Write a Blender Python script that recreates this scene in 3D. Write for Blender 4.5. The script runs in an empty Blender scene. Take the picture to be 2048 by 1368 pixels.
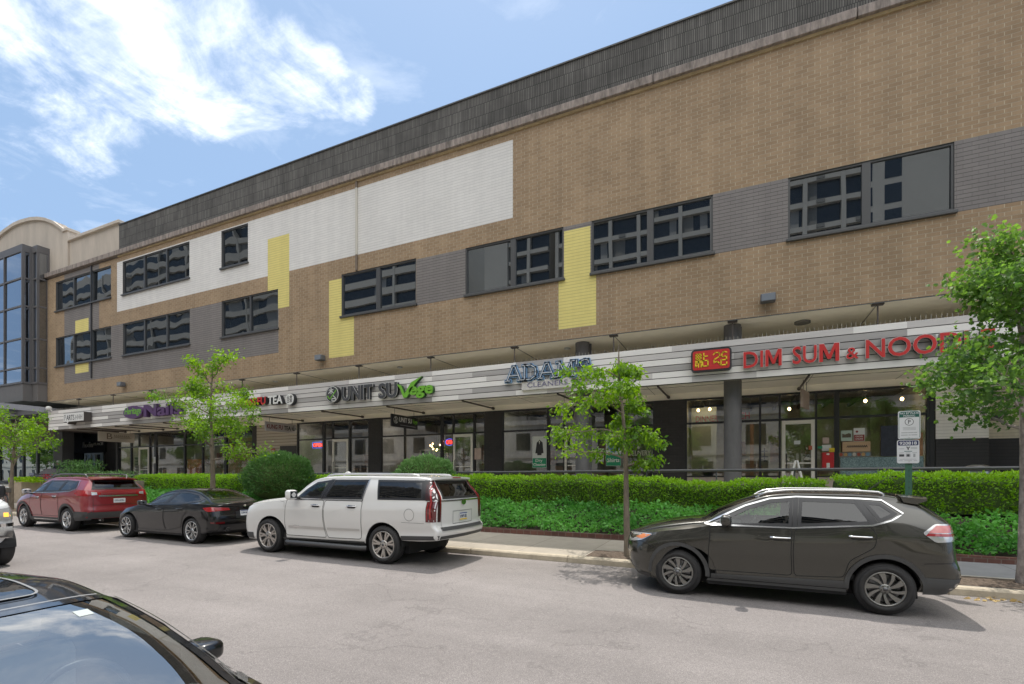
import bpy, bmesh, math, random
import numpy as np
from mathutils import Vector, Matrix

# ------------------------------------------------------------------ scene, camera, light
scene = bpy.context.scene
COL = scene.collection
cam_d = bpy.data.cameras.new("street_camera")
cam = bpy.data.objects.new("street_camera", cam_d); COL.objects.link(cam)
cam.location = (0, 0, 1.884)
cam.rotation_euler = (math.radians(90), 0, math.radians(24.593))
cam_d.sensor_width = 36; cam_d.lens = 36*995/2048; cam_d.shift_y = 270/2048
cam_d.clip_start = 0.05; cam_d.clip_end = 2000
scene.camera = cam

SUNV = Vector((-.17, .33, 1)).normalized()           # towards the sun: high, behind the building
SUN_EL = math.asin(SUNV.z); SUN_AZ = math.atan2(SUNV.x, SUNV.y)
sd = bpy.data.lights.new("sun", 'SUN'); sd.energy = 2.3; sd.angle = math.radians(.5); sd.color = (1, .95, .88)
so = bpy.data.objects.new("sun", sd); COL.objects.link(so)
so.rotation_euler = SUNV.to_track_quat('Z', 'Y').to_euler()

world = bpy.data.worlds.new("World"); scene.world = world; world.use_nodes = True
def build_world():
    nt = world.node_tree; N = nt.nodes; L = nt.links
    N.clear()
    out = N.new('ShaderNodeOutputWorld'); bg = N.new('ShaderNodeBackground')
    bg.inputs['Strength'].default_value = .15
    sky = N.new('ShaderNodeTexSky'); sky.sky_type = 'NISHITA'; sky.sun_disc = False
    sky.sun_elevation = SUN_EL; sky.sun_rotation = SUN_AZ
    sky.air_density = 1.0; sky.dust_density = 1.6; sky.ozone_density = 1.2
    tc = N.new('ShaderNodeTexCoord')
    def math_(op, a, b=None, clamp=False):
        n = N.new('ShaderNodeMath'); n.operation = op; n.use_clamp = clamp
        for i, v in enumerate((a, b)):
            if v is None: continue
            if isinstance(v, (int, float)): n.inputs[i].default_value = v
            else: L.new(v, n.inputs[i])
        return n.outputs[0]
    # cloud banks: soft lobes round fixed sky directions, broken up by noise on the cloud layer
    sep = N.new('ShaderNodeSeparateXYZ'); L.new(tc.outputs['Generated'], sep.inputs[0])
    zz = math_('MAXIMUM', sep.outputs[2], .06)
    cmb = N.new('ShaderNodeCombineXYZ')
    L.new(math_('DIVIDE', sep.outputs[0], zz), cmb.inputs[0]); L.new(math_('DIVIDE', sep.outputs[1], zz), cmb.inputs[1])
    def noise(scale, detail, rough, dist=0.0, off=(0, 0, 0), sc=(1, 1, 1), rot=0):
        mp = N.new('ShaderNodeMapping'); mp.inputs['Location'].default_value = off; mp.inputs['Scale'].default_value = sc; mp.inputs['Rotation'].default_value[2] = rot
        L.new(cmb.outputs[0], mp.inputs[0])
        n = N.new('ShaderNodeTexNoise'); n.inputs['Scale'].default_value = scale; n.inputs['Detail'].default_value = detail
        n.inputs['Roughness'].default_value = rough; n.inputs['Distortion'].default_value = dist
        L.new(mp.outputs[0], n.inputs[0]); return n.outputs['Fac']
    lobes = CLOUD_LOBES
    acc = None
    fill = None
    for d, r0, r1, amp in lobes:
        vm = N.new('ShaderNodeVectorMath'); vm.operation = 'DOT_PRODUCT'
        L.new(tc.outputs['Generated'], vm.inputs[0]); vm.inputs[1].default_value = Vector(d).normalized()
        mr = N.new('ShaderNodeMapRange'); mr.interpolation_type = 'SMOOTHSTEP'
        mr.inputs['From Min'].default_value = math.cos(math.radians(r1)); mr.inputs['From Max'].default_value = math.cos(math.radians(r0))
        mr.inputs['To Max'].default_value = amp
        L.new(vm.outputs['Value'], mr.inputs['Value'])
        if amp > 1: fill = mr.outputs[0]                     # unseen bright bank added behind the camera as fill light
        acc = mr.outputs[0] if acc is None else math_('MAXIMUM', acc, mr.outputs[0])
    n1 = noise(3.4, 9, .64, .5); n2 = noise(9, 8, .68, .4, (3, 1, 0), (.55, 1.5, 1), .9)
    m = math_('ADD', acc, math_('MULTIPLY', math_('SUBTRACT', n1, .5), 1.5))
    m = math_('ADD', m, math_('MULTIPLY', math_('SUBTRACT', n2, .5), .42))
    mr = N.new('ShaderNodeMapRange'); mr.interpolation_type = 'SMOOTHSTEP'
    mr.inputs['From Min'].default_value = .34; mr.inputs['From Max'].default_value = 1.12; mr.inputs['To Max'].default_value = .90
    L.new(m, mr.inputs['Value'])
    wisp = N.new('ShaderNodeMapRange'); wisp.inputs['From Min'].default_value = .52; wisp.inputs['From Max'].default_value = .85
    wisp.inputs['To Max'].default_value = .45
    L.new(noise(1.4, 8, .62, .6, (7, 2, 0)), wisp.inputs['Value'])
    mask = math_('MAXIMUM', mr.outputs[0], wisp.outputs[0], True)
    # thin summer haze lifts the blue everywhere
    hz = N.new('ShaderNodeMix'); hz.data_type = 'RGBA'; hz.inputs[0].default_value = SKY_HAZE[0]
    L.new(sky.outputs[0], hz.inputs[6]); hz.inputs[7].default_value = SKY_HAZE[1]
    mx = N.new('ShaderNodeMix'); mx.data_type = 'RGBA'
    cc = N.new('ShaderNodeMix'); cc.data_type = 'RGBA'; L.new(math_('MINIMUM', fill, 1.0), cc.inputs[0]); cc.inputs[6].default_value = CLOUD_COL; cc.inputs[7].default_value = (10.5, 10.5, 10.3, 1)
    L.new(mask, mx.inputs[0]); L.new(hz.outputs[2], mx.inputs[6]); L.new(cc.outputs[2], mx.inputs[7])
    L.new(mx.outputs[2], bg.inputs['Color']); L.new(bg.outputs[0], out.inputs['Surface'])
SKY_HAZE = (.86, (1.22, 1.88, 2.9, 1))
CLOUD_COL = (6.6, 6.7, 6.8, 1)
CLOUD_LOBES = [((-1.2869, .5126, .9246), 2, 10, .62), ((-1.2031, .5510, .8241), 2, 8, .66), ((-1.1026, .5971, .8643), 2, 8.5, .68),
               ((-1.005, .642, .8241), 1.5, 7, .68), ((-.9187, .6816, .8442), 1.5, 7, .66), ((-.8314, .7216, .8241), 1, 5.5, .66),
               ((-.7605, .7541, .7940), .8, 4.2, .70), ((-.7060, .7791, .7688), .6, 3.2, .74), ((-1.2177, .5443, .7136), 1, 5.5, .60),
               ((-1.45, .41, .62), 1.5, 6, .55), ((.2, -.8, 1.6), 28, 46, 1.15), ((1.2, -.3, 1.0), 15, 50, .9), ((-.06, .55, 1.15), 4, 15, .95), ((.1, .1, 1.0), 12, 28, .95), ((-1.35, .46, .95), 2, 16, .50)]  # rear and overhead lobes lie out of view, added for fill and windscreen reflection
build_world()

vs = scene.view_settings
scene.display_settings.display_device = 'sRGB'
vs.view_transform = 'Standard'; vs.look = 'None'; vs.exposure = 0.86; vs.gamma = 1.0
scene.cycles.max_bounces = 10; scene.cycles.diffuse_bounces = 6; scene.cycles.transmission_bounces = 8; scene.cycles.transparent_max_bounces = 24
scene.cycles.use_denoising = True
scene.cycles.caustics_reflective = False; scene.cycles.caustics_refractive = False

# ------------------------------------------------------------------ helpers: materials
MATS = {}
def nmat(name):
    m = bpy.data.materials.new(name); m.use_nodes = True
    return m, m.node_tree, m.node_tree.nodes['Principled BSDF']
def rgb(c): return (c[0], c[1], c[2], 1)
def mat(name, c, rough=.6, metal=0, coat=0, var=0, vscale=3, bump=0, bscale=60, spec=None, stretch=None, c2=None):
    """Principled material; var mixes in a darker/lighter noise, bump adds fine noise relief."""
    if name in MATS: return MATS[name]
    m, nt, b = nmat(name); N = nt.nodes; L = nt.links
    b.inputs['Base Color'].default_value = rgb(c); b.inputs['Roughness'].default_value = rough
    b.inputs['Metallic'].default_value = metal; b.inputs['Coat Weight'].default_value = coat; b.inputs['Coat Roughness'].default_value = .03
    if spec is not None: b.inputs['Specular IOR Level'].default_value = spec
    if var or bump:
        tc = N.new('ShaderNodeTexCoord'); mp = N.new('ShaderNodeMapping'); L.new(tc.outputs['Object'], mp.inputs[0])
        if stretch: mp.inputs['Scale'].default_value = stretch
    if var:
        n = N.new('ShaderNodeTexNoise'); n.inputs['Scale'].default_value = vscale; n.inputs['Detail'].default_value = 6; n.inputs['Roughness'].default_value = .65
        L.new(mp.outputs[0], n.inputs[0])
        r = N.new('ShaderNodeMapRange'); r.inputs['From Min'].default_value = .3; r.inputs['From Max'].default_value = .7; L.new(n.outputs['Fac'], r.inputs[0])
        x = N.new('ShaderNodeMix'); x.data_type = 'RGBA'
        x.inputs[6].default_value = rgb([v*(1-var) for v in c] if c2 is None else c2); x.inputs[7].default_value = rgb([min(1, v*(1+var)) for v in c] if c2 is None else c)
        L.new(r.outputs[0], x.inputs[0]); L.new(x.outputs[2], b.inputs['Base Color'])
    if bump:
        n = N.new('ShaderNodeTexNoise'); n.inputs['Scale'].default_value = bscale; n.inputs['Detail'].default_value = 4
        L.new(mp.outputs[0], n.inputs[0])
        bp = N.new('ShaderNodeBump'); bp.inputs['Strength'].default_value = bump; bp.inputs['Distance'].default_value = .02
        L.new(n.outputs['Fac'], bp.inputs['Height']); L.new(bp.outputs[0], b.inputs['Normal'])
    MATS[name] = m; return m
def emis(name, c, s):
    if name in MATS: return MATS[name]
    m, nt, b = nmat(name)
    b.inputs['Base Color'].default_value = rgb([v*.3 for v in c]); b.inputs['Emission Color'].default_value = rgb(c); b.inputs['Emission Strength'].default_value = s
    MATS[name] = m; return m
def brick_mat(name, c1, c2, mort, hline=.5, bw=.315, rh=.108, bump=.35, vert=True, rough=.85, stain=.12, ms=.008, boff=.43):
    if name in MATS: return MATS[name]
    m, nt, b = nmat(name); N = nt.nodes; L = nt.links
    g = N.new('ShaderNodeNewGeometry'); sp = N.new('ShaderNodeSeparateXYZ'); L.new(g.outputs['Position'], sp.inputs[0])
    ad = N.new('ShaderNodeMath'); ad.operation = 'ADD'; L.new(sp.outputs[0], ad.inputs[0]); L.new(sp.outputs[1], ad.inputs[1])
    cb = N.new('ShaderNodeCombineXYZ'); L.new(ad.outputs[0], cb.inputs[0]); L.new(sp.outputs[2], cb.inputs[1])
    t = N.new('ShaderNodeTexBrick'); L.new(cb.outputs[0], t.inputs['Vector'])
    t.inputs['Color1'].default_value = rgb(c1); t.inputs['Color2'].default_value = rgb(c2); t.inputs['Mortar'].default_value = rgb(mort if vert else c1)
    t.offset = boff; t.inputs['Scale'].default_value = 1; t.inputs['Mortar Size'].default_value = ms; t.inputs['Mortar Smooth'].default_value = .1
    t.inputs['Brick Width'].default_value = bw; t.inputs['Row Height'].default_value = rh
    # raked bed joints read as a dark line
    d = N.new('ShaderNodeMath'); d.operation = 'DIVIDE'; L.new(sp.outputs[2], d.inputs[0]); d.inputs[1].default_value = rh
    f = N.new('ShaderNodeMath'); f.operation = 'FRACT'; L.new(d.outputs[0], f.inputs[0])
    pp = N.new('ShaderNodeMath'); pp.operation = 'PINGPONG'; L.new(f.outputs[0], pp.inputs[0]); pp.inputs[1].default_value = .5
    lt = N.new('ShaderNodeMath'); lt.operation = 'LESS_THAN'; L.new(pp.outputs[0], lt.inputs[0]); lt.inputs[1].default_value = .085
    ml = N.new('ShaderNodeMath'); ml.operation = 'MULTIPLY'; L.new(lt.outputs[0], ml.inputs[0]); ml.inputs[1].default_value = hline
    x = N.new('ShaderNodeMix'); x.data_type = 'RGBA'; L.new(ml.outputs[0], x.inputs[0]); L.new(t.outputs['Color'], x.inputs[6])
    x.inputs[7].default_value = rgb([v*.3 for v in c2])
    n = N.new('ShaderNodeTexNoise'); n.inputs['Scale'].default_value = .55; n.inputs['Detail'].default_value = 8; n.inputs['Roughness'].default_value = .7
    L.new(g.outputs['Position'], n.inputs[0])
    r = N.new('ShaderNodeMapRange'); r.inputs['From Min'].default_value = .3; r.inputs['From Max'].default_value = .7
    r.inputs['To Min'].default_value = 1-stain; r.inputs['To Max'].default_value = 1+stain; L.new(n.outputs['Fac'], r.inputs[0])
    ms_ = N.new('ShaderNodeMapping'); ms_.inputs['Scale'].default_value = (1.5, 1.5, .10); L.new(g.outputs['Position'], ms_.inputs[0])
    n3 = N.new('ShaderNodeTexNoise'); n3.inputs['Scale'].default_value = 1.6; n3.inputs['Detail'].default_value = 7; n3.inputs['Roughness'].default_value = .7; L.new(ms_.outputs[0], n3.inputs[0])
    r3 = N.new('ShaderNodeMapRange'); r3.inputs['From Min'].default_value = .40; r3.inputs['From Max'].default_value = .62; r3.inputs['To Min'].default_value = 1-stain*.75; r3.inputs['To Max'].default_value = 1.02; L.new(n3.outputs['Fac'], r3.inputs[0])
    rm = N.new('ShaderNodeMath'); rm.operation = 'MULTIPLY'; L.new(r.outputs[0], rm.inputs[0]); L.new(r3.outputs[0], rm.inputs[1])
    hv = N.new('ShaderNodeVectorMath'); hv.operation = 'SCALE'; L.new(x.outputs[2], hv.inputs[0]); L.new(rm.outputs[0], hv.inputs['Scale'])
    L.new(hv.outputs[0], b.inputs['Base Color']); b.inputs['Roughness'].default_value = rough
    bp = N.new('ShaderNodeBump'); bp.inputs['Strength'].default_value = bump; bp.inputs['Distance'].default_value = .01; bp.invert = True
    mxx = N.new('ShaderNodeMath'); mxx.operation = 'MAXIMUM'; L.new(t.outputs['Fac'], mxx.inputs[0]); L.new(lt.outputs[0], mxx.inputs[1])
    L.new(mxx.outputs[0], bp.inputs['Height']); L.new(bp.outputs[0], b.inputs['Normal'])
    MATS[name] = m; return m
def glass_mat(name, tint=(.8, .85, .85), base=.08, trans=True, gcol=(1, 1, 1), wav=0, wscale=.6, dark=(.01, .012, .014), rough=.0):
    """thin pane: fresnel mirror over tinted see-through (or over a dark room)."""
    if name in MATS: return MATS[name]
    m, nt, b = nmat(name); N = nt.nodes; L = nt.links; N.remove(b)
    out = N['Material Output']; mix = N.new('ShaderNodeMixShader'); gl = N.new('ShaderNodeBsdfGlossy')
    gl.inputs['Roughness'].default_value = rough; gl.inputs['Color'].default_value = rgb(gcol)
    if trans:
        tr = N.new('ShaderNodeBsdfTransparent'); tr.inputs[0].default_value = rgb(tint)
    else:
        tr = N.new('ShaderNodeBsdfDiffuse'); tr.inputs[0].default_value = rgb(dark)
    g = N.new('ShaderNodeNewGeometry'); dp = N.new('ShaderNodeVectorMath'); dp.operation = 'DOT_PRODUCT'; L.new(g.outputs['Incoming'], dp.inputs[0]); L.new(g.outputs['Normal'], dp.inputs[1])
    def mth(op, a, b=None, clamp=False):
        n = N.new('ShaderNodeMath'); n.operation = op; n.use_clamp = clamp
        for i, v in enumerate((a, b)):
            if v is None: continue
            if isinstance(v, (int, float)): n.inputs[i].default_value = v
            else: L.new(v, n.inputs[i])
        return n.outputs[0]
    # Schlick reflectance, the same from both sides of the pane
    k = mth('POWER', mth('SUBTRACT', 1.0, mth('ABSOLUTE', dp.outputs['Value']), True), 5)
    a = mth('ADD', mth('MULTIPLY', k, .9), base+.04, True)
    L.new(a, mix.inputs[0]); L.new(tr.outputs[0], mix.inputs[1]); L.new(gl.outputs[0], mix.inputs[2]); L.new(mix.outputs[0], out.inputs[0])
    if wav:
        n = N.new('ShaderNodeTexNoise'); n.inputs['Scale'].default_value = wscale; n.inputs['Detail'].default_value = 1
        L.new(g.outputs['Position'], n.inputs[0])
        bp = N.new('ShaderNodeBump'); bp.inputs['Strength'].default_value = 1; bp.inputs['Distance'].default_value = wav
        L.new(n.outputs['Fac'], bp.inputs['Height']); L.new(bp.outputs[0], gl.inputs['Normal'])
    MATS[name] = m; return m

# ------------------------------------------------------------------ helpers: objects
OFF = {}
def label(o, lab=None, cat=None, group=None, kind=None):
    if lab: o['label'] = lab
    if cat: o['category'] = cat
    if group: o['group'] = group
    if kind: o['kind'] = kind
    return o
def thing(name, loc, lab, cat, group=None):
    o = bpy.data.objects.new(name, None); COL.objects.link(o); o.location = loc; o.empty_display_size = .2
    OFF[o.name] = Vector(loc); return label(o, lab, cat, group)
class MB:
    """collects geometry in world coordinates and links it as ONE mesh object"""
    def __init__(s): s.v = []; s.f = []; s.m = []; s.s = []
    def add(s, vs, fs, mi=0, smooth=False):
        o = len(s.v); s.v.extend([tuple(p) for p in vs])
        for f in fs: s.f.append([i+o for i in f]); s.m.append(mi); s.s.append(smooth)
    def box(s, x0, x1, y0, y1, z0, z1, mi=0):
        s.add([(x0,y0,z0),(x1,y0,z0),(x1,y1,z0),(x0,y1,z0),(x0,y0,z1),(x1,y0,z1),(x1,y1,z1),(x0,y1,z1)],
              [(0,3,2,1),(4,5,6,7),(0,1,5,4),(1,2,6,5),(2,3,7,6),(3,0,4,7)], mi)
    def bbox(s, x0, x1, y0, y1, z0, z1, bv=.02, mi=0, seg=2):
        bm = bmesh.new(); bmesh.ops.create_cube(bm, size=1)
        for v in bm.verts: v.co = Vector(((x0+x1)/2+v.co.x*(x1-x0), (y0+y1)/2+v.co.y*(y1-y0), (z0+z1)/2+v.co.z*(z1-z0)))
        bmesh.ops.bevel(bm, geom=bm.edges[:], offset=bv, segments=seg, affect='EDGES', profile=.5)
        s.bm(bm, mi)
    def bm(s, bm, mi=0, smooth=False, M=None):
        bm.verts.index_update()
        s.add([(M @ v.co if M else v.co) for v in bm.verts], [[v.index for v in f.verts] for f in bm.faces], mi, smooth); bm.free()
    def poly(s, pts, mi=0): s.add(pts, [list(range(len(pts)))], mi)
    def cyl(s, p0, p1, r0, r1=None, n=12, mi=0, cap=True, smooth=True):
        r1 = r0 if r1 is None else r1
        p0, p1 = Vector(p0), Vector(p1); d = (p1-p0).normalized()
        a = d.orthogonal().normalized(); b = d.cross(a)
        vs = [p+(a*math.cos(t)+b*math.sin(t))*r for p, r in ((p0, r0), (p1, r1)) for t in [2*math.pi*i/n for i in range(n)]]
        s.add(vs, [(i, (i+1)%n, n+(i+1)%n, n+i) for i in range(n)], mi, smooth)
        if cap: s.add(vs, [list(range(n))[::-1], list(range(n, 2*n))], mi)
    def tube(s, path, r, n=8, mi=0, cap=True):
        P = [Vector(p) for p in path]; R = r if hasattr(r, '__len__') else [r]*len(P)
        rings = []; a = None
        for i, p in enumerate(P):
            d = (P[min(i+1, len(P)-1)]-P[max(i-1, 0)]).normalized()
            if a is None: a = d.orthogonal().normalized()
            else:
                a = a-d*a.dot(d)
                a = a.normalized() if a.length > 1e-6 else d.orthogonal().normalized()
            b = d.cross(a); rings.append([p+(a*math.cos(2*math.pi*k/n)+b*math.sin(2*math.pi*k/n))*R[i] for k in range(n)])
        vs = [v for q in rings for v in q]
        s.add(vs, [(i*n+k, i*n+(k+1)%n, (i+1)*n+(k+1)%n, (i+1)*n+k) for i in range(len(P)-1) for k in range(n)], mi, True)
        if cap: s.add(vs, [list(range(n))[::-1], list(range((len(P)-1)*n, len(P)*n))], mi)
    def lathe(s, prof, M=None, n=32, mi=0, smooth=True):
        """profile (r, h) turned about local z"""
        vs = [Vector((r*math.cos(2*math.pi*k/n), r*math.sin(2*math.pi*k/n), h)) for r, h in prof for k in range(n)]
        if M: vs = [M @ v for v in vs]
        s.add(vs, [(i*n+k, i*n+(k+1)%n, (i+1)*n+(k+1)%n, (i+1)*n+k) for i in range(len(prof)-1) for k in range(n)], mi, smooth)
    def prism(s, pts, fn, d0, d1, mi=0, smooth=False):
        """2-D outline extruded: fn(u, v, w) gives the world point"""
        n = len(pts); vs = [fn(u, v, d0) for u, v in pts]+[fn(u, v, d1) for u, v in pts]
        s.add(vs, [list(range(n))[::-1], list(range(n, 2*n))], mi)
        s.add(vs, [(i, (i+1)%n, n+(i+1)%n, n+i) for i in range(n)], mi, smooth)
    def blob(s, c, r, e=1.0, mi=0, nu=20, nv=12, M=None):
        """superellipsoid (e<1 boxier)"""
        f = lambda x: math.copysign(abs(x)**e, x)
        vs = []
        for j in range(nv+1):
            p = -math.pi/2+math.pi*j/nv
            for i in range(nu):
                t = 2*math.pi*i/nu
                q = Vector((r[0]*f(math.cos(p))*f(math.cos(t)), r[1]*f(math.cos(p))*f(math.sin(t)), r[2]*f(math.sin(p))))
                if M: q = M @ q
                vs.append(q+Vector(c))
        s.add(vs, [(j*nu+i, j*nu+(i+1)%nu, (j+1)*nu+(i+1)%nu, (j+1)*nu+i) for j in range(nv) for i in range(nu)], mi, True)
    def build(s, name, mats, parent=None, kind=None):
        if not isinstance(mats, (list, tuple)): mats = [mats]
        off = OFF[parent.name] if parent else Vector((0, 0, 0))
        if parent is None and kind is None and s.v:
            a = np.array(s.v); off = Vector(((a[:,0].min()+a[:,0].max())/2, (a[:,1].min()+a[:,1].max())/2, a[:,2].min()))
        me = bpy.data.meshes.new(name); a = np.array(s.v, dtype=float)-np.array(off)
        me.from_pydata(a.tolist(), [], s.f)
        for m in mats: me.materials.append(m)
        me.polygons.foreach_set('material_index', s.m); me.polygons.foreach_set('use_smooth', s.s)
        me.update()
        o = bpy.data.objects.new(name, me); COL.objects.link(o)
        if parent: o.parent = parent
        else: o.location = off
        OFF[o.name] = off
        if kind: o['kind'] = kind
        return o
def new_from_np(name, V, F, mats, parent=None, midx=None, smooth=True, attr=None):
    off = np.array(OFF[parent.name]) if parent else np.array([(V[:,0].min()+V[:,0].max())/2, (V[:,1].min()+V[:,1].max())/2, V[:,2].min()])
    me = bpy.data.meshes.new(name); nf, k = F.shape
    me.vertices.add(len(V)); me.vertices.foreach_set('co', (V-off).astype(np.float32).ravel())
    me.loops.add(nf*k); me.loops.foreach_set('vertex_index', F.astype(np.int32).ravel())
    me.polygons.add(nf); me.polygons.foreach_set('loop_start', np.arange(0, nf*k, k, dtype=np.int32))
    if midx is not None: me.polygons.foreach_set('material_index', midx.astype(np.int32))
    me.update(calc_edges=True)
    me.polygons.foreach_set('use_smooth', np.full(nf, smooth))
    for m in mats: me.materials.append(m)
    if attr is not None:
        at = me.attributes.new('tint', 'FLOAT', 'POINT'); at.data.foreach_set('value', attr.astype(np.float32))
    o = bpy.data.objects.new(name, me); COL.objects.link(o)
    if parent: o.parent = parent
    else: o.location = off
    OFF[o.name] = Vector(off); return o

# ------------------------------------------------------------------ helpers: lettering
_TX = {}
def text_geo(body, bold=0.0, depth=.1):
    key = (body, bold, depth)
    if key not in _TX:
        cu = bpy.data.curves.new("lettering_source", 'FONT'); cu.body = body; cu.offset = bold; cu.extrude = depth/2; cu.resolution_u = 3
        ob = bpy.data.objects.new("lettering_source", cu); COL.objects.link(ob)
        dg = bpy.context.evaluated_depsgraph_get(); me = bpy.data.meshes.new_from_object(ob.evaluated_get(dg))
        V = np.array([v.co[:] for v in me.vertices]).reshape(-1, 3); Fs = [list(p.vertices) for p in me.polygons]
        bpy.data.objects.remove(ob); bpy.data.curves.remove(cu); bpy.data.meshes.remove(me)
        _TX[key] = (V, Fs)
    return _TX[key]
def facade(y): return lambda u, v, w: (u, y-w, v)          # faces the street
def bladeX(x): return lambda u, v, w: (x+w, u, v)          # faces +X, u runs along +Y
def put_text(mb, body, u0, u1, v0, v1, fn, w0=.002, w1=.012, mi=0, bold=.0, slant=0, keep=False):
    V, Fs = text_geo(body, bold)
    if not len(V): return
    mn, mx = V.min(0), V.max(0)
    su = (u1-u0)/(mx[0]-mn[0]); sv = (v1-v0)/(mx[1]-mn[1])
    if keep: su = min(su, sv*1.0)
    pts = []
    for x, y, z in V:
        vv = (y-mn[1])*sv
        pts.append(fn(u0+(x-mn[0])*su+slant*vv, v0+vv, w0+(w1-w0)*(z-mn[2])/max(1e-6, mx[2]-mn[2])))
    mb.add(pts, Fs, mi)
def ellipse(cx, cz, rx, rz, n=32): return [(cx+rx*math.cos(2*math.pi*i/n), cz+rz*math.sin(2*math.pi*i/n)) for i in range(n)]
def rrect(x0, x1, z0, z1, r, n=5):
    o = []
    for cx, cz, a in ((x1-r, z1-r, 0), (x0+r, z1-r, 90), (x0+r, z0+r, 180), (x1-r, z0+r, 270)):
        for i in range(n+1):
            t = math.radians(a+90*i/n); o.append((cx+r*math.cos(t), cz+r*math.sin(t)))
    return o
def strokes(mb, lines, fn, r, w, mi=0, h=.02):
    """flat bars along polylines, raised h above w"""
    for ln in lines:
        for (a, b), (c, d) in zip(ln[:-1], ln[1:]):
            L = math.hypot(c-a, d-b)
            if L < 1e-6: continue
            ux, uy = (c-a)/L, (d-b)/L; e = r*.9
            pts = [(a-ux*e-uy*r, b-uy*e+ux*r), (a-ux*e+uy*r, b-uy*e-ux*r), (c+ux*e+uy*r, d+uy*e-ux*r), (c+ux*e-uy*r, d+uy*e+ux*r)]
            mb.prism(pts, fn, w, w+h, mi)
def zg(x): return -.0088*x                                   # the street climbs gently to the left
# ------------------------------------------------------------------ materials of the place
BRICK = brick_mat('tan_brick', (.355,.247,.150), (.295,.201,.119), (.47,.395,.28), .34, stain=.14)
B_WHITE = brick_mat('white_painted_brick', (.72,.70,.67), (.68,.66,.635), (.7,.68,.65), .34, vert=False, stain=.05)
B_YEL = brick_mat('yellow_painted_brick', (.72,.62,.22), (.69,.59,.205), (.6,.5,.2), .42, vert=False, stain=.04)
B_GREY = brick_mat('grey_painted_brick', (.215,.195,.185), (.198,.180,.172), (.13,.12,.11), .62, vert=True, ms=.005, stain=.08)
B_DARK = brick_mat('dark_painted_brick', (.050,.050,.053), (.045,.045,.047), (.05,.05,.05), .4, vert=False, rh=.1, stain=.06)
B_WHITE2 = brick_mat('white_shop_brick', (.88,.86,.83), (.86,.84,.80), (.8,.78,.75), .3, vert=False, rh=.1, stain=.05)
PARAPET = brick_mat('ribbed_dark_parapet', (.165,.156,.142), (.105,.099,.090), (.045,.043,.040), .0, bw=.064, rh=.43, ms=.011, bump=.8, stain=.32, boff=.37)
LEDGE = mat('weathered_concrete_ledge', (.25,.21,.185), .9, var=.5, vscale=5, stretch=(1.6, 1, .35), bump=.4, bscale=25)
TRIM_TAN = mat('tan_trim', (.42,.32,.18), .8, var=.2, vscale=3)
FRAME = mat('dark_bronze_frame', (.055,.055,.056), .45)
FRAME2 = mat('window_bronze_frame', (.075,.075,.075), .4)
BLACKF = mat('black_metal', (.018,.018,.02), .4)
SOFFIT = mat('beige_soffit', (.88,.80,.64), .85, var=.08, vscale=.8)
CEIL = mat('cream_ceiling', (.90,.84,.73), .8, var=.06, vscale=.7)
COLM = mat('grey_concrete_column', (.115,.11,.11), .7, var=.15, vscale=6, stretch=(1, 1, .3))
PIER = brick_mat('charcoal_pier_brick', (.047,.043,.043), (.040,.037,.037), (.05,.05,.05), .35, vert=True, bw=.3, rh=.1, stain=.08)
WGLASS = glass_mat('office_window_glass', trans=False, base=.24, gcol=(.85,.90,.93), wav=.0016, wscale=.5)
WGLASS2 = glass_mat('wavy_office_window_glass', trans=False, base=.17, gcol=(.85,.90,.93), wav=.008, wscale=.6)
BAYGLASS = glass_mat('bay_glass', trans=False, base=.40, gcol=(.64,.69,.76), wav=.002, wscale=.6)
SGLASS = glass_mat('shop_glass', tint=(.80,.82,.80), base=.075, wav=.0015, wscale=.5)
DOORF = mat('pale_door_frame', (.72,.69,.62), .5)
CHROME = mat('chrome', (.8,.8,.8), .12, metal=1)
ALU = mat('brushed_aluminium', (.6,.6,.6), .35, metal=1)
SLAT = [mat('pale_board', (.78,.75,.71), .75, var=.05, vscale=4, stretch=(.2,1,3)), mat('light_grey_board', (.56,.53,.505), .75, var=.07, vscale=4, stretch=(.2,1,3)),
        mat('grey_board', (.37,.35,.335), .75, var=.08, vscale=4, stretch=(.2,1,3)), mat('board_groove', (.05,.045,.04), .9)]
random.seed(5)

BLD = thing('office_building', (-18, 16.5, 1.3), 'long tan brick office building with white, yellow and grey painted panels over street level shops', 'building')
Y0 = 16.5
# rectangles: windows (None) and paint (material index) on the brick face
WIN = [(1.28,5.06,8.78,10.58,[3.17],0), (-4.58,-.75,8.79,10.58,[-2.64],0), (-9.50,-5.58,8.79,10.60,[-7.52],0), (-15.66,-11.77,8.81,10.64,[-13.70],0),
       (-23.44,-19.51,8.81,10.63,[-21.42],1), (-31.85,-25.92,8.77,10.58,[-29.88,-27.88],1), (-39.08,-33.04,8.80,10.62,[-37.07,-35.02],1),
       (-23.46,-21.54,12.24,14.12,[],1), (-31.88,-25.95,12.22,14.11,[-29.90,-27.91],1), (-39.08,-33.04,12.27,14.12,[-37.07,-35.02],1)]
PAINT = [(-32.44,-7.52,11.33,14.17,1), (-21.50,-7.52,14.16,14.18,1), (-38.08,-19.48,7.66,10.60,3), (-38.08,-34.27,10.6,14.42,3),
         (-11.76,16,8.74,10.58,3), (-5.58,-4.58,10.4,10.58,3),
         (-20.19,-18.79,9.71,13.06,2), (-16.38,-14.97,7.09,10.48,2), (-5.56,-4.62,8.7,10.43,2), (-5.76,-4.42,7.04,8.74,2),
         (-36.84,-35.38,10.63,11.40,2), (-36.84,-35.38,8.18,8.72,2)]
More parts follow.
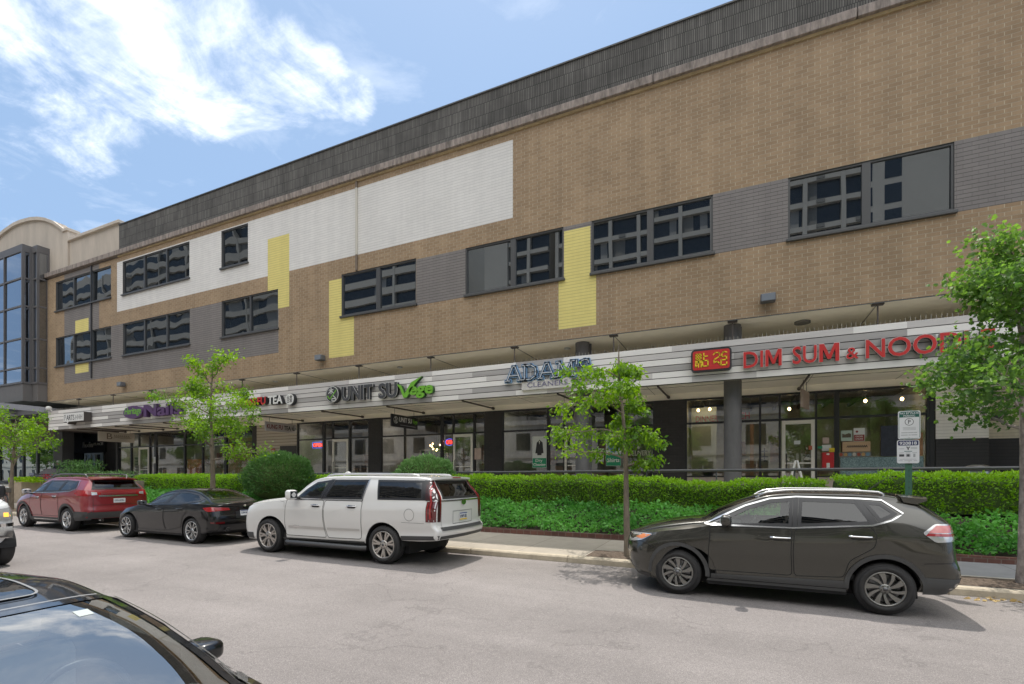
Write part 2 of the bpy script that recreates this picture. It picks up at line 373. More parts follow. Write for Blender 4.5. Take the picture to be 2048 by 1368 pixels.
def build_wall():
    xs = sorted({-40.09, 16} | {v for r in WIN for v in r[:2]} | {v for r in PAINT for v in r[:2]} | set(np.arange(-38, 16, 4.0)))
    zs = sorted({6.66, 14.43} | {v for r in WIN for v in r[2:4]} | {v for r in PAINT for v in r[2:4]})
    xs = [x for x in xs if -40.09 <= x <= 16]; zs = [z for z in zs if 6.66 <= z <= 14.43]
    mb = MB()
    for xa, xb in zip(xs[:-1], xs[1:]):
        for za, zb in zip(zs[:-1], zs[1:]):
            cx, cz = (xa+xb)/2, (za+zb)/2
            if any(r[0] < cx < r[1] and r[2] < cz < r[3] for r in WIN): continue
            mi = 0
            for r in PAINT:
                if r[0] < cx < r[1] and r[2] < cz < r[3]: mi = r[4]
            mb.add([(xa,Y0,za),(xb,Y0,za),(xb,Y0,zb),(xa,Y0,zb)], [(0,1,2,3)], mi)
    for x0, x1, z0, z1, mu, k in WIN:                        # reveals
        d = .16
        mb.add([(x0,Y0,z0),(x0,Y0+d,z0),(x0,Y0+d,z1),(x0,Y0,z1)], [(0,1,2,3)], 4); mb.add([(x1,Y0,z0),(x1,Y0+d,z0),(x1,Y0+d,z1),(x1,Y0,z1)], [(3,2,1,0)], 4)
        mb.add([(x0,Y0,z1),(x1,Y0,z1),(x1,Y0+d,z1),(x0,Y0+d,z1)], [(3,2,1,0)], 4); mb.add([(x0,Y0,z0),(x1,Y0,z0),(x1,Y0+d,z0),(x0,Y0+d,z0)], [(0,1,2,3)], 4)
    mb.poly([(-40.09,Y0,6.66),(-40.09,Y0,14.43),(-40.09,23,14.43),(-40.09,23,6.66)])
    mb.add([(-40.09,16.503,6.66),(16,16.503,6.66),(16,16.503,6.63),(-40.09,16.503,6.63)], [(0,1,2,3)], 4)
    mb.build('wall', [BRICK, B_WHITE, B_YEL, B_GREY, FRAME2], BLD)
build_wall()
for x0, x1, z0, z1, mu, k in WIN:
    f = MB(); yf = 16.53; t = .055
    for a, b in ((x0, x0+t), (x1-t, x1)): f.box(a, b, yf, yf+.1, z0+.002, z1-.002)
    for a, b in ((z0+.002, z0+.09), (z1-t, z1-.002)): f.box(x0+t, x1-t, yf+.002, yf+.1, a, b)
    w = MB(); xs = [x0+t]+mu+[x1-t]
    fo = f.build('window', [FRAME2], BLD)
    for m_ in mu:
        q = MB(); hw = .10 if k == 0 else .045; q.box(m_-hw, m_+hw, yf-.004, yf+.098, z0+.004, z1-.004); q.build('mullion', [FRAME2], fo)
    for a, b in zip(xs[:-1], xs[1:]):
        p = MB(); tilt = random.uniform(-.009, .009); tz = random.uniform(-.010, .010)
        p.add([(a-.01,yf+.06-tilt+tz,z0+.05),(b+.01,yf+.06+tilt+tz,z0+.05),(b+.01,yf+.06+tilt-tz,z1-.02),(a-.01,yf+.06-tilt-tz,z1-.02)], [(0,1,2,3)])
        p.build('pane', [WGLASS if k == 0 else WGLASS2], fo)
    s = MB(); s.bbox(x0-.05, x1+.06, Y0-.09, Y0+.05, z0-.075, z0+.012, .012); s.build('sill', [FRAME2], fo)
def ledge():
    mb = MB(); x = -40.12
    while x < 16:
        L = min(random.uniform(4.5, 6.5), 16-x)
        mb.bbox(x, x+L-.02, Y0-.16, Y0+.5, 14.51, 14.78, .02); x += L
    mb.build('ledge', [LEDGE], BLD)
    mb = MB(); mb.box(-32.3, 16, Y0-.05, Y0+.3, 14.43, 14.512); mb.build('ledge_moulding', [TRIM_TAN], BLD)
    mb = MB(); mb.box(-32.3, 16, Y0+.03, Y0+.4, 14.77, 16.28); mb.build('parapet', [PARAPET], BLD)
    mb = MB(); mb.box(-32.3, 16, Y0-.01, Y0+.45, 16.28, 16.33); mb.build('parapet_cap', [mat('dark_metal_cap', (.07,.07,.07), .5)], BLD)
    mb = MB(); mb.box(-40.0, 16, Y0+.45, 60, 16.0, 16.05); mb.build('roof', [mat('roof_gravel', (.2,.2,.19), .9)], BLD)
    mb = MB(); mb.box(15.9, 16, Y0+.01, 60, 0, 16.0); mb.build('side_wall', [BRICK], BLD)
ledge()
for x, mats_ in ((-14.80, ((6.7, 11.33, 'tan_downspout', (.17,.13,.095)), (11.33, 14.17, 'cream_downspout', (.55,.52,.45)), (14.17, 14.44, 'tan_downspout', (.17,.13,.095)))),
                 (-35.01, ((7.75, 14.43, 'dark_downspout', (.035,.035,.037)),))):
    for z0, z1, n, c in mats_:
        if x > -20 and z0 < 7: z0 = 10.65
        mb = MB(); mb.bbox(x-.045, x+.045, Y0-.07, Y0-.001, z0, z1, .012); mb.build('downspout', [mat(n, c, .5)], BLD)
# soffit, columns, canopy
mb = MB(); mb.add([(-40.09,16.505,6.655),(16,16.505,6.655),(16,23,6.655),(-40.09,23,6.655)], [(0,1,2,3)])
for x in np.arange(-36.7, 14, 3.65): mb.box(x-.012, x+.012, 16.53, 19.2, 6.640, 6.656, 1)
mb.build('soffit', [SOFFIT, mat('soffit_joint', (.30,.27,.22), .9)], BLD)
for x in (-.21, -5.09, 7.9):
    mb = MB(); mb.cyl((x,17.15,1.2), (x,17.15,6.65), .25, n=32); mb.cyl((x+.22,17.38,1.2), (x+.22,17.38,6.65), .05, n=10); mb.build('column', [COLM], BLD)
def canopy():
    root = MB(); x0, x1 = -39.75, 16; zb, zt = 4.82, 6.03; n = 6; h = (zt-zb)/n; yf = 16.40
    root.box(x0, x1, yf+.03, yf+.12, zb, zt, 3)
    for i in range(n):
        x = x0; last = -1
        while x < x1:
            L = min(random.choice((1.2, 1.8, 2.4, 3.0, 3.6, 4.8)), x1-x)
            k = random.choices((0, 1, 2), ((6, 4, 2), (5, 4, 2), (4, 4, 3), (4, 3, 4), (4, 4, 3), (7, 3, 1))[n-1-i])[0]
            if k == last: k = (k+1) % 3
            last = k
            root.box(x, x+L-.002, yf, yf+.031, zb+i*h+.014, zb+(i+1)*h-.010, k); x += L
    can = root.build('canopy', SLAT, BLD)
    mb = MB(); mb.box(-36.4, x1, yf+.12, 19.2, 4.955, 5.0); mb.box(x0, -36.41, yf+.12, 19.2, 4.90, 5.0, 1); mb.box(-36.4, x1, 17.75, 17.77, 4.944, 4.956, 1); mb.box(x0, x1, 16.53, 16.60, 4.83, 4.955)
    for x in np.arange(-34.6, x1, 2.44): mb.box(x-.006, x+.006, 16.6, 19.2, 4.950, 4.956, 1)
    mb.build('canopy_ceiling', [CEIL, mat('ceiling_joint', (.22,.19,.16), .9)], can)
    for x in np.arange(-36.7, 14, 3.65):
        mb = MB(); mb.cyl((x,16.62,5.95), (x,16.62,6.65), .022, n=8); mb.bbox(x-.14, x+.14, 16.54, 16.70, 6.60, 6.654, .012); mb.build('hanger_rod', [mat('brown_rod', (.085,.068,.06), .6)], can)
    for x in (-39.3,-36.7, -35.2, -32.7, -31.27, -28.2, -24.7, -20.85, -16.84, -13.25, -9.66, -5.81, -2.4, 1.81, 5.9):
        mb = MB(); mb.cyl((x,16.52,4.80), (x,19.15,4.84), .032, n=10); mb.cyl((x,19.1,4.84), (x,19.2,4.84), .06, n=12)
        mb.build('sign_pole', [mat('brown_rod', (.085,.068,.06), .6)], can)
    mb = MB(); mb.box(x0+.02, x1, yf+.13, 19.2, 5.80, 5.90); mb.build('canopy_roof', [mat('white_roof_sheet', (.85,.84,.80), .6)], can)
    mb = MB(); mb.box(-37.5, x1, 19.2, 19.4, 4.97, 6.65); mb.build('upper_wall', [SOFFIT], BLD)
    mb = MB()
    for x in np.arange(x0+.1, x1, .11):
        a = random.uniform(-.03, .03); mb.box(x-.004, x+.004, yf+.05, yf+.058, zt, zt+.11+a)
    mb.build('bird_spikes', [mat('pale_wire', (.45,.42,.36), .5)], can, 'stuff')
    for x in (-21.0, -13.4, -5.8):
        mb = MB(); mb.cyl((x,17.6,6.62), (x,17.6,6.656), .12, n=20, mi=0); mb.cyl((x,17.6,6.60), (x,17.6,6.622), .08, n=16, mi=1); mb.build('soffit_light', [ALU, mat('lens', (.8,.8,.78), .3)], BLD)
    mb = MB(); mb.cyl((1.75,17.6,6.60), (1.75,17.6,6.656), .22, n=24); mb.build('soffit_vent', [mat('vent_grey', (.18,.17,.15), .6)], BLD)
canopy()

# ------------------------------------------------------------------ shop fronts
YS = 19.2; FL = 1.33; HEAD = 4.73; TR = 3.83
mb = MB(); mb.box(-37.5, 16, YS, YS+.15, HEAD, 4.96); mb.build('bulkhead_wall', [CEIL], BLD)
mb = MB(); mb.box(-60, 16, 16.1, 26, FL-.25, FL); mb.box(-60, 16, 15.95, 16.1, .4, FL+.02)
mb.build('terrace', [mat('terrace_paving', (.68,.62,.55), .85, var=.12, vscale=2)], None, 'structure')
def pier(x0, x1, z0=FL, z1=HEAD, m=PIER, y0=None, name='pier'):
    y0 = YS-.06 if y0 is None else y0
    mb = MB(); mb.box(x0, x1, y0, YS+.3, z0, z1); return mb.build(name, [m], BLD)
for a, b in ((-2.89,-1.82), (-10.03,-9.26), (-16.41,-15.75), (-24.6,-24.3)): pier(a, b)
pier(5.28, 5.42, m=BLACKF, name='jamb')
# white / dark wall right of the restaurant
pier(5.42, 6.65, 3.04, 4.95, B_WHITE2, YS-.10, 'painted_wall'); pier(5.42, 6.65, FL, 3.04, B_DARK, YS-.097, 'painted_wall')
mb = MB(); mb.box(6.65, 16, YS+.45, YS+.6, 3.04, 4.95); mb.build('painted_wall', [brick_mat('cream_shop_brick', (.72,.66,.52), (.68,.62,.49), (.5,.45,.35), .35, vert=False, rh=.1)], BLD)
mb = MB(); mb.box(6.65, 16, YS+.453, YS+.6, FL, 3.04); mb.build('painted_wall', [B_DARK], BLD)
def shop(x0, x1, mull, bulk, bulk_mat, doors=(), room=(.16,.15,.14), depth=5.0, back=None, bars=True):
    """one glazed shop front: frame, panes, door(s), bulkhead and the room behind"""
    fr = MB(); y = YS; t = .05
    fr.box(x0, x0+.07, y-.05, y+.06, FL, HEAD); fr.box(x1-.07, x1, y-.05, y+.06, FL, HEAD)
    fr.box(x0+.07, x1-.07, y-.048, y+.06, HEAD-.07, HEAD); fr.box(x0+.07, x1-.07, y-.046, y+.06, TR-.035, TR+.035)
    for m_, w in mull: fr.box(m_-w/2, m_+w/2, y-.05, y+.058, FL, HEAD-.07)
    f = fr.build('shop_window', [BLACKF], BLD)
    p = MB(); p.add([(x0+.05,y+.02,FL),(x1-.05,y+.02,FL),(x1-.05,y+.02,HEAD-.03),(x0+.05,y+.02,HEAD-.03)], [(0,1,2,3)])
    p.build('pane', [SGLASS], f)
    edges = [x0+.07]+[m_ for m_, w in mull]+[x1-.07]
    for a, c in zip(edges[:-1], edges[1:]):
        b = MB()
        if any(d[0] <= (a+c)/2 <= d[1] for d in doors): continue
        b.box(a, c, y-.04, y+.04, FL, bulk); b.box(a, c, y-.06, y+.05, bulk, bulk+.05, 1)
        b.build('bulkhead', [bulk_mat, BLACKF], f)
    for a, c in doors:
        d = MB(); w = .105; yy = y-.07
        d.bbox(a, a+w, yy, yy+.07, FL, TR-.04, .006); d.bbox(c-w, c, yy, yy+.07, FL, TR-.04, .006); d.box(a+w, c-w, yy+.004, yy+.066, TR-.17, TR-.045); d.box(a+w, c-w, yy+.004, yy+.066, FL+.02, FL+.27)
        d.box(a+w, c-w, yy+.01, yy+.06, FL+1.0, FL+1.04)
        do = d.build('door', [DOORF], BLD)
        h = MB(); hx = a+w+.03; h.tube([(hx,yy-.01,FL+.8),(hx,yy-.07,FL+.82),(hx,yy-.07,FL+1.3),(hx,yy-.01,FL+1.32)], .014, 8); h.build('handle', [BLACKF], do)
        g = MB(); g.add([(a+w,yy+.03,FL+.2),(c-w,yy+.03,FL+.2),(c-w,yy+.03,TR-.1),(a+w,yy+.03,TR-.1)], [(0,1,2,3)]); g.build('door_pane', [SGLASS], do)
    r = MB(); yb = y+depth
    r.add([(x0,y+.1,FL+.004),(x1,y+.1,FL+.004),(x1,yb,FL+.004),(x0,yb,FL+.004)], [(0,1,2,3)], 1)
    r.add([(x0,yb,FL),(x1,yb,FL),(x1,yb,HEAD+.2),(x0,yb,HEAD+.2)], [(0,1,2,3)], 0)
    for x in (x0+.01, x1-.01): r.add([(x,y+.1,FL),(x,yb,FL),(x,yb,HEAD+.2),(x,y+.1,HEAD+.2)], [(0,1,2,3)], 0)
    r.add([(x0,y+.1,HEAD+.2),(x1,y+.1,HEAD+.2),(x1,yb,HEAD+.2),(x0,yb,HEAD+.2)], [(0,1,2,3)], 2)
    for i in range(int((x1-x0)/.9)): r.box(x0+.4+i*.9, x0+.5+i*.9, y+.3, yb, HEAD+.02, HEAD+.14, 2)
    for i in range(max(1, int((x1-x0)/1.6))): r.box(x0+.4+i*1.6, x0+1.4+i*1.6, y+.35, y+.6, HEAD+.15, HEAD+.18, 3)  # unseen glowing strips added above the head to brighten the room
    for i in range(int((x1-x0)/1.3)):
        a = x0+.5+i*1.3; h = (.75, 1.05, .75, .9)[i % 4]; r.box(a, a+.8, y+1.2+.5*(i % 3), y+1.9+.5*(i % 3), FL, FL+h, 4); r.box(a-.1, a+.25, yb-.3, yb-.05, FL+1.2+.3*(i % 2), FL+1.9+.2*(i % 3), 5)
    rm = r.build('shop_interior', [mat('room_%02d' % len(MATS), room, .9, var=.3, vscale=1.2), mat('room_floor', (.13,.11,.095), .5), mat('room_ceiling', (.06,.06,.06), .9), emis('added_fill_strip', (1, .9, .75), 7), mat('shop_counter', (.28,.20,.14), .6, var=.3, vscale=2), mat('wall_picture', (.22,.12,.09), .6, var=.6, vscale=3)], BLD)
    return f
STONE = mat('tan_bulkhead', (.44,.37,.31), .8, var=.1, vscale=4)
DKB = mat('dark_bulkhead', (.06,.058,.057), .8)
shop(-1.82, 5.28, [(.64,.07), (1.24,.06), (2.30,.06), (2.88,.14)], 1.88, STONE, [(1.30, 2.26)], (.40,.38,.26))
shop(-9.26, -2.89, [(-7.14,.11), (-6.46,.06), (-5.37,.06), (-3.95,.08)], 1.75, DKB, [(-6.43,-5.40)], (.26,.27,.23))
shop(-15.75, -10.03, [(-14.33,.06), (-12.28,.12), (-11.68,.05), (-10.6,.08)], 1.75, DKB, [(-11.66,-10.66)], (.46,.44,.42))
shop(-21.26, -16.41, [(-19.40,.14), (-18.80,.05), (-17.68,.09)], 1.75, DKB, [(-18.78,-17.74)], (.44,.42,.40))
shop(-37.5, -24.6, [(-36.1,.10), (-35.25,.05), (-34.1,.09), (-33.5,.2), (-30.62,.12), (-28.94,.09), (-26.9,.18)], 1.7, DKB, [(-35.22,-34.15)], (.36,.34,.29))
# timber sided bay left of the tea shop, dark recess below it
mb = MB()
for i in range(10): mb.box(-24.3, -21.26, YS-.05, YS+.1, 3.12+i*.161, 3.12+(i+1)*.161-.018)
mb.box(-24.3, -21.26, YS-.03, YS+.1, 3.1, 4.73, 1)
mb.build('board_siding', [mat('beige_siding', (.46,.40,.33), .75, var=.06, vscale=3, stretch=(.2,1,3)), SLAT[3]], BLD)
mb = MB(); mb.box(-24.3, -21.26, YS-.045, YS+.1, FL, 3.1); mb.box(-22.5, -21.27, YS-.056, YS-.04, 3.1, 3.55); mb.build('dark_siding', [mat('charcoal_panel', (.055,.052,.052), .7)], BLD)

# ------------------------------------------------------------------ entrance recess at the left
def entrance():
    D = mat('recess_charcoal', (.050,.047,.046), .8, var=.15, vscale=2)
    mb = MB(); mb.box(-52, -37.6, 22.0, 22.2, FL, 6.65); mb.box(-37.7, -37.5, YS-.1, 22, FL, 6.65); mb.box(-49.6, -44.6, 21.85, 22.0, 3.78, 4.95, 1)
    mb.box(-48.0, -47.9, 21.95, 22, FL, 6.6, 1); mb.build('recess_wall', [D, mat('recess_black', (.018,.018,.02), .7)], BLD)
    mb = MB(); mb.box(-45.5, -44.36, YS-.1, YS+.6, FL, 6.65); mb.build('pier', [mat('recess_pier', (.09,.085,.082), .8)], BLD)
    mb = MB(); x0, x1 = -47.5, -44.9
    for a, b in ((x0, x0+.12), (x1-.35, x1-.23), (x1-.1, x1), (-46.75,-46.62), (-46.1,-46.0)): mb.box(a, b, 21.88, 21.98, FL, 3.75)
    mb.box(x0, x1, 21.885, 21.98, 3.65, 3.77)
    d = mb.build('door', [ALU], BLD)
    g = MB(); g.add([(x0,21.95,FL),(x1,21.95,FL),(x1,21.95,3.7),(x0,21.95,3.7)], [(0,1,2,3)]); g.build('door_pane', [SGLASS], d)
    s = MB(); put_text(s, 'Rodin', -47.6, -46.2, 4.22, 4.66, facade(21.84), .003, .05); put_text(s, 'PLACE', -46.05, -44.75, 4.36, 4.56, facade(21.84), .003, .05)
    o = s.build('entrance_lettering', [mat('pale_letter', (.7,.68,.64), .5)])
    label(o, 'pale handwritten style letters on the dark panel over the recessed entrance doors', 'sign')
entrance()
# ------------------------------------------------------------------ glazed bay building on the far left
def bay_building():
    T = thing('bay_building', (-46, 16.6, 1.3), 'beige building with curved gable and tall dark glazed bay at the far left', 'building')
    STU = mat('beige_stucco', (.47,.41,.345), .85, var=.14, vscale=1.2, stretch=(1,1,.3))
    CAPM = mat('stucco_cap', (.50,.44,.37), .8, var=.1, vscale=2)
    GREYM = mat('bay_grey_metal', (.115,.11,.112), .5); SPAN = mat('bay_spandrel', (.145,.135,.13), .6, var=.06, vscale=3)
    y = 16.62
    # curved gable: outline of the stucco front
    top = [(-38.24,17.34), (-39.0,17.80), (-39.42,18.06), (-40.4,18.47), (-41.33,18.74), (-42.3,18.92), (-43.6,19.03), (-44.6,19.03), (-46.0,18.85), (-47.4,18.5), (-49,18.0), (-50.4,17.35), (-50.4,16.9), (-62,16.9)]
    out = [(-32.32,14.77), (-32.32,16.44), (-37.49,16.44), (-38.24,16.44)]+top+[(-62,6.7), (-40.12,6.7), (-40.12,14.77)]
    F = lambda u, v, w: (u, y-w, v)
    mb = MB(); mb.prism(out, F, -.5, 0); mb.prism([(-38.27,14.78),(-38.27,17.1),(-37.75,17.1),(-37.75,14.78)], F, -.5, .10); w = mb.build('gable_wall', [STU], T)
    mb = MB(); mb.bbox(-37.74, -32.26, y-.14, y+.52, 16.44, 16.62, .02); mb.bbox(-38.3, -37.66, y-.18, y+.52, 17.1, 17.28, .02)
    inner = [(p[0]*.9985-.02, p[1]-.22) for p in top[:12]]
    mb.prism(top[:12]+inner[::-1], F, -.52, .13); mb.build('coping', [CAPM], T)
    mb = MB(); mb.box(-62, -32.4, y+.5, 60, 14, 16.2); mb.build('roof', [mat('roof_gravel', (.2,.2,.19), .9)], T)
    # the stepped glass bay
    steps = [(-62, -40.83, 15.58, -40.83), (-40.83, -40.12, 16.03, -40.12)]
    zz = [7.87, 8.77, 10.59, 12.63, 14.38, 16.04]
    fr = MB(); yb1, yb2 = 15.58, 16.03
    fr.box(-62, -40.80, yb1-.04, y, 16.04, 16.48); fr.box(-40.80, -40.10, yb2-.04, y, 16.04, 16.46)
    fr.box(-62, -40.78, yb1-.06, y, 7.75, 7.87); fr.box(-40.78, -40.08, yb2-.05, y, 7.752, 7.872)
    for z in zz[1:5]:
        fr.box(-62, -40.81, yb1-.03, yb1+.05, z-.05, z+.05); fr.box(-40.88, -40.80, yb1, y, z-.05, z+.05); fr.box(-40.80, -40.09, yb2-.03, yb2+.05, z-.05, z+.05); fr.box(-40.2, -40.11, yb2, y, z-.05, z+.05)
    for x in (-62, -59.2, -56.9, -54.6, -52.3, -50.0, -47.7, -45.45, -43.16): fr.box(x-.04, x+.04, yb1-.05, yb1+.05, 7.87, 16.04)
    fr.box(-40.92, -40.805, yb1-.045, yb1+.09, 7.87, 16.04); fr.box(-40.87, -40.78, yb2-.13, yb2+.0, 7.87, 16.04); fr.box(-40.85, -40.60, yb2-.035, yb2+.06, 7.87, 16.04); fr.box(-40.2, -40.105, yb2-.04, yb2+.08, 7.87, 16.04); fr.box(-40.19, -40.10, y-.12, y, 7.87, 16.04)
    f = fr.build('bay_frame', [GREYM], T)
    xs = [-62, -59.2, -56.9, -54.6, -52.3, -50.0, -47.7, -45.45, -43.16, -40.83]
    for a, b in zip(xs[:-1], xs[1:]):
        for z0, z1 in zip(zz[:-1], zz[1:]):
            if b < -47: continue
            t1, t2 = random.uniform(-.008, .008), random.uniform(-.008, .008)
            p = MB(); p.add([(a,yb1+.02+t1,z0),(b,yb1+.02-t1,z0),(b,yb1+.02-t1+t2,z1),(a,yb1+.02+t1+t2,z1)], [(0,1,2,3)]); p.build('pane', [BAYGLASS], T)
    for z0, z1 in zip(zz[:-1], zz[1:]):
        p = MB(); p.add([(-40.85,yb1,z0),(-40.85,yb2,z0),(-40.85,yb2,z1),(-40.85,yb1,z1)], [(0,1,2,3)]); p.add([(-40.8,yb2+.02,z0),(-40.12,yb2+.02,z0),(-40.12,yb2+.02,z1),(-40.8,yb2+.02,z1)], [(0,1,2,3)])
        p.add([(-40.14,yb2,z0),(-40.14,y,z0),(-40.14,y,z1),(-40.14,yb2,z1)], [(0,1,2,3)]); p.build('side_pane', [BAYGLASS], T)
    mb = MB(); mb.box(-62, -40.83, yb1, y+.6, 6.67, 7.75); mb.box(-40.83, -40.12, yb2, y+.6, 6.672, 7.752); mb.build('spandrel', [SPAN], T)
    mb = MB(); mb.box(-62, -40.1, 17.22, 27, 6.68, 6.75); mb.box(-62, -52.01, 24, 24.2, 1.2, 6.68); mb.build('underside', [mat('dark_underside', (.05,.048,.046), .8)], T)
    # glass entrance canopy under the bay
    mb = MB(); mb.box(-62, -39.95, 13.9, 14.05, 6.15, 6.35); mb.box(-40.1, -39.92, 14.05, 19.2, 5.98, 6.3); mb.box(-62, -40.1, 16.5, 16.62, 6.0, 6.25)
    for x in (-44, -48, -52): mb.box(x-.05, x+.05, 14.05, 19.2, 6.05, 6.2)
    c = mb.build('entrance_canopy', [mat('canopy_steel', (.33,.34,.38), .45)], T)
    g = MB(); g.add([(-62,14.05,6.22),(-40.1,14.05,6.22),(-40.1,19.2,6.22),(-62,19.2,6.22)], [(0,1,2,3)]); g.build('canopy_glass', [glass_mat('canopy_glass', tint=(.6,.72,.75), base=.1)], c)
    # timber boards and dark windows below
    mb = MB()
    WD = [mat('brown_board', (.16,.115,.085), .75, var=.2, vscale=3, stretch=(.3,1,3)), mat('grey_brown_board', (.11,.095,.08), .75, var=.2, vscale=3, stretch=(.3,1,3)), mat('tan_board', (.23,.18,.14), .75, var=.15, vscale=3, stretch=(.3,1,3))]
    for i in range(11):
        x = -62
        while x < -45.5:
            L = min(random.uniform(1.5, 4.5), -45.5-x); mb.box(x, x+L-.004, YS-.04, YS+.1, 4.45+i*.2, 4.45+(i+1)*.2-.02, random.choice((0, 0, 1, 1, 2))); x += L
    mb.build('board_siding', WD, T)
    mb = MB()
    for x in (-62, -57, -54, -51.6, -50.2, -48.09, -45.6): mb.box(x-.09, x+.09, YS-.05, YS+.08, FL, 4.45)
    mb.box(-62, -45.5, YS-.045, YS+.08, 4.3, 4.45); mb.box(-62, -45.5, YS-.04, YS+.08, FL, 1.6); mb.box(-51.6, -50.2, YS-.045, YS+.05, 3.6, 3.75)
    f = mb.build('shop_window', [FRAME], T)
    g = MB(); g.add([(-62,YS+.03,FL),(-45.5,YS+.03,FL),(-45.5,YS+.03,4.4),(-62,YS+.03,4.4)], [(0,1,2,3)]); g.build('pane', [glass_mat('left_shop_glass', trans=False, base=.25, gcol=(.8,.85,.8), dark=(.012,.016,.012), wav=.004, wscale=.8)], f)
bay_building()
# ------------------------------------------------------------------ street, kerb, pavement
def asphalt():
    m, nt, b = nmat('sunlit_asphalt'); N = nt.nodes; L = nt.links
    g = N.new('ShaderNodeNewGeometry')
    def noise(s, d=4, r=.6, st=None):
        n = N.new('ShaderNodeTexNoise'); n.inputs['Scale'].default_value = s; n.inputs['Detail'].default_value = d; n.inputs['Roughness'].default_value = r
        if st:
            mp = N.new('ShaderNodeMapping'); mp.inputs['Scale'].default_value = st; L.new(g.outputs['Position'], mp.inputs[0]); L.new(mp.outputs[0], n.inputs[0])
        else: L.new(g.outputs['Position'], n.inputs[0])
        return n.outputs['Fac']
    def ramp(v, a, b_, lo, hi):
        r = N.new('ShaderNodeMapRange'); r.inputs['From Min'].default_value = a; r.inputs['From Max'].default_value = b_
        r.inputs['To Min'].default_value = lo; r.inputs['To Max'].default_value = hi; L.new(v, r.inputs[0]); return r.outputs[0]
    def mul(a, c):
        n = N.new('ShaderNodeMath'); n.operation = 'MULTIPLY'
        L.new(a, n.inputs[0]); L.new(c, n.inputs[1]); return n.outputs[0]
    grit = mul(ramp(noise(120, 3, .8), .28, .72, .6, 1.4), ramp(noise(26, 4, .75), .3, .7, .88, 1.12))
    v = N.new('ShaderNodeTexVoronoi'); v.inputs['Scale'].default_value = 85; L.new(g.outputs['Position'], v.inputs[0])
    chips = ramp(v.outputs['Distance'], .1, .5, 1.3, .8)
    big = ramp(noise(.35, 6, .65), .32, .68, .86, 1.13); lane = ramp(noise(.9, 5, .6, (.12, 1, 1)), .35, .65, .93, 1.06)
    oil = ramp(noise(1.7, 9, .75, (.35, 1, 1)), .58, .74, 1, .80)
    # hairline cracks
    vc = N.new('ShaderNodeTexVoronoi'); vc.feature = 'DISTANCE_TO_EDGE'; vc.inputs['Scale'].default_value = .33
    ds = N.new('ShaderNodeMix'); ds.data_type = 'VECTOR'; ds.inputs[0].default_value = .25
    nn = N.new('ShaderNodeTexNoise'); nn.inputs['Scale'].default_value = 1.3; nn.inputs['Detail'].default_value = 6; L.new(g.outputs['Position'], nn.inputs[0])
    L.new(g.outputs['Position'], ds.inputs[4]); sc = N.new('ShaderNodeVectorMath'); sc.operation = 'SCALE'; sc.inputs['Scale'].default_value = 6; L.new(nn.outputs['Color'], sc.inputs[0]); L.new(sc.outputs[0], ds.inputs[5])
    L.new(ds.outputs[1], vc.inputs[0])
    crack = ramp(vc.outputs['Distance'], 0, .008, .80, 1)
    cm = N.new('ShaderNodeMath'); cm.operation = 'MAXIMUM'; L.new(crack, cm.inputs[0]); L.new(ramp(noise(.6, 3), .48, .55, 0, 1), cm.inputs[1])
    k = mul(mul(mul(mul(mul(grit, chips), big), lane), oil), cm.outputs[0])
    hv = N.new('ShaderNodeVectorMath'); hv.operation = 'SCALE'; hv.inputs[0].default_value = (.254, .231, .220); L.new(k, hv.inputs['Scale'])
    L.new(hv.outputs[0], b.inputs['Base Color']); b.inputs['Roughness'].default_value = .9; b.inputs['Specular IOR Level'].default_value = .25
    bp = N.new('ShaderNodeBump'); bp.inputs['Strength'].default_value = .5; bp.inputs['Distance'].default_value = .01; L.new(grit, bp.inputs['Height']); L.new(bp.outputs[0], b.inputs['Normal'])
    return m
def sheet(name, x0, x1, y0, y1, dz, mats, nx=1, kind='structure', dz1=None):
    mb = MB(); dz1 = dz if dz1 is None else dz1
    mb.add([(x0,y0,zg(x0)+dz),(x1,y0,zg(x1)+dz),(x1,y1,zg(x1)+dz1),(x0,y1,zg(x0)+dz1)], [(0,1,2,3)])
    return mb.build(name, mats, None, kind)
sheet('ground', -500, 500, -500, 500, -.06, [mat('bare_ground', (.2,.18,.16), .9)])
sheet('road', -120, 60, -1.4, 10.3, 0, [asphalt()])
CONC = mat('kerb_concrete', (.43,.37,.28), .85, var=.18, vscale=5, bump=.3, bscale=40)
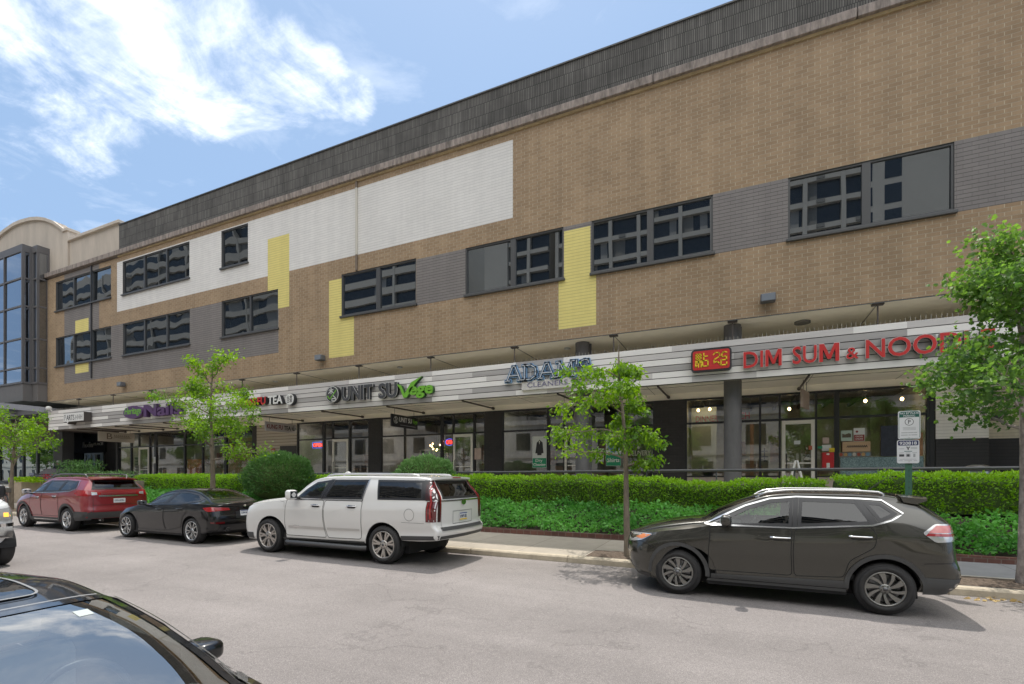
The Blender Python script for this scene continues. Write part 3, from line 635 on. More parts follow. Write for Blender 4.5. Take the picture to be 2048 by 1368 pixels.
def slab_mat(name, c, joint=1.55, off=0, var=.12):
    m, nt, b = nmat(name); N = nt.nodes; L = nt.links
    g = N.new('ShaderNodeNewGeometry'); mp = N.new('ShaderNodeMapping'); mp.inputs['Location'].default_value = (off, -11.45, 0); L.new(g.outputs['Position'], mp.inputs[0])
    t = N.new('ShaderNodeTexBrick'); L.new(mp.outputs[0], t.inputs['Vector']); t.offset = 0
    t.inputs['Color1'].default_value = rgb(c); t.inputs['Color2'].default_value = rgb([v*.9 for v in c]); t.inputs['Mortar'].default_value = rgb([v*.45 for v in c])
    t.inputs['Scale'].default_value = 1; t.inputs['Mortar Size'].default_value = .008; t.inputs['Brick Width'].default_value = joint; t.inputs['Row Height'].default_value = 1.7
    n = N.new('ShaderNodeTexNoise'); n.inputs['Scale'].default_value = 2.2; n.inputs['Detail'].default_value = 8; n.inputs['Roughness'].default_value = .7; L.new(g.outputs['Position'], n.inputs[0])
    r = N.new('ShaderNodeMapRange'); r.inputs['From Min'].default_value = .3; r.inputs['From Max'].default_value = .7; r.inputs['To Min'].default_value = 1-var; r.inputs['To Max'].default_value = 1+var; L.new(n.outputs['Fac'], r.inputs[0])
    hv = N.new('ShaderNodeVectorMath'); hv.operation = 'SCALE'; L.new(t.outputs['Color'], hv.inputs[0]); L.new(r.outputs[0], hv.inputs['Scale']); L.new(hv.outputs[0], b.inputs['Base Color'])
    b.inputs['Roughness'].default_value = .9; MATS[name] = m; return m
PAVE = slab_mat('warm_concrete_slabs', (.37,.325,.265)); PAVE2 = slab_mat('blue_grey_concrete_slabs', (.265,.262,.265), 2.2, 1.9)
def kerbs():
    random.seed(8)
    mb = MB(); x = -80.0
    pr = [(10.3, -.1), (10.315, .10), (10.34, .128), (10.37, .135), (10.48, .137), (10.48, -.1)]
    while x < 40:
        L = random.choice((1.7, 2.4, 3.05)); x1 = x+L-.014; dy = random.uniform(-.012, .012)
        mb.add([(x,a+dy,zg(x)+h) for a, h in pr]+[(x1,a+dy,zg(x1)+h) for a, h in pr],
               [(i, i+1, 7+i, 6+i) for i in range(5)]+[tuple(range(6))[::-1], tuple(range(6, 12))]); x += L
    mb.box(-80, 40, 10.33, 10.47, -.4, -.2); mb.build('kerb', [CONC], None, 'structure')
    sheet('pavement', -80, -1.94, 10.48, 13.1, .136, [PAVE], dz1=.19)
    sheet('pavement', -1.94, 40, 10.48, 13.1, .136, [PAVE2], dz1=.19)
    sheet('pavement', -1.9, 40, 11.36, 11.47, .1575+.004, [mat('sunlit_paving_strip', (.46,.42,.36), .85, var=.12, vscale=4)])  # sunlit strip at the building's shadow edge, put into a paler colour
    MUL = mat('tree_pit_mulch', (.115,.085,.062), .95, var=.5, vscale=22, bump=1, bscale=50)
    random.seed(3)
    for x0, x1 in ((-3.05, -.9), (2.55, 5.4), (-16.9, -15.0), (-30.2, -28.4)):
        mb = MB(); nx, ny = 26, 12
        vs = [(x0+(x1-x0)*i/nx, 10.50+.84*j/ny, zg(x0+(x1-x0)*i/nx)+.142+.0212*(.84*j/ny)+(random.uniform(.0, .035) if 0 < i < nx and 0 < j < ny else 0)) for j in range(ny+1) for i in range(nx+1)]
        mb.add(vs, [(j*(nx+1)+i, j*(nx+1)+i+1, (j+1)*(nx+1)+i+1, (j+1)*(nx+1)+i) for j in range(ny) for i in range(nx)], 0, False)
        mb.build('tree_pit', [MUL], None, 'structure')
    # brick edging of the planting bed
    RB = brick_mat('red_edging_brick', (.17,.075,.055), (.12,.055,.042), (.2,.15,.12), .2, bw=.21, rh=.12, stain=.25)
    mb = MB()
    for i in range(30):
        x0 = -26.5+i*1.6
        if x0 > 30: break
        x1 = x0+1.595; mb.add([(x0,13.1,zg(x0)+.1),(x1,13.1,zg(x1)+.1),(x1,13.1,zg(x1)+.325),(x0,13.1,zg(x0)+.325),(x1,13.24,zg(x1)+.325),(x0,13.24,zg(x0)+.325),(x0,13.24,zg(x0)+.1),(x1,13.24,zg(x1)+.1)],
                             [(0,1,2,3),(3,2,4,5),(0,3,5,6),(1,7,4,2)])
    label(mb.build('brick_edging', [RB]), 'low red brick edging along the front of the planting bed', 'edging')
    sheet('soil_bank', -27, 40, 13.24, 15.0, .30, [mat('soil', (.05,.038,.028), .95)], dz1=.98)
    sheet('soil_bank', -27, 40, 15.0, 15.95, .98, [mat('soil', (.05,.038,.028), .95)], dz1=1.0)
kerbs()

# ------------------------------------------------------------------ foliage
def leaf_mat(name, ca, cb, trans=.45, rough=.45):
    if name in MATS: return MATS[name]
    m, nt, b = nmat(name); N = nt.nodes; L = nt.links
    at = N.new('ShaderNodeAttribute'); at.attribute_name = 'tint'
    x = N.new('ShaderNodeMix'); x.data_type = 'RGBA'; L.new(at.outputs['Fac'], x.inputs[0]); x.inputs[6].default_value = rgb(ca); x.inputs[7].default_value = rgb(cb)
    L.new(x.outputs[2], b.inputs['Base Color']); b.inputs['Roughness'].default_value = rough; b.inputs['Specular IOR Level'].default_value = .4
    t = N.new('ShaderNodeBsdfTranslucent'); L.new(x.outputs[2], t.inputs[0])
    hs = N.new('ShaderNodeHueSaturation'); hs.inputs['Saturation'].default_value = 1.15; hs.inputs['Value'].default_value = 1.6; hs.inputs['Hue'].default_value = .493; L.new(x.outputs[2], hs.inputs['Color']); L.new(hs.outputs[0], t.inputs[0])
    mx = N.new('ShaderNodeMixShader'); mx.inputs[0].default_value = trans; L.new(b.outputs[0], mx.inputs[1]); L.new(t.outputs[0], mx.inputs[2]); L.new(mx.outputs[0], N['Material Output'].inputs[0])
    MATS[name] = m; return m
def rand_unit(rng, n):
    v = rng.normal(size=(n, 3)); return v/np.linalg.norm(v, axis=1, keepdims=True)
def leaves(name, P, D, size, width, m, parent=None, rng=None, fold=.25, shape='kite', tint=None, kind=None):
    """one folded leaf per point: P base points, D directions the leaf points in"""
    n = len(P); D = D/np.linalg.norm(D, axis=1, keepdims=True)
    U = rand_unit(rng, n); S = np.cross(D, U); S /= np.linalg.norm(S, axis=1, keepdims=True); Nn = np.cross(S, D)
    sz = (size*rng.uniform(.6, 1.25, n))[:, None]; w = sz*width
    if shape == 'kite':
        V = np.stack([P, P+D*sz*.45+S*w+Nn*w*fold, P+D*sz, P+D*sz*.45-S*w+Nn*w*fold], 1).reshape(-1, 3)
        b = np.arange(n)*4; F = np.concatenate([np.stack([b, b+1, b+2], 1), np.stack([b, b+2, b+3], 1)]); k = 4
    else:                                                     # broad lobed leaf
        V = np.stack([P, P+D*sz*.35+S*w*1.1+Nn*w*fold, P+D*sz*.62+S*w*.55, P+D*sz*.75+S*w*.95+Nn*w*fold*.6, P+D*sz*1.05-Nn*w*.25,
                      P+D*sz*.75-S*w*.95+Nn*w*fold*.6, P+D*sz*.62-S*w*.55, P+D*sz*.35-S*w*1.1+Nn*w*fold], 1).reshape(-1, 3)
        b = np.arange(n)*8; tr = [(0,1,2),(2,3,4),(0,2,4),(0,4,6),(4,5,6),(0,6,7)]; F = np.concatenate([np.stack([b+i, b+j, b+l], 1) for i, j, l in tr]); k = 8
    tn = rng.uniform(0, 1, n) if tint is None else np.clip(tint+rng.uniform(-.25, .25, n), 0, 1)
    o = new_from_np(name, V, F, [m], parent, None, False, np.repeat(tn, k))
    if kind: o['kind'] = kind
    return o
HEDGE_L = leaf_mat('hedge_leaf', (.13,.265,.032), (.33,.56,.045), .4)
IVY_L = leaf_mat('pachysandra_leaf', (.075,.24,.05), (.24,.55,.13), .35)
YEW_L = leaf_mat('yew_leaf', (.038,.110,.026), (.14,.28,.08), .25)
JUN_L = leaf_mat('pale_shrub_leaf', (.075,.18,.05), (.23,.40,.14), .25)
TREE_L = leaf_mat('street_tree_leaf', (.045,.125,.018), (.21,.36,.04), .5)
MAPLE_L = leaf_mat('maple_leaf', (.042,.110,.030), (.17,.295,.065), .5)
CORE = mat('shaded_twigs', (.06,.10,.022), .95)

def hedge(x0, x1, top, lab, seed, n_per_m=1150):
    """clipped hedge with soft shoulders; top(x) gives the crown height"""
    rng = np.random.default_rng(seed)
    T = thing('hedge', ((x0+x1)/2, 15.4, 1.0), lab, 'hedge', 'clipped hedges in front of the terrace')
    c = MB(); xs = np.arange(x0+.06, x1-.05, .25); xs = np.append(xs, x1-.06)
    sec = [(15.09, .95), (15.09, -.22), (15.18, -.09), (15.7, -.09), (15.80, -.2), (15.80, .95)]
    rows = [[(x, y, (1.0 if h > .5 else top(x)+h)) for y, h in sec] for x in xs]
    vs = [p for r in rows for p in r]; k = len(sec)
    c.add(vs, [(i*k+j, (i+1)*k+j, (i+1)*k+j+1, i*k+j+1) for i in range(len(rows)-1) for j in range(k-1)]+[tuple(range(k)), tuple(range((len(rows)-1)*k, len(rows)*k))[::-1]])
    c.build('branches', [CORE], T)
    n = int((x1-x0)*n_per_m); X = rng.uniform(x0, x1, n); s = rng.uniform(0, 2.0, n)
    tp = np.array([top(x) for x in X]); H = tp-1.0
    # unrolled section: 0..H front face, then the top
    front = rng.random(n) < .55
    lump = .035*np.sin(X*5.3+seed)+.03*np.sin(X*11+1.3)+.025*np.sin(X*2.1)
    Y = np.where(front, 15.04+rng.normal(0, .035, n)+lump*.7, rng.uniform(15.03, 15.86, n)); hh = rng.random(n)
    Z = np.where(front, 1.0+hh*(H-.04), tp-.03+rng.normal(0, .03, n)+lump*.6-.10*np.clip((15.14-Y)/.1, 0, 1))
    D = np.stack([rng.normal(0, .55, n), np.where(front, -.75, rng.normal(-.1, .5, n))+rng.normal(0, .35, n), np.where(front, .35, .9)+rng.normal(0, .4, n)], 1)
    tint = np.where(front, .22+.45*np.clip((Z-1.3)/.6, 0, 1), .9)+.12*np.sin(X*1.7+seed)-.1*np.sin(X*.9)  # skylight put into leaf tint: pale top, front darker downward
    E = rng.random(n) < .04; Z = np.where(E & ~front, Z+rng.uniform(.02, .07, n), Z)
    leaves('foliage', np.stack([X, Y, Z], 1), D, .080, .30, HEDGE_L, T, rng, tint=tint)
def top_l(x):
    # measured crown: level along the left, a dip where the shop column stands, then rising again
    pts = [(-28, 1.97), (-9, 1.90), (-3.2, 1.87), (-2.0, 1.80), (-1.2, 1.71), (-.3, 1.72), (.4, 1.79), (2.1, 1.80)]
    return float(np.interp(x, [p[0] for p in pts], [p[1] for p in pts]))
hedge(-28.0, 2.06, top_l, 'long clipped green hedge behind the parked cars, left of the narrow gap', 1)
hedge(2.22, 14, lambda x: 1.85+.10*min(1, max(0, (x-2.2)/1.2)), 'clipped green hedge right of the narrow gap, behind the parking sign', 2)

def ground_cover():
    rng = np.random.default_rng(4); n = 52000
    X = rng.uniform(-26.8, 14, n); t = rng.uniform(0, 1, n)
    Y = 13.22+t*1.80; Z = zg(0)-.0088*X+.33+t*.66+.10*np.sin(X*2.3+Y*3)*.5+.05*np.sin(X*6.1-Y*5)+rng.normal(.04, .05, n)
    D = np.stack([rng.normal(0, .8, n), rng.normal(-.5, .6, n), rng.normal(.35, .45, n)], 1)
    o = leaves('ground_cover', np.stack([X, Y, Z], 1), D, .105, .34, IVY_L, None, rng, tint=.45+.3*np.sin(X*1.3+Y*2.2)*np.sin(X*.37), kind='stuff')
    return o
ground_cover()
def bush(x, y, zb, rx, ry, rz, lab, seed, m, n, sz):
    rng = np.random.default_rng(seed)
    T = thing('bush', (x, y, zb), lab, 'bush')
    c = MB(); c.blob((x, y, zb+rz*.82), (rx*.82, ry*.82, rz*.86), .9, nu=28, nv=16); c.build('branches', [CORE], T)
    d = rand_unit(rng, n); d[:, 2] = np.where(d[:, 2] < -.55, -d[:, 2], d[:, 2])
    lump = 1+.07*np.sin(d[:, 0]*7+seed)*np.sin(d[:, 2]*6+1)+.05*np.sin(d[:, 0]*15+d[:, 2]*13)
    r = (rng.uniform(.84, 1.0, n)*lump)[:, None]; sp = rng.random(n) < .05; r[sp] *= 1.06
    P = np.array([x, y, zb+rz*.85])+d*r*np.array([rx, ry, rz*1.02])
    D = d*np.array([1, 1, .8])+rng.normal(0, .45, (n, 3))+np.array([0, 0, .45])
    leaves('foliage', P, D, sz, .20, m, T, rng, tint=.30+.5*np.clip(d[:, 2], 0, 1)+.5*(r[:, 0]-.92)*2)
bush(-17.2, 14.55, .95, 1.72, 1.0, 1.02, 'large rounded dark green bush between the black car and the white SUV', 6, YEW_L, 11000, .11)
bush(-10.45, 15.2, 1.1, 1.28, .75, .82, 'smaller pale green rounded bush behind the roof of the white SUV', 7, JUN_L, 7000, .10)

# ------------------------------------------------------------------ street trees
BARK = mat('grey_brown_bark', (.19,.155,.115), .9, var=.35, vscale=14, stretch=(1,1,.35), bump=.5, bscale=30)
BARK_R = mat('pale_spotted_bark', (.34,.29,.26), .9, var=.5, vscale=9, stretch=(1,1,.6), bump=.6, bscale=26)
def tree(x, y, zb, h, first, spread, r, lab, seed, leaf_n, leaf_s, lm, bark, shape='kite', lean=(0, 0), limbs=11, drop=0, width=.30, bias=0, up=.55, scat=.055):
    rng = np.random.default_rng(seed)
    T = thing('street_tree', (x, y, zb), lab, 'tree', 'street trees along the kerb')
    mb = MB(); n = 14; pth = []; rad = []
    for i in range(n+1):
        t = i/n; pth.append((x+lean[0]*t+.05*math.sin(t*7+seed)*t, y+lean[1]*t+.05*math.cos(t*6+seed)*t, zb+h*.93*t)); rad.append(r*(1.25 if i == 0 else 1)*(1-.86*t**1.1))
    mb.tube(pth, rad, 12)
    tips = []
    for i in range(limbs):
        t = first/h+(.93-first/h)*((i+.3)/limbs)**.95; k = min(n-1, int(t*n)); fr = t*n-k
        p0 = Vector(pth[k]).lerp(Vector(pth[k+1]), fr); az = i*2.4+rng.uniform(-.4, .4)
        L = spread*(1.0-bias*math.cos(az))*(1.0-.55*((t-first/h)/(1-first/h))**1.5)*rng.uniform(.75, 1.12)
        e = up+rng.uniform(-.15, .25); d = Vector((math.cos(az), math.sin(az), e)).normalized()
        P = [p0]; q = p0.copy()
        for s in range(6):
            d = (d+Vector(rng.normal(0, .16, 3))+Vector((0, 0, .03-drop*s*.03))).normalized(); q = q+d*L/6; P.append(q.copy())
        rr = r*.42*(1-.6*t)
        mb.tube(P, [rr*(1-.13*s) for s in range(7)], 7)
        for s in range(2, 7):
            for j in range(2 if s < 6 else 3):
                a2 = rng.uniform(0, 6.28); dd = (d*.7+Vector((math.cos(a2), math.sin(a2), rng.uniform(-.3, .7)))*.9).normalized(); l2 = L*rng.uniform(.18, .42)
                b = P[s]; c = b+dd*l2*.5+Vector((0, 0, -.02)); e2 = b+dd*l2+Vector((0, 0, -.06*drop))
                mb.tube([b, c, e2], [rr*.34, rr*.24, rr*.12], 5); tips += [(b, c, e2)]
    tk = mb.build('trunk', [bark], T)
    tp = np.array([[list(v) for v in q] for q in tips]); m = leaf_n
    ids = rng.integers(0, len(tp), m); u = rng.uniform(.25, 1.15, m)[:, None]
    P = tp[ids, 0]+(tp[ids, 2]-tp[ids, 0])*u+rng.normal(0, spread*scat, (m, 3))
    D = (tp[ids, 2]-tp[ids, 0]); D /= np.linalg.norm(D, axis=1, keepdims=True); D = D*.5+rng.normal(0, .65, (m, 3))+np.array([0, 0, -.35-drop*.4])
    cl = np.sin(ids*12.9898)*.5+.5
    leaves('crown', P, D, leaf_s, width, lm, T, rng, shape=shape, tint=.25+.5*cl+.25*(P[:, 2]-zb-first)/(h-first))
    return T
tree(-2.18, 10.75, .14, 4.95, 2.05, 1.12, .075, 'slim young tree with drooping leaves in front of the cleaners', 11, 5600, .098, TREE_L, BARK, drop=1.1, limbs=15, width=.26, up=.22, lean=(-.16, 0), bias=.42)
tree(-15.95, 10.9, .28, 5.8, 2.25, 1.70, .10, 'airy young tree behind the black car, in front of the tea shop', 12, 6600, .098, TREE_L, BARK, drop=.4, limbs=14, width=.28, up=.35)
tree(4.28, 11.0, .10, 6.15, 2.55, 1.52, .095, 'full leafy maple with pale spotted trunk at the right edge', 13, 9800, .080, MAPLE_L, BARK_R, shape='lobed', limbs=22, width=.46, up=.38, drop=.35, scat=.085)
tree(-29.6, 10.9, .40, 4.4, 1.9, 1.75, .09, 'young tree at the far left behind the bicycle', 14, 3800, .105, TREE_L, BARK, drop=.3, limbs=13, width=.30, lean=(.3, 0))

# ------------------------------------------------------------------ railing, planter, stairs
def railing():
    T = thing('pipe_railing', (-10, 15.98, 1.33), 'long dark pipe railing running behind the hedge', 'railing')
    M = mat('charcoal_pipe', (.075,.075,.08), .4)
    zt = lambda x: 1.99+.0035*(x+27)
    mb = MB(); mb.cyl((-40.3, 15.98, zt(-40.3)), (14, 15.98, zt(14)), .042, n=14); mb.build('top_rail', [M], T)
    for x in np.arange(-39.2, 14, 2.03):
        p = MB(); p.cyl((x, 15.98, 1.2), (x, 15.98, zt(x)-.03), .022, n=10); p.build('post', [M], T)
railing()
def stair_corner():
    CB = mat('board_marked_concrete', (.40,.32,.235), .85, var=.12, vscale=4); CD = mat('grey_planter_concrete', (.23,.19,.155), .85, var=.12, vscale=3)
    T = thing('concrete_planter', (-32, 14.2, .3), 'board marked concrete planter with bright green and red flowers by the stairs', 'planter')
    mb = MB(); mb.bbox(-36.7, -35.3, 13.4, 15.9, .1, 1.68, .02); mb.build('front_box', [CB], T)
    mb = MB(); mb.bbox(-35.3, -27.1, 14.25, 15.9, .1, 1.70, .02); mb.build('long_box', [CD], T)
    rng = np.random.default_rng(21)
    def tuft(name, x0, x1, y0, y1, z, h, n, m, sz, w=.3):
        P = np.stack([rng.uniform(x0, x1, n), rng.uniform(y0, y1, n), z+rng.uniform(0, 1, n)**1.5*h], 1)
        D = rng.normal(0, .6, (n, 3))+np.array([0, -.25, .6]); o = leaves(name, P, D, sz, w, m, None, rng); return o
    LIME = leaf_mat('lime_leaf', (.16,.32,.01), (.36,.55,.02), .4)
    label(tuft('trailing_plant', -36.6, -34.6, 13.35, 14.2, 1.60, .24, 900, LIME, .12), 'bright lime green trailing plant spilling over the concrete planter', 'plant')
    RED = leaf_mat('red_petal', (.35,.01,.02), (.6,.03,.05), .3)
    label(tuft('flowers', -34.9, -34.4, 14.0, 14.4, 1.8, .22, 90, RED, .07), 'small red flowers at the end of the lime green planting', 'flowers', None, 'stuff')
    label(tuft('shrub', -34.5, -31.6, 14.4, 15.6, 1.6, 1.15, 2600, YEW_L, .16, .12), 'feathery dark green shrub in the planter behind the red car', 'shrub')
    label(tuft('shrub', -31.5, -28.2, 14.4, 15.6, 1.6, .55, 1500, JUN_L, .14, .14), 'low pale green shrub in the planter above the roof of the red car', 'shrub')
    BR = brick_mat('red_stair_brick', (.19,.085,.06), (.14,.065,.05), (.22,.17,.14), .3, bw=.21, rh=.075)
    mb = MB()
    for i in range(7): mb.box(-42.5, -36.9, 13.6+i*.32, 16, .2, .36+(i+1)*.145)
    mb.build('stairs', [BR], None, 'structure')
    R = thing('stair_handrail', (-38.5, 14, .6), 'black sloping handrail beside the stairs at the far left', 'handrail')
    mb = MB(); mb.tube([(-38.9,12.9,1.0), (-38.6,13.3,1.35), (-37.8,15.0,2.02), (-37.6,15.6,2.06)], .03, 10); mb.build('rail', [BLACKF], R)
    for x, y, z in ((-38.55,13.45,1.42), (-37.9,14.8,1.95)):
        p = MB(); p.cyl((x,y,.4), (x,y,z), .02, n=8); p.build('post', [BLACKF], R)
stair_corner()

# ------------------------------------------------------------------ the other side of the street (seen mirrored in the glass)
def opposite():
    WALL = mat('pale_tower_concrete', (.42,.39,.34), .8, var=.05, vscale=.3); DG = mat('dark_tower_glass', (.02,.027,.035), .1); RAILM = mat('balcony_shade', (.2,.19,.17), .8)
    def tower(name, lab, x0, x1, y, z1, bay, floor, blank=None, par=.12):
        mb = MB(); mb.box(x0, x1, y-20, y-.8, 0, z1, 0)
        for f in range(1, int(z1/floor)):
            mb.box(x0, x1, y-.8, y, f*floor-.5, f*floor+par, 0); mb.box(x0, x1, y-.79, y-.6, f*floor+par, (f+1)*floor-.5, 1)
        k = int((x1-x0)/bay)
        for i in range(k+1): mb.box(x0+i*bay-.25, x0+i*bay+.25, y-.8, y+.06, 0, z1, 0)
        for f in range(1, int(z1/floor)):
            for i in range(k):
                q = (i*7+f*3+i*f) % 11
                if q < 4: mb.box(x0+i*bay+.3, x0+(i+.25+.08*q)*bay, y-.6, y-.55, f*floor+par, (f+1)*floor-.5, 2)
                if q in (2, 5, 7): mb.box(x0+(i+.62)*bay, x0+(i+.85)*bay, y-.62, y-.56, f*floor+par, (f+1)*floor-.5, 3)
                if q in (1, 6, 8): mb.box(x0+(i+.3)*bay, x0+(i+.3)*bay+.9, y-.3, y+.12, f*floor-.35, f*floor+.1, 2)
        if blank:
            mb.box(blank[0], blank[1], y-1, y+.3, 0, z1, 0)
            if blank[1]-blank[0] > 6:
                for f in range(1, int(z1/floor)): mb.box(blank[0]+1.9, blank[0]+3.5, y+.2, y+.33, f*floor+.35, f*floor+2.6, 1); mb.box(blank[0]+.2, blank[0]+.7, y+.2, y+.33, f*floor+.35, f*floor+2.6, 1)
        return label(mb.build(name, [WALL, DG, RAILM, mat('curtain_pale', (.30,.29,.27), .8)]), lab, 'building')
    tower('apartment_tower', 'pale gridded apartment tower across the street, mirrored in the windows over the restaurant', -25, 26, -40, 48, 4.1, 3.0, (14.5, 23))
    tower('apartment_tower', 'narrow pale balcony tower across the street, mirrored in the window beside the yellow panel', -37.0, -26.5, -40, 46, 3.6, 3.0, (-37.0, -33.0))
    tower('apartment_tower', 'long pale apartment block across the street, mirrored in the left hand windows', -180, -48, -44, 60, 15, 3.4, par=.75)
    mb = MB(); mb.box(-260, 45, -22, -13, 0, 8.2)
    for i in range(64):
        x = -258+i*4.7; mb.box(x, x+1.9, -13.1, -12.97, 1.0, 3.4, 1); mb.box(x+.9, x+1.0, -13.2, -12.95, 1.0, 3.4, 0); mb.box(x, x+1.7, -13.1, -12.97, 4.9, 6.8, 1)
    mb.box(-260, 45, -13.4, -12.8, 7.7, 8.2); mb.box(-260, 45, -13.15, -12.9, 4.0, 4.3)
    label(mb.build('townhouse_row', [mat('white_stucco', (.72,.70,.66), .85, var=.06, vscale=.5), DG]), 'low white row of shops across the street, mirrored in the shop windows', 'building')
    sheet('pavement', -120, 60, -13, -1.4, .13, [PAVE])
opposite()
def copy_tree(root, loc, rz, sc):
    r = root.copy(); COL.objects.link(r); r.location = loc; r.rotation_euler.z = rz; r.scale = (sc, sc, sc)
    for ch in root.children:
        c = ch.copy(); COL.objects.link(c); c.parent = r
    return r
far_tree = tree(4.5, -7.0, .1, 7.5, 2.2, 2.9, .14, 'leafy tree across the street, seen only mirrored in the shop glass', 15, 5200, .22, MAPLE_L, BARK, limbs=16)
for i, x in enumerate((10.5, 16.5, -8.5, -50, -60, -72, -84, -97, -112)):
    copy_tree(far_tree, (x, -7.0+.6*math.sin(i*2.1), .1), i*1.3, 1+.14*math.sin(i*1.7))
# ------------------------------------------------------------------ signs on the canopy
YF = 16.40
DARKM = mat('sign_return_dark', (.025,.025,.028), .5); WHITE = mat('sign_white', (.72,.71,.68), .5); RED = mat('sign_red', (.52,.030,.028), .4)
NAVY = mat('sign_navy', (.035,.055,.095), .4); LBLUE = mat('sign_light_blue', (.22,.38,.58), .4); GREEN = mat('sign_green', (.16,.42,.035), .4)
PURP = mat('sign_purple', (.085,.035,.115), .5); GREYM = mat('sign_charcoal', (.060,.060,.066), .45); YELLOW = mat('sign_yellow', (.78,.60,.03), .4)
def sign(name, lab, x, z, group=None): return thing(name, (x, YF, z), lab, 'sign', group)
def letters(name, body, x0, x1, z0, z1, face, side, parent, bold=.02, depth=.14, standoff=.03, edge=None):
    """channel letters: dark returns with a coloured face, optional thin pale edge behind the face"""
    MG = lambda a, b, g: [(a+(b-a)*u-(g if u < .5 else -g)*(u in (0, 1)), z0+(z1-z0)*v+(g if v == 1 else (-g if v == 0 else 0))) for u, v in ((0,0),(0,1),(.24,1),(.5,.40),(.76,1),(1,1),(1,0),(.81,0),(.81,.70),(.58,.14),(.42,.14),(.19,.70),(.19,0))]
    tail = None
    if body.endswith('M') and len(body) == 3:                 # the M drawn as its own outline
        mw = (x1-x0)*.42; tail = (x1-mw, x1); body = body[:-1]; x1 = x1-mw-.06
    mb = MB(); put_text(mb, body, x0, x1, z0, z1, facade(YF), standoff, depth, 0, bold)
    if tail: mb.prism(MG(*tail, 0), facade(YF), standoff, depth)
    o = mb.build(name, [side], parent)
    f = MB()
    if edge:
        put_text(f, body, x0-.012, x1+.012, z0-.012, z1+.012, facade(YF), depth+.001, depth+.008, 1, bold+.012)
        if tail: f.prism(MG(*tail, .014), facade(YF), depth+.001, depth+.008, 1)
    put_text(f, body, x0, x1, z0, z1, facade(YF), depth+.009, depth+.02, 0, bold)
    if tail: f.prism(MG(*tail, 0), facade(YF), depth+.009, depth+.02, 0)
    f.build('lettering_face', [face]+([edge] if edge else []), o)
    return o
# artist sign with speech-bubble tail
T = sign('shop_sign', 'small white sign shaped like a speech bubble at the left end of the canopy', -35.9, 5.1)
mb = MB(); mb.prism([(-36.98,5.17),(-36.62,5.17),(-36.5,5.03),(-36.38,5.17),(-34.75,5.17),(-34.75,5.70),(-36.98,5.70)], facade(YF), .04, .42); mb.build('sign_box', [mat('sign_box_brown', (.06,.05,.045), .5)], T)
mb = MB(); mb.prism([(-36.96,5.19),(-36.60,5.19),(-36.5,5.07),(-36.40,5.19),(-34.77,5.19),(-34.77,5.68),(-36.96,5.68)], facade(YF), .421, .43); fo = mb.build('sign_face', [WHITE], T)
mb = MB(); put_text(mb, 'ARTS', -36.62, -35.75, 5.26, 5.58, facade(YF), .431, .438); 
strokes(mb, [[(-36.86,5.28),(-36.86,5.58),(-36.72,5.58),(-36.72,5.42)]], facade(YF), .012, .431, 0, .006)
for k in range(3):
    strokes(mb, [[(-35.6+k*.26,5.28+.02*(k % 2)),(-35.6+k*.26,5.54)],[(-35.6+k*.26,5.41),(-35.44+k*.26,5.41)],[(-35.44+k*.26,5.28),(-35.44+k*.26,5.56)]], facade(YF), .011, .431, 0, .006)
mb.build('lettering', [GREYM], fo)
T = sign('shop_sign', 'purple oval sign with bright green script and purple letters, left half of the canopy', -28.6, 5.1)
mb = MB(); mb.prism(ellipse(-30.3, 5.44, .88, .35, 40), facade(YF), .03, .24, smooth=True); o = mb.build('oval_panel', [PURP], T)
mb = MB(); put_text(mb, 'Heritage', -31.05, -29.55, 5.22, 5.70, facade(YF), .241, .25, 0, .012, .12); mb.build('script_lettering', [GREEN], o)
letters('lettering', 'Nails', -29.3, -26.1, 5.12, 5.78, PURP, mat('sign_purple_return', (.05,.02,.07), .5), T, .03, .22)
T = sign('shop_sign', 'red and white raised letters with a round white emblem, partly behind the airy tree', -20, 5.2)
letters('lettering', 'KUNG', -21.78, -20.62, 5.24, 5.60, RED, DARKM, T, .03, .2); letters('lettering', 'FU', -20.50, -19.95, 5.24, 5.61, RED, DARKM, T, .03, .2)
letters('lettering', 'TEA', -19.80, -18.86, 5.23, 5.62, WHITE, DARKM, T, .03, .2)
mb = MB(); mb.prism(ellipse(-18.42, 5.39, .27, .27, 36), facade(YF), .03, .2, smooth=True); o = mb.build('round_emblem', [DARKM], T)
mb = MB(); mb.prism(ellipse(-18.42, 5.39, .255, .255, 36), facade(YF), .201, .212); f = mb.build('emblem_face', [WHITE], T)
def cha(mb, cx, cz, s, fn, w, r):
    # two small characters drawn as strokes
    L = [[(-.9,.5),(-.1,.5)],[(-.5,.9),(-.5,.1)],[(-.9,.1),(-.1,.1)],[(-.8,-.2),(-.2,-.2),(-.2,-.8),(-.8,-.8),(-.8,-.2)],[(.1,.6),(.9,.6)],[(.35,.9),(.35,.4)],[(.65,.9),(.65,.4)],
         [(.5,.4),(.1,-.05)],[(.5,.4),(.9,-.05)],[(.15,-.2),(.85,-.2)],[(.5,-.05),(.5,-.85)],[(.45,-.35),(.15,-.7)],[(.55,-.35),(.85,-.7)]]
    strokes(mb, [[(cx+a*s, cz+b*s) for a, b in l] for l in L], fn, r, w, 0, .006)
mb = MB(); cha(mb, -18.42, 5.39, .18, facade(YF), .213, .010); mb.build('lettering', [GREYM], f)
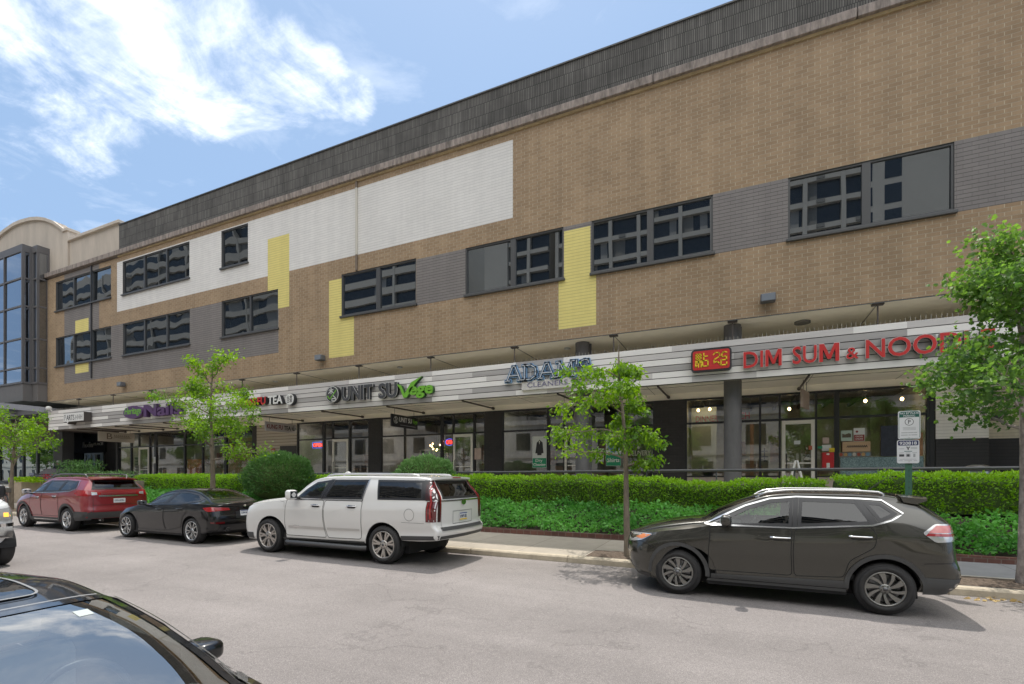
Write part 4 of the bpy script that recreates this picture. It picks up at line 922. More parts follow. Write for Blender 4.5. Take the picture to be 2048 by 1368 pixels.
# black round badge, outlined capitals and the green tick lettering
T = sign('shop_sign', 'charcoal outlined letters with round black badge and green tick lettering, above the white SUV', -13.4, 5.0)
mb = MB(); mb.prism(ellipse(-15.90, 5.43, .37, .37, 40), facade(YF), .03, .2, smooth=True); o = mb.build('round_badge', [DARKM], T)
mb = MB(); mb.prism(ellipse(-15.90, 5.43, .35, .35, 40), facade(YF), .201, .206, 0); mb.prism(ellipse(-15.90, 5.43, .325, .325, 40), facade(YF), .206, .212, 1)
f = mb.build('badge_face', [WHITE, GREYM], T)
mb = MB(); strokes(mb, [[(-16.06,5.62),(-15.84,5.62)],[(-15.95,5.72),(-15.95,5.46)],[(-15.95,5.6),(-16.08,5.48)],[(-15.95,5.6),(-15.82,5.48)],[(-15.82,5.36),(-15.70,5.26),(-15.70,5.14),(-15.90,5.14),(-15.90,5.24),(-15.72,5.24)]], facade(YF), .016, .213, 0, .006)
strokes(mb, [[(-16.14,5.36),(-16.02,5.22),(-15.68,5.58)]], facade(YF), .024, .214, 1, .006); mb.build('badge_marks', [WHITE, GREEN], f)
letters('lettering', 'UNIT', -15.40, -13.74, 5.10, 5.72, GREYM, DARKM, T, .026, .16, edge=WHITE); letters('lettering', 'SU', -13.44, -12.50, 5.08, 5.71, GREYM, DARKM, T, .026, .16, edge=WHITE)
mb = MB(); V = [(-12.50,5.60),(-12.30,5.55),(-12.12,5.20),(-11.82,5.62),(-11.30,5.83),(-11.62,5.56),(-12.02,5.04),(-12.18,5.04),(-12.34,5.40)]
mb.prism(V, facade(YF), .03, .18); put_text(mb, 'ege', -11.95, -10.82, 4.98, 5.46, facade(YF), .03, .18, 0, .035, .12); o = mb.build('lettering', [mat('sign_green_return', (.03,.09,.02), .5)], T)
mb = MB(); mb.prism(V, facade(YF), .181, .19); put_text(mb, 'ege', -11.95, -10.82, 4.98, 5.46, facade(YF), .181, .19, 0, .035, .12); mb.build('lettering_face', [GREEN], o)
# serif neon letters + pale panel
T = sign('shop_sign', 'navy and light blue serif letters over a pale panel reading CLEANERS', -6.1, 4.97)
S = {'A': [[(.05,0),(.42,1),(.58,1),(.95,0)],[(.22,.36),(.78,.36)],[(-.05,0),(.22,0)],[(.78,0),(1.05,0)]], 'D': [[(.12,0),(.12,1),(.55,1),(.85,.8),(.92,.5),(.85,.2),(.55,0),(.12,0)],[(-.02,0),(.2,0)],[(-.02,1),(.2,1)]],
     'M': [[(.1,0),(.16,1),(.5,.15),(.84,1),(.9,0)],[(0,0),(.2,0)],[(.8,0),(1,0)],[(0,1),(.18,1)],[(.82,1),(1,1)]], "'": [[(.5,1),(.5,.75)]], 'S': [[(.88,.78),(.8,.97),(.5,1.0),(.18,.92),(.12,.7),(.3,.56),(.7,.44),(.9,.28),(.82,.08),(.5,0),(.18,.04),(.1,.24)]]}
d = MB(); f = MB(); n = MB(); x = -7.66
for ch, w in (('A',.66), ('D',.62), ('A',.66), ('M',.72), ("'",.10), ('S',.46)):
    z0, h = 5.34, .50; ln = [[(x+a*(w-.08), z0+b*h) for a, b in l] for l in S[ch]]
    strokes(d, ln, facade(YF), .064, .03, 0, .10); strokes(f, ln, facade(YF), .044, .131, 0, .012); strokes(n, ln, facade(YF), .013, .144, 0, .02); x += w*.985
o = d.build('lettering', [LBLUE], T); f.build('lettering_face', [NAVY], o); n.build('neon_tube', [mat('unlit_neon', (.6,.64,.68), .3)], o)
mb = MB(); mb.bbox(-7.09, -5.22, YF-.10, YF-.002, 4.97, 5.31, .01); o = mb.build('panel', [mat('aged_white_panel', (.56,.54,.50), .6, var=.12, vscale=4)], T)
mb = MB(); put_text(mb, 'CLEANERS', -6.86, -5.36, 5.06, 5.23, facade(YF-.10), .001, .012, 0, .0); mb.build('lettering', [mat('faded_violet', (.17,.16,.25), .6)], o)
# red seal sign
T = sign('shop_sign', 'red rounded sign with two yellow seal characters, right of the dark column', -.79, 5.1)
mb = MB(); mb.prism(rrect(-1.36, -.22, 5.10, 5.77, .10), facade(YF), .03, .2, smooth=False); mb.build('sign_box', [DARKM], T)
mb = MB(); mb.prism(rrect(-1.31, -.27, 5.145, 5.725, .07), facade(YF), .201, .212); f = mb.build('sign_face', [RED], T)
mb = MB(); q = .065; A = lambda pts, ox: [(ox+a*q, 5.435+b*q) for a, b in pts]
c1 = [[(-2.6,3),(-.4,3),(-.4,.6),(-2.6,.6),(-2.6,3)],[(-1.5,3),(-1.5,-.6)],[(-2.6,1.8),(-.4,1.8)],[(-2.8,-.3),(-.2,-.3)],[(-2.8,-1.0),(-.2,-1.0)],[(-1.5,-.3),(-1.5,-3)],[(-2.8,-1.7),(-2.8,-3),(-2.2,-2.2)],[(-.3,-1.7),(-.3,-3)],[(.8,3.2),(.8,-.2)],[(.8,1.8),(2.4,1.8)],[(.3,-.2),(2.6,-.2),(2.6,-2.8),(.3,-2.8),(.3,-.2)]]
c2 = [[(-2.8,2.2),(-2.2,3),(-.6,3),(-.2,2.2),(-.2,1.2),(-2.6,-.2),(-2.6,-1.4)],[(.6,1),(.9,2.6),(1.6,3.2),(2.8,2.8)],[(.6,1),(1.6,.8),(2.7,1.2),(2.7,-.6),(.5,-.6)],[(-2.6,-1.6),(-1.2,-1.0),(-.2,-2.2),(.4,-2.9),(2.8,-2.9),(2.8,-1.8)],[(.4,-.6),(.4,-2.2)]]
strokes(mb, [A(l, -1.045) for l in c1], facade(YF), .017, .213, 0, .012); mb.build('seal_lettering', [YELLOW], f)
mb = MB(); strokes(mb, [A(l, -.535) for l in c2], facade(YF), .017, .213, 0, .012); mb.build('seal_lettering', [YELLOW], f)
T = sign('shop_sign', 'large red raised letters with white edges reading DIM SUM & NOODLE', 2.8, 5.1)
EDGE = mat('sign_white_edge', (.66,.60,.58), .5)
for body, x0, x1, z0, z1 in (('DIM', .10, 1.10, 5.10, 5.58), ('SUM', 1.37, 2.50, 5.10, 5.60), ('&', 2.66, 2.95, 5.12, 5.43), ('NOODLE', 3.11, 5.78, 5.09, 5.60)):
    letters('lettering', body, x0, x1, z0, z1, RED, DARKM, T, .011 if body != '&' else .005, .13, edge=EDGE)

# ------------------------------------------------------------------ blade signs under the canopy
def blade(lab, x, y0, y1, z0, z1, panel, fn_marks, rot=0):
    T = thing('hanging_sign', (x, (y0+y1)/2, z0), lab, 'sign', 'signs hanging under the canopy')
    mb = MB(); mb.bbox(x-.03, x+.03, y0, y1, z0, z1, .008); p = mb.build('panel', [panel], T)
    mb = MB()
    for y in (y0+.25, y1-.25): mb.cyl((x, y, z1-.01), (x, y, 4.82), .008, n=6)
    mb.build('hanger', [BLACKF], T)
    mk = MB(); ms = fn_marks(mk); mk.build('lettering', ms, p)
    T.rotation_euler.z = rot
    return T
def m1(mk):
    fn = bladeX(-35.42+.03); put_text(mk, 'B', 17.45, 17.75, 4.22, 4.58, fn, .001, .006); strokes(mk, [[(17.8,4.30),(18.0,4.36),(18.3,4.30),(18.8,4.34)]]+[[(17.85+i*.11,4.36),(17.87+i*.11,4.50),(17.93+i*.11,4.38)] for i in range(8)], fn, .008, .001, 0, .004); return [mat('faded_brown', (.12,.09,.07), .6)]
blade('beige hanging sign with faded script, leftmost under the canopy', -35.42, 17.0, 19.0, 4.07, 4.66, mat('beige_panel', (.42,.37,.31), .6), m1)
def m2(mk):
    fn = bladeX(-20.99+.03); put_text(mk, 'KUNG FU', 17.08, 18.0, 4.26, 4.48, fn, .001, .008, 0, .02); put_text(mk, 'TEA', 18.08, 18.5, 4.26, 4.48, fn, .001, .008, 1, .02)
    mk.prism(ellipse(18.68, 4.37, .12, .12, 24), fn, .001, .008, 1); strokes(mk, [[(18.6,4.42),(18.66,4.42)],[(18.63,4.46),(18.63,4.3)],[(18.7,4.44),(18.76,4.44)],[(18.73,4.44),(18.73,4.3)]], fn, .008, .009, 2, .004); return [mat('dark_red', (.16,.02,.02), .5), DARKM, WHITE]
blade('grey hanging sign with dark red and black capitals beside the tea shop siding', -20.99, 17.0, 18.86, 4.15, 4.60, mat('grey_panel', (.40,.38,.37), .6), m2)
def m3(mk):
    fn = bladeX(-13.41+.03); put_text(mk, 'UNIT SU', 17.52, 18.42, 4.27, 4.48, fn, .001, .008, 0, .01); put_text(mk, 'Vege', 18.45, 18.82, 4.22, 4.48, fn, .001, .008, 1, .02, .15)
    mk.prism(ellipse(17.29, 4.33, .15, .15, 28), fn, .001, .004, 0); mk.prism(ellipse(17.29, 4.33, .135, .135, 28), fn, .004, .006, 2); strokes(mk, [[(17.22,4.42),(17.32,4.42)],[(17.27,4.45),(17.27,4.32)],[(17.3,4.3),(17.36,4.22),(17.28,4.22)],[(17.2,4.3),(17.25,4.25),(17.38,4.4)]], fn, .009, .006, 0, .003)
    strokes(mk, [[(17.6,4.14),(18.7,4.14)]], fn, .012, .001, 3, .003); return [WHITE, GREEN, DARKM, mat('dim_grey', (.25,.25,.25), .6)]
blade('black hanging sign with white and green lettering over the dark glass doors', -13.41, 17.0, 18.88, 4.04, 4.57, mat('black_panel', (.018,.018,.02), .4), m3)
def m4(mk):
    fn = bladeX(-5.81+.03); mk.prism(ellipse(17.72, 4.31, .66, .19, 40), fn, .001, .006, 0); put_text(mk, 'CLEANERS', 17.25, 18.2, 4.24, 4.37, fn, .007, .011, 1, .0); return [NAVY, mat('dull_blue_grey', (.25,.27,.33), .6)]
blade('grey hanging sign with a dark oval, partly behind the slim tree', -5.81, 17.0, 18.5, 4.08, 4.55, mat('grey_panel', (.40,.38,.37), .6), m4)
def m5(mk):
    fn = lambda u, v, w: (1.81-.03-w, u, v); strokes(mk, [[(17.2,4.4),(17.9,4.4)],[(17.2,4.3),(17.9,4.3)],[(17.25,4.2),(17.85,4.2)],[(17.3,4.1),(17.8,4.1)]], fn, .02, .001, 0, .004); return [mat('rust_red', (.22,.06,.045), .6)]
blade('brown hanging sign turned edge on in front of the restaurant', 1.81, 17.05, 18.0, 3.98, 4.52, mat('brown_panel', (.30,.22,.17), .6), m5, math.radians(-17))

# ------------------------------------------------------------------ things in and on the shop windows
def panel(name, lab, x0, x1, z0, z1, y, m, cat='poster', extra=None, group=None, t=.012):
    mb = MB(); mb.box(x0, x1, y, y+t, z0, z1); o = mb.build(name, [m]); label(o, lab, cat, group)
    if extra:
        e = MB(); ms = extra(e, facade(y)); e.build('print', ms, o)
    return o
PGREEN = mat('poster_green', (.02,.27,.13), .5); PAPER = mat('paper', (.66,.68,.66), .6)
def dry(e, fn):
    e.prism([(-7.80,2.28),(-7.20,2.28),(-7.20,2.66),(-7.80,2.66)], fn, .001, .003, 0); put_text(e, 'Dry', -7.67, -7.36, 2.47, 2.63, fn, .004, .006, 1, .02); put_text(e, 'Cleaning', -7.77, -7.23, 2.31, 2.45, fn, .004, .006, 1, .02)
    e.prism([(-7.68,2.86),(-7.62,3.30),(-7.53,3.38),(-7.49,3.42),(-7.45,3.38),(-7.36,3.30),(-7.32,2.86),(-7.40,2.86),(-7.41,2.78),(-7.59,2.78),(-7.60,2.86)], fn, .001, .003, 2)
    e.prism([(-7.53,3.37),(-7.5,3.22),(-7.47,3.37)], fn, .004, .006, 1); return [PGREEN, WHITE, DARKM]
panel('window_poster', 'white and green Dry Cleaning poster with a black jacket', -7.81, -7.19, 2.27, 3.56, 19.10, PAPER, extra=dry)
def shirts(e, fn):
    e.prism([(-4.72,2.32),(-4.15,2.32),(-4.15,2.76),(-4.72,2.76)], fn, .001, .003, 0); put_text(e, 'Shirts', -4.67, -4.20, 2.46, 2.62, fn, .004, .006, 1, .02)
    e.prism([(-4.66,2.95),(-4.6,3.3),(-4.5,3.4),(-4.38,3.4),(-4.28,3.3),(-4.22,2.95),(-4.32,2.95),(-4.34,2.84),(-4.54,2.84),(-4.56,2.95)], fn, .001, .003, 2); return [PGREEN, WHITE, mat('shirt_blue', (.12,.26,.50), .6)]
panel('window_poster', 'white and green Shirts poster behind the slim tree', -4.73, -4.14, 2.31, 3.55, 19.10, PAPER, extra=shirts)
mb = MB()
for s, z, w in (('FREE', 3.38, .60), ('PICK UP', 3.13, .80), ('&', 2.97, .10), ('DELIVERY', 2.70, .84)): put_text(mb, s, -3.88 if s != '&' else -3.55, -3.88+w if s != '&' else -3.44, z, z+(.19 if s != '&' else .11), facade(19.215), 0, .004, 0, .015)
label(mb.build('window_lettering', [mat('pale_paint', (.50,.50,.38), .6)]), 'pale window lettering reading FREE PICK UP & DELIVERY', 'window lettering')
mb = MB(); put_text(mb, 'DINNER', -1.46, -.70, 3.88, 4.10, facade(19.30), 0, .01, 0, .02); put_text(mb, 'LUNCH', -.48, .32, 3.92, 4.16, facade(19.30), 0, .01, 0, .02)
label(mb.build('window_lettering', [mat('red_vinyl', (.55,.03,.03), .5)]), 'red window lettering DINNER and LUNCH on both sides of the column', 'window lettering')
def neon(lab, x0, x1, z0, z1, oval):
    T = thing('open_sign', ((x0+x1)/2, 19.38, z0), lab, 'neon sign')
    R_ = emis('neon_red', (1, .06, .05), 1.6); B_ = emis('neon_blue', (.10, .16, 1), 1.1)
    mb = MB(); mb.box(x0, x1, 19.40, 19.42, z0, z1); mb.build('backing', [DARKM], T)
    cx, cz = (x0+x1)/2, (z0+z1)/2; pts = ellipse(cx, cz, (x1-x0)/2, (z1-z0)/2, 28) if oval else rrect(x0, x1, z0, z1, .03)
    mb = MB(); mb.tube([(u, 19.38, v) for u, v in pts+pts[:1]], .010, 6); mb.build('border_tube', [B_], T)
    mb = MB(); put_text(mb, 'OPEN', x0+.06, x1-.06, cz-.095, cz+.095, facade(19.39), 0, .03, 0, .02); mb.build('lettering_tube', [R_], T)
neon('rectangular red OPEN neon sign with blue border in the tea shop window', -20.38, -19.62, 3.40, 3.70, False)
neon('oval red OPEN neon sign beside the pale glass door', -12.22, -11.76, 3.32, 3.62, True)
# restaurant window clutter
def order(e, fn): e.prism([(3.34,3.04),(3.62,3.04),(3.62,3.24),(3.34,3.24)], fn, .001, .003, 0); put_text(e, 'ORDER', 3.38, 3.58, 3.16, 3.21, fn, .004, .006, 1, .01); put_text(e, 'ONLINE', 3.38, 3.58, 3.08, 3.13, fn, .004, .006, 1, .01); e.prism(ellipse(3.42, 3.34, .035, .035), fn, .001, .003, 0); return [mat('brick_red_print', (.27,.05,.04), .6), WHITE]
panel('window_poster', 'red and white ORDER ONLINE poster in the restaurant window', 3.33, 3.63, 3.03, 3.45, 19.12, PAPER, extra=order)
panel('window_poster', 'pale green picture poster left of the ORDER ONLINE poster', 2.99, 3.29, 3.05, 3.39, 19.12, mat('mint_paper', (.42,.52,.45), .6), extra=lambda e, fn: (e.prism([(3.02,3.16),(3.26,3.16),(3.26,3.27),(3.2,3.30),(3.1,3.26),(3.02,3.29)], fn, .001, .003, 0), [mat('photo_brown', (.10,.08,.05), .6)])[1])
panel('wooden_board', 'long tan wooden board with dark script low in the restaurant window', 3.03, 3.78, 2.70, 3.02, 19.12, mat('tan_wood', (.50,.34,.20), .6, var=.12, vscale=6, stretch=(.3,1,3)), 'board', extra=lambda e, fn: (strokes(e, [[(3.15+i*.055,2.84),(3.18+i*.055,2.90),(3.20+i*.055,2.84)] for i in range(10)], fn, .008, .001, 0, .004), [DARKM])[1])
def food(e, fn):
    for i in range(7):
        c = [(.30,.10,.04), (.42,.22,.08), (.16,.25,.30), (.35,.30,.22)][i % 4]; e.prism(ellipse(2.99+i*.12, 2.61, .05, .06, 10), fn, .001, .003, i % 4)
    return [mat('food_%d' % i, c, .6) for i, c in enumerate([(.30,.06,.03), (.42,.26,.10), (.14,.25,.33), (.5,.46,.38)])]
panel('food_pictures', 'strip of small colourful food pictures above the patterned window film', 2.93, 3.80, 2.53, 2.68, 19.12, mat('strip_grey', (.18,.18,.17), .6), extra=food)
panel('food_pictures', 'column of food pictures at the right edge of the restaurant window', 4.90, 5.11, 2.54, 3.25, 19.12, mat('food_orange', (.32,.17,.08), .6, var=.5, vscale=9), 'poster')
panel('menu_board', 'dark navy menu board behind the parking sign', 4.05, 4.62, 2.54, 3.50, 19.12, mat('navy_board', (.022,.026,.045), .4, var=.4, vscale=8), 'board')
def film_mat():
    m, nt, b = nmat('patterned_film'); N = nt.nodes; L = nt.links
    tc = N.new('ShaderNodeTexCoord'); n = N.new('ShaderNodeTexNoise'); n.inputs['Scale'].default_value = 22; n.inputs['Detail'].default_value = 3; n.inputs['Distortion'].default_value = 2.5; L.new(tc.outputs['Object'], n.inputs[0])
    r = N.new('ShaderNodeValToRGB'); r.color_ramp.elements[0].position = .47; r.color_ramp.elements[1].position = .53; r.color_ramp.elements[0].color = (.08,.14,.16,1); r.color_ramp.elements[1].color = (.27,.37,.37,1); L.new(n.outputs['Fac'], r.inputs[0]); L.new(r.outputs[0], b.inputs['Base Color']); return m
panel('window_film', 'pale blue green patterned film along the bottom of the restaurant window', 2.97, 5.13, 1.95, 2.52, 19.135, film_mat(), 'window film')
panel('notice', 'small white notice taped to the restaurant door', 1.66, 1.84, 2.98, 3.10, 19.10, PAPER, 'notice')
panel('notice', 'pinkish paper notice beside the restaurant door', 2.48, 2.66, 2.98, 3.18, 19.12, mat('pink_paper', (.50,.38,.33), .6), 'notice')
panel('notice', 'white paper notice above the yellow sticker', 2.46, 2.72, 2.74, 2.94, 19.12, PAPER, 'notice')
panel('notice', 'green sticker beside the restaurant door', 2.34, 2.47, 2.82, 2.90, 19.11, PGREEN, 'sticker')
panel('notice', 'yellow sticker on the glass above the red box', 2.66, 2.81, 2.70, 2.83, 19.11, YELLOW, 'sticker')
panel('notice', 'orange round sticker at the edge of the restaurant door', 2.08, 2.18, 2.78, 2.92, 19.10, mat('orange_sticker', (.45,.13,.07), .6), 'sticker')
panel('wall_sign', 'small red sign on the beige siding by the tea shop', -23.14, -22.84, 3.10, 3.42, 19.12, mat('red_plate', (.36,.05,.05), .5), 'sign', extra=lambda e, fn: (strokes(e, [[(-23.08,3.33),(-22.9,3.33)],[(-23.08,3.26),(-22.9,3.26)],[(-23.05,3.18),(-22.93,3.18)]], fn, .012, .001, 0, .003), [WHITE])[1])
panel('window_poster', 'orange red poster low in the window behind the airy tree', -30.5, -29.0, 1.75, 2.95, 19.26, mat('orange_art', (.45,.10,.03), .6, var=.6, vscale=3, c2=(.15,.10,.04)), 'poster')
panel('window_poster', 'tall colourful orange and green artwork left of the beige siding', -26.75, -24.75, 1.75, 4.1, 19.26, mat('warm_art', (.33,.12,.06), .6, var=.5, vscale=1.8, c2=(.10,.17,.06)), 'poster')
panel('window_poster', 'grid of small dark pictures in the far left shop window', -36.05+.2, -35.45, 2.2, 3.2, 19.26, mat('grid_paper', (.30,.29,.27), .6), 'poster', extra=lambda e, fn: ([e.prism([(-35.82+i*.09,2.25+j*.19),(-35.75+i*.09,2.25+j*.19),(-35.75+i*.09,2.39+j*.19),(-35.82+i*.09,2.39+j*.19)], fn, .001, .003, 0) for i in range(4) for j in range(5)], [DARKM])[1])
for x, z, lab in ((-10.40, 2.9, 'pink paper notice on the glass right of the pale door'), (-4.99, 2.75, 'white notice sheet in the cleaners window beside the column')):
    panel('notice', lab, x-.16, x+.16, z-.25, z+.25, 19.13, PAPER if x > -6 else mat('pink_paper', (.50,.38,.33), .6), 'notice')
panel('framed_picture', 'dark round lantern picture behind the restaurant glass', .62, .98, 2.3, 3.0, 19.8, mat('lantern_paper', (.33,.30,.22), .7), 'picture', extra=lambda e, fn: (strokes(e, [[(.72,2.8),(.88,2.8)],[(.8,2.9),(.8,2.45)],[(.7,2.6),(.9,2.6)],[(.72,2.5),(.88,2.45)]], fn, .02, .001, 0, .004), [DARKM])[1])
panel('interior_panel', 'pale olive wall panel inside the restaurant left of the column', -1.70, -.80, 1.75, 4.55, 20.4, mat('olive_panel', (.34,.34,.22), .8, var=.12, vscale=2), 'panel')
panel('wooden_post', 'orange wooden post inside the restaurant right of the column', .34, .46, 1.4, 3.8, 19.9, mat('orange_wood', (.36,.19,.08), .6), 'post', t=.1)
panel('white_cabinet', 'pale cabinet low inside the tea shop window', -19.9, -18.9, 1.4, 2.55, 20.2, mat('pale_cabinet', (.45,.43,.42), .6), 'cabinet', t=.5)
panel('arched_partition', 'dark framed partition window inside the middle shop', -14.9, -13.2, 1.9, 3.3, 21.2, mat('dark_partition', (.05,.055,.06), .5), 'partition', extra=lambda e, fn: (strokes(e, [[(-14.85,1.95),(-14.85,3.25),(-13.25,3.25),(-13.25,1.95)],[(-14.05,1.95),(-14.05,3.25)],[(-14.85,2.6),(-13.25,2.6)]], fn, .035, .001, 0, .01), [mat('pale_partition', (.36,.35,.33), .6)])[1])
# pendant lamps and bulb cluster
for x, z, y in ((-1.42, 4.40, 20.0), (-1.02, 4.42, 20.0), (1.62, 4.33, 20.4), (3.85, 4.45, 20.2), (4.85, 4.45, 20.2)):
    T = thing('pendant_lamp', (x, y, z), 'small glowing bulb hanging inside the restaurant', 'lamp', 'pendant bulbs in the restaurant')
    mb = MB(); mb.blob((x, y, z), (.05, .05, .06)); mb.build('bulb', [emis('warm_bulb', (1, .68, .30), 7)], T)
    mb = MB(); mb.cyl((x, y, z+.05), (x, y, 4.9), .006, n=6); mb.build('cord', [BLACKF], T)
T = thing('chandelier', (-13.35, 20.4, 3.5), 'cluster of warm glowing bulbs above greenery in the middle shop window', 'lamp'); random.seed(9)
for i in range(11):
    a = i*.65; mb = MB(); p = (-13.35+.42*math.cos(a)*random.uniform(.6, 1), 20.4+.2*math.sin(a), 3.42+random.uniform(-.28, .32)); mb.blob(p, (.035, .035, .045), nu=10, nv=6); mb.build('bulb', [emis('warm_bulb', (1, .68, .30), 7)], T)
mb = MB(); mb.cyl((-13.35,20.4,3.6), (-13.35,20.4,4.9), .01, n=6); mb.build('stem', [BLACKF], T)
rng = np.random.default_rng(31); P = np.stack([rng.normal(-13.35, .35, 350), rng.normal(20.5, .15, 350), rng.normal(3.05, .14, 350)], 1)
label(leaves('potted_greenery', P, rng.normal(0, 1, (350, 3)), .11, .25, YEW_L, None, rng), 'dark indoor greenery under the glowing bulbs', 'plant')

# ------------------------------------------------------------------ fixtures on the facade
for x, lab in ((-31.66, 'small dark floodlight on the brick under the long grey painted panel'), (-16.72, 'dark floodlight on the brick just left of the low yellow panel'), (.75, 'dark box floodlight on the brick above the red letters')):
    T = thing('floodlight', (x, Y0, 7.0), lab, 'floodlight', None)
    mb = MB(); mb.bbox(x-.20, x+.20, Y0-.32, Y0-.06, 6.98, 7.22, .03); mb.build('housing', [mat('floodlight_grey', (.11,.11,.12), .45)], T)
    mb = MB(); mb.add([(x-.17,Y0-.324,7.0),(x+.17,Y0-.324,7.0),(x+.17,Y0-.30,7.20),(x-.17,Y0-.30,7.20)], [(0,1,2,3)]); mb.bbox(x-.17, x+.17, Y0-.335, Y0-.319, 7.0, 7.2, .004); mb.build('lens', [mat('floodlight_lens', (.20,.22,.25), .15)], T)
    mb = MB(); mb.cyl((x, Y0-.1, 7.1), (x, Y0, 7.1), .05, n=10); mb.build('bracket', [BLACKF], T)
T = thing('security_camera', (-39.35, 16.3, 6.03), 'white security camera on top of the left end of the canopy', 'camera')
mb = MB(); mb.blob((-39.45, 16.3, 6.20), (.16, .14, .13), .8); mb.build('housing', [WHITE], T); mb = MB(); mb.cyl((-39.3,16.4,6.02), (-39.35,16.33,6.15), .03, n=8); mb.build('bracket', [WHITE], T)
T = thing('wall_lamp', (7.0, YS+.4, 3.6), 'small dark wall lamp on the cream wall behind the maple', 'lamp')
mb = MB(); mb.bbox(6.88, 7.10, YS+.25, YS+.449, 3.60, 3.92, .02); mb.build('housing', [FRAME], T)

# ------------------------------------------------------------------ parking sign at the kerb
T = thing('parking_sign', (2.64, 10.62, .13), 'pay by plate parking sign on a green post behind the dark SUV', 'sign')
GP = mat('green_post', (.045,.13,.085), .5)
mb = MB(); mb.prism([(2.60,0),(2.60,.035),(2.615,.035),(2.625,.012),(2.665,.012),(2.675,.035),(2.69,.035),(2.69,0)], lambda u, v, w: (u, 10.62+v, w), .10, 3.04)
for k in range(28): mb.cyl((2.645, 10.619, .2+k*.1), (2.645, 10.612, .2+k*.1), .008, n=6, mi=1)
mb.build('post', [GP, BLACKF], T)
DG = mat('sign_deep_green', (.012,.11,.085), .4); SW = mat('sign_sheet_white', (.70,.71,.72), .4); NV = mat('sign_deep_navy', (.03,.035,.11), .4)
fn = facade(10.605)
mb = MB(); mb.prism(rrect(2.49, 2.80, 2.535, 3.02, .03), fn, 0, .006); p = mb.build('upper_plate', [SW], T)
mb = MB(); mb.prism([(2.505,2.91),(2.785,2.91),(2.785,2.985),(2.765,3.008),(2.525,3.008),(2.505,2.985)], fn, .0065, .0075, 0)
put_text(mb, 'PAY BY PLATE', 2.515, 2.775, 2.962, 2.995, fn, .008, .009, 1, .01); put_text(mb, 'PARKING', 2.565, 2.725, 2.918, 2.950, fn, .008, .009, 1, .01)
mb.prism(ellipse(2.645, 2.83, .062, .062, 28), fn, .0065, .0075, 2); mb.prism(ellipse(2.645, 2.83, .054, .054, 28), fn, .0076, .0083, 1); put_text(mb, 'P', 2.628, 2.664, 2.796, 2.864, fn, .0085, .0095, 2, .01)
for a, b_ in (((2.502,2.56),(2.502,2.91)), ((2.788,2.56),(2.788,2.91)), ((2.52,2.546),(2.77,2.546))): strokes(mb, [[a, b_]], fn, .003, .0065, 0, .001)
strokes(mb, [[(2.56,2.735),(2.735,2.735)],[(2.56,2.715),(2.735,2.715)],[(2.56,2.695),(2.735,2.695)]], fn, .003, .0065, 3, .001); strokes(mb, [[(2.54,2.645),(2.62,2.645)],[(2.635,2.645),(2.70,2.645)],[(2.715,2.645),(2.75,2.645)],[(2.535,2.605),(2.62,2.605)],[(2.64,2.605),(2.66,2.605)],[(2.68,2.605),(2.75,2.605)]], fn, .006, .0065, 3, .001)
mb.build('print', [DG, SW, GREYM, mat('sign_light_grey', (.36,.37,.38), .5)], p)
mb = MB(); mb.prism(rrect(2.475, 2.785, 2.12, 2.52, .03), fn, 0, .006); p = mb.build('lower_plate', [SW], T)
mb = MB(); mb.prism(rrect(2.488, 2.772, 2.425, 2.51, .02), fn, .0065, .0075, 0); put_text(mb, '920818', 2.51, 2.75, 2.437, 2.492, fn, .008, .009, 1, .02)
mb.prism([(2.60,2.405),(2.62,2.405),(2.63,2.385),(2.64,2.405),(2.66,2.405),(2.64,2.375),(2.635,2.345),(2.625,2.345),(2.62,2.375)], fn, .0065, .0075, 2); strokes(mb, [[(2.67,2.39),(2.75,2.39)],[(2.67,2.37),(2.75,2.37)],[(2.50,2.37),(2.57,2.37)]], fn, .004, .0065, 3, .001); strokes(mb, [[(2.58,2.325),(2.68,2.325)]], fn, .005, .0065, 4, .001)
mb.prism([(2.505,2.235),(2.575,2.235),(2.575,2.275),(2.505,2.275)], fn, .0065, .0075, 2); mb.prism([(2.60,2.228),(2.66,2.228),(2.66,2.282),(2.60,2.282)], fn, .0065, .0075, 3); mb.prism([(2.70,2.225),(2.73,2.225),(2.73,2.282),(2.70,2.282)], fn, .0065, .0075, 3); mb.prism(ellipse(2.63,2.255,.018,.02,14), fn, .0076, .0083, 2)
strokes(mb, [[(2.52,2.19),(2.74,2.19)],[(2.50,2.165),(2.55,2.165)],[(2.58,2.165),(2.68,2.165)],[(2.71,2.165),(2.75,2.165)],[(2.51,2.30),(2.57,2.30)],[(2.60,2.30),(2.66,2.30)],[(2.69,2.30),(2.75,2.30)]], fn, .0035, .0065, 3, .001); mb.build('print', [NV, SW, GREYM, mat('sign_light_grey', (.36,.37,.38), .5), DG], p)
mb = MB()
for z in (3.0, 2.56, 2.15): mb.cyl((2.643, 10.598, z), (2.643, 10.590, z), .009, n=8)
mb.build('bolt', [ALU], T)

